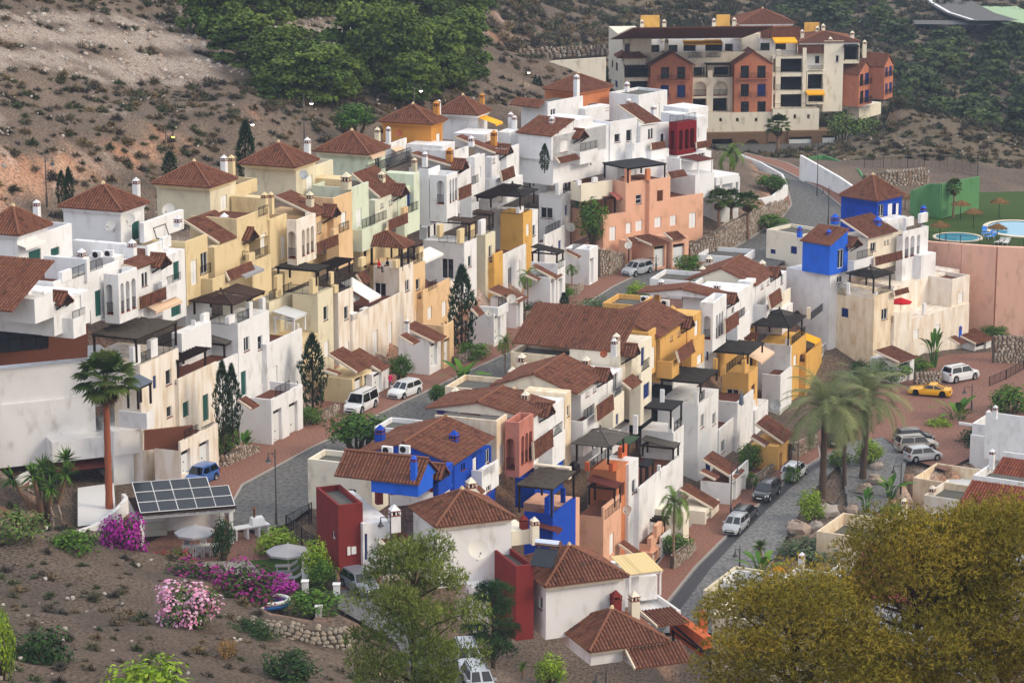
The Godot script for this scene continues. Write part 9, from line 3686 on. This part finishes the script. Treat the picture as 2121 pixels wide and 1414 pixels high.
	chair("white framed dining chair, third from left on the near side of the table","white_paint","chairs round the white dining table",-23.91,-.3,-202.2,195)
	chair("white framed dining chair, rightmost on the near side of the table","white_paint","chairs round the white dining table",-23.26,-.3,-202.37,195)
	chair("white framed dining chair on the far side of the table at left","white_paint","chairs round the white dining table",-25.58,-.3,-203.3,15)
	chair("white framed dining chair on the far side of the table at right","white_paint","chairs round the white dining table",-24.3,-.3,-203.65,15)
	chair("white framed dining chair at the right end of the table","white_paint","chairs round the white dining table",-22.73,-.3,-203.29,285)
	lounger("grey sun lounger farthest from the hedge","grey_cloth","three grey sun loungers under the parasol",-17.51,-.3,-198.92,5)
	lounger("grey sun lounger in the middle of three","grey_cloth","three grey sun loungers under the parasol",-17.32,-.3,-197.49,5)
	lounger("grey sun lounger nearest the bougainvillea","grey_cloth","three grey sun loungers under the parasol",-16.91,-.3,-196.07,5)
	canopy(-29.25,-.3,-203.84,16)
	barbecue(-20.83,-.3,-207.42,30)
	water_heater(2.73,1,-196.13,-20)
	inflatable(-18.05,-.3,-190.27,10)
	post("white square post at the lawn edge, farthest of three",-15.94,-.3,-198.92,.97)
	post("white square post at the lawn edge, middle of three",-15.72,-.3,-195.96,1.04)
	post("white square post at the lawn edge, nearest of three",-15.53,-.3,-193.3,.99)
	post("rounded white post above the low stone wall",-14.11,-.3,-187.54,.95)
	post("white post beside the grey hatchback",-13.14,-.3,-192.85,.9)
	grill("black covered barbecue beside the wooden gazebo",5.62,-3.18,-235.79,1.35)
	grill("dark barbecue on the terrace beside the black pergola",33.24,-5.01,-307.2,.9)
	parasol("red parasol on the terrace of the white corner house","red_cloth",45.82,-5.16,-310.96,1.3,2.1)
	closed_parasol(23.73,-5.44,-270.7)
	table("long wooden table under the rounded thatch gazebo","wood",30.1,-6.03,-297.63,68,2.6,.9)
	swing(-32.16,16.66,-242.27,68)
	far_road()
	flush()

func build_ground() -> void:
	cp(-64.01,28.93,-338.85)
	cp(-57.23,27.47,-352.89)
	cp(-50.25,25.59,-370.93)
	cp(-44.03,24.03,-385.97)
	cp(-64.85,27.68,-299.54)
	cp(-57.38,24.68,-301.92)
	cp(-51.7,22.73,-316.87)
	cp(-45.22,20.77,-331.81)
	cp(-37.07,19.26,-338.65)
	cp(-53.78,22.22,-281.83)
	cp(-48.13,20.45,-293.74)
	cp(-42.1,20,-308.01)
	cp(-37.74,19.13,-318.08)
	cp(-32.73,17.86,-324.97)
	cp(-54.29,21.83,-259.15)
	cp(-52.27,20.76,-273.28)
	cp(-48.54,19.91,-280.27)
	cp(-44.72,19.42,-288.37)
	cp(-40.61,19.38,-296.57)
	cp(-36.45,19.06,-306.77)
	cp(-32.96,19.3,-316.07)
	cp(-28.96,17.89,-321.9)
	cp(-24.19,16.45,-327.73)
	cp(-18.08,14.97,-334.57)
	cp(-12.97,14.7,-342.72)
	cp(-53.47,17.54,-254.04)
	cp(-51.13,16.07,-266.02)
	cp(-47.34,15.96,-272.16)
	cp(-43.79,16.13,-281.44)
	cp(-38.48,15.98,-291.67)
	cp(-31.51,15.3,-300.76)
	cp(-25.9,15.45,-312.09)
	cp(-20.92,14.47,-322.13)
	cp(-16.68,14.11,-330.26)
	cp(-11.06,14.39,-340.59)
	cp(-50.44,12,-229.07)
	cp(-40.24,7,-224.95)
	cp(-42.94,12,-247.61)
	cp(-32.74,7,-243.49)
	cp(-35.45,12,-266.15)
	cp(-25.25,7,-262.03)
	cp(-27.96,12,-284.7)
	cp(-17.76,7,-280.58)
	cp(-21.59,12,-300.46)
	cp(-11.39,7,-296.34)
	cp(-39.03,20.62,-357.45)
	cp(-28.37,19.2,-343.77)
	cp(-16.84,16.99,-360.71)
	cp(-7.34,14.39,-370.37)
	cp(-30.84,21.16,-375.03)
	cp(-18.37,18.86,-395.03)
	cp(-8.19,15.85,-414.87)
	cp(-34.54,24.76,-422.08)
	cp(-13.47,20.06,-472.33)
	cp(-55.68,27.12,-412.37)
	cp(-70.07,30.74,-372.13)
	cp(-4.59,12.47,-424.35)
	cp(-4.92,13.56,-455.41)
	cp(7.99,7.68,-500.25)
	cp(23.09,5.04,-540.7)
	cp(14.45,7.72,-582.4)
	cp(41.73,2.64,-601.76)
	cp(-.73,10.69,-390.05)
	cp(14.04,8.49,-413.15)
	cp(10.96,4.69,-472.85)
	cp(-4.75,8.19,-438.75)
	cp(17.88,-1.58,-413.88)
	cp(38.35,-4.22,-425.59)
	cp(49.79,-3.66,-431.88)
	cp(58.1,-3.52,-436.02)
	cp(50.23,-4.8,-641.1)
	cp(75.37,-9.25,-660.59)
	cp(95.94,-8.7,-640.19)
	cp(109.05,-8.71,-650.45)
	cp(123.09,-10.4,-650.06)
	cp(102.44,-7.62,-702.05)
	cp(91.36,-8.14,-804.62)
	cp(160.97,-12.66,-854.9)
	cp(45.47,-3.62,-754.33)
	cp(154.94,-8.84,-701.77)
	cp(132.8,-19.27,-596.64)
	cp(98.98,-11.72,-588.14)
	cp(106.05,-13.71,-556.87)
	cp(89.02,-8.42,-578.64)
	cp(94.69,-14.05,-495.17)
	cp(81.7,-8.78,-542.61)
	cp(61.47,1.65,-433.12)
	cp(67.67,.34,-422.54)
	cp(72.8,-1.14,-407.82)
	cp(76.13,-1.86,-397.39)
	cp(82.84,-4.98,-384.34)
	cp(61.46,.03,-406.04)
	cp(66.06,-.86,-393.51)
	cp(70.64,-1.92,-382.99)
	cp(55.1,-1,-362.24)
	cp(60.48,-1,-354.98)
	cp(68.93,-1,-358.58)
	cp(53.41,-1,-338)
	cp(64.55,-1,-334.79)
	cp(70.64,-1,-341.27)
	cp(52.96,-10.6,-324.94)
	cp(59.06,-10.6,-322.31)
	cp(62.66,-10.6,-322.31)
	cp(67.33,-10.6,-322.31)
	cp(-27.27,0,-214.32)
	cp(-21.71,0,-212.07)
	cp(-36.55,2.5,-218.06)
	cp(-22.78,0,-225.44)
	cp(-17.22,0,-223.19)
	cp(-32.05,2.5,-229.19)
	cp(-18.28,0,-236.57)
	cp(-12.72,0,-234.32)
	cp(-27.56,2.5,-240.31)
	cp(-13.79,0,-247.69)
	cp(-8.23,0,-245.45)
	cp(-23.06,2.5,-251.44)
	cp(-9.29,0,-258.82)
	cp(-3.73,0,-256.57)
	cp(-18.56,2.5,-262.57)
	cp(-4.8,0,-269.95)
	cp(.77,0,-267.7)
	cp(-14.07,2.5,-273.69)
	cp(-.3,0,-281.07)
	cp(5.26,0,-278.83)
	cp(-9.57,2.5,-284.82)
	cp(4.19,0,-292.2)
	cp(9.76,0,-289.95)
	cp(-5.08,2.5,-295.95)
	cp(8.69,0,-303.33)
	cp(14.25,0,-301.08)
	cp(-.58,2.5,-307.07)
	cp(13.18,0,-314.45)
	cp(18.75,0,-312.2)
	cp(3.91,2.5,-318.2)
	cp(-21.53,-.3,-203.58)
	cp(-14.53,-6.5,-200.9)
	cp(-6.59,-11.5,-197.85)
	cp(-.06,-13.7,-195.34)
	cp(-17.23,-.3,-214.79)
	cp(-10.23,-6.5,-212.1)
	cp(-2.29,-11.5,-209.05)
	cp(4.24,-13.46,-206.54)
	cp(-12.93,-.3,-225.99)
	cp(-5.93,-6.5,-223.3)
	cp(2.01,-11.5,-220.26)
	cp(8.54,-13.22,-217.75)
	cp(-8.63,-.3,-237.19)
	cp(-1.63,-6.5,-234.5)
	cp(6.31,-11.5,-231.46)
	cp(12.84,-12.98,-228.95)
	cp(-4.33,-.3,-248.4)
	cp(2.67,-6.5,-245.71)
	cp(10.61,-11.5,-242.66)
	cp(17.14,-12.74,-240.15)
	cp(-.03,-.3,-259.6)
	cp(6.97,-6.5,-256.91)
	cp(14.91,-11.5,-253.86)
	cp(21.44,-12.5,-251.36)
	cp(4.27,-.3,-270.8)
	cp(11.27,-6.5,-268.11)
	cp(19.21,-11.5,-265.07)
	cp(25.74,-12.26,-262.56)
	cp(8.57,-.3,-282)
	cp(15.57,-6.5,-279.32)
	cp(23.51,-11.5,-276.27)
	cp(30.04,-12.02,-273.76)
	cp(12.87,-.3,-293.21)
	cp(19.87,-6.5,-290.52)
	cp(27.81,-11.5,-287.47)
	cp(34.35,-11.78,-284.96)
	cp(17.17,-.3,-304.41)
	cp(24.18,-6.5,-301.72)
	cp(32.11,-11.5,-298.68)
	cp(38.65,-11.54,-296.17)
	cp(20.96,.2,-302.65)
	cp(28.67,.6,-321.98)
	cp(36.79,1,-344.09)
	cp(40.72,1.2,-357.31)
	cp(38.66,1.5,-369.04)
	cp(34.12,2,-378.31)
	cp(24.04,.3,-314.63)
	cp(19.91,-13,-242.48)
	cp(25.33,-12.6,-252.02)
	cp(31.75,-12.2,-267.7)
	cp(41.47,-11.5,-284.37)
	cp(49.77,-11,-304.23)
	cp(57.45,-10.8,-313)
	cp(60.06,-10.8,-308.14)
	cp(35.53,-13,-258.27)
	cp(42.12,-13,-270.51)
	cp(47.15,-14,-270.36)
	cp(56.05,-13,-285.9)
	cp(52.27,-15,-264.96)
	cp(28.89,-15,-241.34)
	cp(38.41,-16,-244.38)
	cp(18.69,-14.5,-226.23)
	cp(22.22,-16,-218.07)
	cp(39.65,-18,-223.51)
	cp(14.24,-13.4,-223.06)
	cp(11.22,-12,-221.56)
	cp(-37.17,3.66,-197.41)
	cp(-30.27,3.91,-188.22)
	cp(-24.92,3.92,-182.06)
	cp(-28.81,8.69,-159.56)
	cp(-22.27,8.59,-155.43)
	cp(-26.13,15.87,-130.43)
	cp(-16.31,7.11,-154.06)
	cp(-40.9,2.97,-207.52)
	cp(-10.94,4.66,-160.67)
	cp(-20.82,4.7,-173)
	cp(-42.77,4.73,-181.23)
	cp(-21.95,14.9,-127.12)
	cp(-12.33,9.42,-141.25)
	cp(-17.76,3.41,-174.76)
	cp(-23.05,0,-213.39)
	cp(-19.67,-.1,-211)
	cp(-24.24,-.3,-202.59)
	cp(-18.14,-.4,-193.37)
	cp(-14.56,-.4,-188.92)
	cp(-11.34,-.2,-191.65)
	cp(-7.38,-.7,-186.56)
	cp(-3.07,-1.5,-179.62)
	cp(.68,-3.5,-184.09)
	cp(-14.54,-.2,-204.79)
	cp(-32.98,0,-219.03)
	cp(-60,24,-90)
	cp(0,8,-100)
	cp(60,4,-110)
	cp(0,48,-25)
	cp(0,26,-60)
	cp(100,0,-150)
	cp(20,-2,-130)
	cp(-20,10,-130)
	cp(-120,25,-150)
	cp(40,-6,-160)
	cp(20,-6,-185)
	cp(60,-14,-215)
	cp(-150,50,-300)
	cp(-160,90,-420)
	cp(200,-30,-300)
	cp(250,-20,-450)
	cp(300,60,-900)
	cp(-300,160,-900)
	cp(0,110,-1300)
	cp(600,120,-1300)
	cp(-600,220,-1300)
	cp(-600,120,-300)
	cp(600,0,-300)
	cp(-500,60,-30)
	cp(500,30,-30)
	pad([Vector2(-22.98,-221.21),Vector2(-18.3,-232.26),Vector2(-9.88,-250.43),Vector2(-.15,-270.23),Vector2(6.78,-289),Vector2(11.47,-302.2),Vector2(16.52,-313.1),Vector2(23.76,-312.34),Vector2(17.59,-299.73),Vector2(12.15,-284.67),Vector2(5.78,-267.83),Vector2(-3.76,-247.96),Vector2(-11.81,-229.64),Vector2(-15.47,-218.17),Vector2(-18.05,-210.4),Vector2(-19.99,-208.02),Vector2(-22.7,-209.07),Vector2(-23.42,-213.12)],0,0.0000,.35)
	sheet("upper_street","asphalt",[Vector2(-22.98,-221.21),Vector2(-18.3,-232.26),Vector2(-9.88,-250.43),Vector2(-.15,-270.23),Vector2(6.78,-289),Vector2(11.47,-302.2),Vector2(16.52,-313.1),Vector2(23.76,-312.34),Vector2(17.59,-299.73),Vector2(12.15,-284.67),Vector2(5.78,-267.83),Vector2(-3.76,-247.96),Vector2(-11.81,-229.64),Vector2(-15.47,-218.17),Vector2(-18.05,-210.4),Vector2(-19.99,-208.02),Vector2(-22.7,-209.07),Vector2(-23.42,-213.12)],0,0.0000,0.000,0)
	pad([Vector2(-37.15,-203.21),Vector2(9.3,-318.18),Vector2(16.52,-313.1),Vector2(11.47,-302.2),Vector2(6.78,-289),Vector2(-.15,-270.23),Vector2(-9.88,-250.43),Vector2(-18.3,-232.26),Vector2(-22.98,-221.21),Vector2(-23.42,-213.12),Vector2(-24.34,-216.18),Vector2(-26.39,-214.78)],0,0.0000,.35)
	sheet("pavement","paving",[Vector2(-37.15,-203.21),Vector2(9.3,-318.18),Vector2(16.52,-313.1),Vector2(11.47,-302.2),Vector2(6.78,-289),Vector2(-.15,-270.23),Vector2(-9.88,-250.43),Vector2(-18.3,-232.26),Vector2(-22.98,-221.21),Vector2(-23.42,-213.12),Vector2(-24.34,-216.18),Vector2(-26.39,-214.78)],0,0.0000,0.100,.1)
	pad([Vector2(23.76,-312.34),Vector2(17.59,-299.73),Vector2(12.15,-284.67),Vector2(5.78,-267.83),Vector2(-3.76,-247.96),Vector2(-11.81,-229.64),Vector2(-14.91,-220.1),Vector2(-12.58,-221.32),Vector2(-9.58,-228.74),Vector2(-1.16,-246.91),Vector2(8.47,-266.74),Vector2(15.67,-283.25),Vector2(26.91,-311.06)],0,0.0000,.35)
	sheet("pavement","paving",[Vector2(23.76,-312.34),Vector2(17.59,-299.73),Vector2(12.15,-284.67),Vector2(5.78,-267.83),Vector2(-3.76,-247.96),Vector2(-11.81,-229.64),Vector2(-14.91,-220.1),Vector2(-12.58,-221.32),Vector2(-9.58,-228.74),Vector2(-1.16,-246.91),Vector2(8.47,-266.74),Vector2(15.67,-283.25),Vector2(26.91,-311.06)],0,0.0000,0.100,.1)
	pad([Vector2(18.18,-297.65),Vector2(21.33,-308.43),Vector2(25.47,-318.49),Vector2(29.88,-329.19),Vector2(34.68,-341.62),Vector2(36.87,-351),Vector2(37.57,-363.17),Vector2(36.27,-379.06),Vector2(33.97,-388.37),Vector2(31.22,-393.64),Vector2(33.91,-391.87),Vector2(38.32,-379.06),Vector2(42.04,-363.17),Vector2(43.33,-349.23),Vector2(42.02,-335.62),Vector2(36.56,-324.52),Vector2(29.76,-308.43),Vector2(22.8,-297.65)],.5,0.0000,.35)
	sheet("bend_road","asphalt",[Vector2(18.18,-297.65),Vector2(21.33,-308.43),Vector2(25.47,-318.49),Vector2(29.88,-329.19),Vector2(34.68,-341.62),Vector2(36.87,-351),Vector2(37.57,-363.17),Vector2(36.27,-379.06),Vector2(33.97,-388.37),Vector2(31.22,-393.64),Vector2(33.91,-391.87),Vector2(38.32,-379.06),Vector2(42.04,-363.17),Vector2(43.33,-349.23),Vector2(42.02,-335.62),Vector2(36.56,-324.52),Vector2(29.76,-308.43),Vector2(22.8,-297.65)],.5,0.0000,0.050,0)
	pad([Vector2(38.44,-380.25),Vector2(42.17,-364.32),Vector2(43.47,-350.33),Vector2(42.27,-336.68),Vector2(44.3,-341.67),Vector2(45.37,-353.91),Vector2(43.69,-368.96),Vector2(39.71,-386.15),Vector2(34.52,-394.88),Vector2(34.02,-393.11)],.5,0.0000,.35)
	sheet("pavement","paving",[Vector2(38.44,-380.25),Vector2(42.17,-364.32),Vector2(43.47,-350.33),Vector2(42.27,-336.68),Vector2(44.3,-341.67),Vector2(45.37,-353.91),Vector2(43.69,-368.96),Vector2(39.71,-386.15),Vector2(34.52,-394.88),Vector2(34.02,-393.11)],.5,0.0000,0.160,.1)
	pad([Vector2(36.98,-352.11),Vector2(37.68,-364.32),Vector2(36.76,-364.32),Vector2(36.09,-352.11),Vector2(33.86,-342.69),Vector2(28.72,-329.59),Vector2(25.08,-320.98),Vector2(21.62,-312.79),Vector2(21.4,-309.4),Vector2(25.55,-319.49),Vector2(29.98,-330.23),Vector2(34.79,-342.69)],.5,0.0000,.35)
	sheet("pavement","paving",[Vector2(36.98,-352.11),Vector2(37.68,-364.32),Vector2(36.76,-364.32),Vector2(36.09,-352.11),Vector2(33.86,-342.69),Vector2(28.72,-329.59),Vector2(25.08,-320.98),Vector2(21.62,-312.79),Vector2(21.4,-309.4),Vector2(25.55,-319.49),Vector2(29.98,-330.23),Vector2(34.79,-342.69)],.5,0.0000,0.160,.1)
	pad([Vector2(11.3,-222.98),Vector2(13.79,-229.99),Vector2(16.99,-239.33),Vector2(20.28,-247.32),Vector2(23.78,-255.82),Vector2(28.65,-266.44),Vector2(32.27,-272.4),Vector2(35.96,-277.92),Vector2(39.79,-279.63),Vector2(41.3,-272.07),Vector2(39.69,-264.1),Vector2(36.73,-256.55),Vector2(34.18,-251.51),Vector2(33.21,-255.09),Vector2(34.06,-270.44),Vector2(30.7,-262.56),Vector2(27.08,-250.8),Vector2(24.9,-242.6),Vector2(21.76,-232.41),Vector2(17.6,-222.98)],-22.62,-0.0395,.35)
	sheet("lower_street","asphalt_pale",[Vector2(11.3,-222.98),Vector2(13.79,-229.99),Vector2(16.99,-239.33),Vector2(20.28,-247.32),Vector2(23.78,-255.82),Vector2(28.65,-266.44),Vector2(32.27,-272.4),Vector2(35.96,-277.92),Vector2(39.79,-279.63),Vector2(41.3,-272.07),Vector2(39.69,-264.1),Vector2(36.73,-256.55),Vector2(34.18,-251.51),Vector2(33.21,-255.09),Vector2(34.06,-270.44),Vector2(30.7,-262.56),Vector2(27.08,-250.8),Vector2(24.9,-242.6),Vector2(21.76,-232.41),Vector2(17.6,-222.98)],-22.62,-0.0395,0.000,0)
	pad([Vector2(9.95,-220.74),Vector2(11.3,-222.98),Vector2(13.79,-229.99),Vector2(16.99,-239.33),Vector2(20.28,-247.32),Vector2(23.78,-255.82),Vector2(28.65,-266.44),Vector2(32.27,-272.4),Vector2(32.64,-280.5),Vector2(28.52,-275.38),Vector2(24.26,-267.24),Vector2(20.13,-258.03),Vector2(15.62,-246.64),Vector2(11.86,-234.89)],-22.62,-0.0395,.35)
	sheet("pavement","paving",[Vector2(9.95,-220.74),Vector2(11.3,-222.98),Vector2(13.79,-229.99),Vector2(16.99,-239.33),Vector2(20.28,-247.32),Vector2(23.78,-255.82),Vector2(28.65,-266.44),Vector2(32.27,-272.4),Vector2(32.64,-280.5),Vector2(28.52,-275.38),Vector2(24.26,-267.24),Vector2(20.13,-258.03),Vector2(15.62,-246.64),Vector2(11.86,-234.89)],-22.62,-0.0395,0.100,.1)
	sheet("wet_gutter","asphalt_wet",[Vector2(11.56,-222.98),Vector2(14.05,-229.99),Vector2(17.25,-239.33),Vector2(20.55,-247.32),Vector2(24.06,-255.82),Vector2(28.94,-266.44),Vector2(32.53,-272.07),Vector2(33.18,-271.58),Vector2(29.93,-266.44),Vector2(25.2,-255.82),Vector2(21.66,-247.32),Vector2(18.51,-239.33),Vector2(15.43,-229.99),Vector2(13.07,-222.98)],-22.62,-0.0395,0.006,0)
	pad([Vector2(32.64,-280.5),Vector2(32.27,-272.4),Vector2(35.96,-277.92),Vector2(39.79,-279.63),Vector2(41.55,-272.07),Vector2(44.71,-268.03),Vector2(51.24,-277.07),Vector2(55.97,-280.5),Vector2(61.6,-298.9),Vector2(64.15,-312.12),Vector2(56.3,-313.18),Vector2(51.54,-312.12),Vector2(43.42,-302.85),Vector2(37.79,-293.15)],-22.62,-0.0395,.35)
	sheet("brick_square","paving_rose",[Vector2(32.64,-280.5),Vector2(32.27,-272.4),Vector2(35.96,-277.92),Vector2(39.79,-279.63),Vector2(41.55,-272.07),Vector2(44.71,-268.03),Vector2(51.24,-277.07),Vector2(55.97,-280.5),Vector2(61.6,-298.9),Vector2(64.15,-312.12),Vector2(56.3,-313.18),Vector2(51.54,-312.12),Vector2(43.42,-302.85),Vector2(37.79,-293.15)],-22.62,-0.0395,0.020,0)
	pad([Vector2(32.27,-272.4),Vector2(34.99,-276.22),Vector2(37.72,-279.63),Vector2(39.79,-279.63),Vector2(37.06,-270.44),Vector2(35,-258.03),Vector2(33.24,-251.51),Vector2(29.58,-248.01),Vector2(26.8,-248.01),Vector2(28.61,-256.55),Vector2(30.86,-264.1)],-22.37,-0.0395,-.1)
	pad([Vector2(16.82,-236.28),Vector2(22.25,-237.68),Vector2(25.6,-249.39),Vector2(27.63,-255.66),Vector2(35.3,-259.72),Vector2(38.02,-265.63),Vector2(43.11,-283.96),Vector2(46.56,-279.16),Vector2(58.06,-287.91),Vector2(50.53,-215.9),Vector2(13.18,-204.74)],-15.2,0.0000,.1)
	pad([Vector2(56.54,-369.79),Vector2(76.68,-371.73),Vector2(70.86,-333.21),Vector2(63.85,-331.01),Vector2(56.27,-332.89),Vector2(52.37,-334.79)],-1,0.0000,.3)
	sheet("lawn","grass",[Vector2(56.54,-369.79),Vector2(76.68,-371.73),Vector2(70.86,-333.21),Vector2(63.85,-331.01),Vector2(56.27,-332.89),Vector2(52.37,-334.79)],-1,0.0000,0.000,0)
	pad([Vector2(-29.71,-203.84),Vector2(-24.25,-217.19),Vector2(-21.57,-214.39),Vector2(-19.5,-208.99),Vector2(-15.72,-205.11),Vector2(-15.47,-196.54),Vector2(-18.42,-196.54),Vector2(-22.22,-201.35),Vector2(-27.34,-200.13)],-.3,0.0000,.35)
	sheet("patio","paving_rose",[Vector2(-29.71,-203.84),Vector2(-24.25,-217.19),Vector2(-21.57,-214.39),Vector2(-19.5,-208.99),Vector2(-15.72,-205.11),Vector2(-15.47,-196.54),Vector2(-18.42,-196.54),Vector2(-22.22,-201.35),Vector2(-27.34,-200.13)],-.3,0.0000,0.000,0)
	sheet("stone_terrace","flagstone",[Vector2(-25.54,-200.74),Vector2(-20.52,-201.23),Vector2(-16.53,-191.38),Vector2(-17.8,-189.5),Vector2(-21.12,-190.6),Vector2(-24.04,-194.22)],-.3,0.0000,0.030,0)
	sheet("artificial_lawn","grass",[Vector2(-20.52,-201.23),Vector2(-15.54,-202.59),Vector2(-15.34,-194.79),Vector2(-17.62,-193.64)],-.3,0.0000,0.012,0)
	pad([Vector2(-16.69,-188.92),Vector2(-15.8,-191.12),Vector2(-14.33,-185.69),Vector2(-15.91,-183.6),Vector2(-19.57,-185.69)],-.4,0.0000,.35)
	pad([Vector2(-14.02,-202.59),Vector2(-10.18,-201.35),Vector2(-9.33,-190.82),Vector2(-5.51,-182.29),Vector2(-1.68,-176.34),Vector2(-.98,-168.94),Vector2(-5.14,-168.94),Vector2(-8.25,-182.29),Vector2(-12.84,-189.72)],-.3,0.0000,.35)
	sheet("entrance_lane","asphalt",[Vector2(-14.02,-202.59),Vector2(-10.18,-201.35),Vector2(-9.33,-190.82),Vector2(-5.51,-182.29),Vector2(-1.68,-176.34),Vector2(-.98,-168.94),Vector2(-5.14,-168.94),Vector2(-8.25,-182.29),Vector2(-12.84,-189.72)],-.3,0.0000,0.000,0)
	sheet("lane_paving","paving",[Vector2(-14.02,-202.59),Vector2(-10.18,-201.35),Vector2(-9.87,-194.79),Vector2(-13.1,-193.99)],-.3,0.0000,0.020,0)
	pad([Vector2(-36.7,-219.45),Vector2(-33.85,-220.92),Vector2(-32.05,-209.69),Vector2(-34.96,-208.36)],.2,0.0000,.35)
	sheet("white_drive","white_paint",[Vector2(-36.7,-219.45),Vector2(-33.85,-220.92),Vector2(-32.05,-209.69),Vector2(-34.96,-208.36)],.2,0.0000,0.100,0)
	pad([Vector2(-47.37,-228.31),Vector2(-42.16,-227.52),Vector2(-40.46,-217.74),Vector2(-44.48,-213.48)],.8,0.0000,.35)
	sheet("roof_terrace_floor","paving_rose",[Vector2(-47.37,-228.31),Vector2(-42.16,-227.52),Vector2(-40.46,-217.74),Vector2(-44.48,-213.48)],.8,0.0000,0.050,0)
	pad([Vector2(-49.72,-221.26),Vector2(-53.04,-237.01),Vector2(-41.21,-237.01),Vector2(-33.32,-237.01),Vector2(-31.45,-219.8),Vector2(-34.44,-210.02),Vector2(-38.82,-212.73),Vector2(-45.18,-216.92)],.2,0.0000,.35)
	pad([Vector2(17.43,-420.79),Vector2(19.12,-443),Vector2(39.65,-440.42),Vector2(51.34,-445.61),Vector2(59.71,-448.25),Vector2(59.09,-425.54),Vector2(48.58,-420.79),Vector2(37.74,-418.45)],-4.6,0.0000,.35)
	sheet("forecourt","asphalt",[Vector2(17.43,-420.79),Vector2(19.12,-443),Vector2(39.65,-440.42),Vector2(51.34,-445.61),Vector2(59.71,-448.25),Vector2(59.09,-425.54),Vector2(48.58,-420.79),Vector2(37.74,-418.45)],-4.6,0.0000,0.020,0)
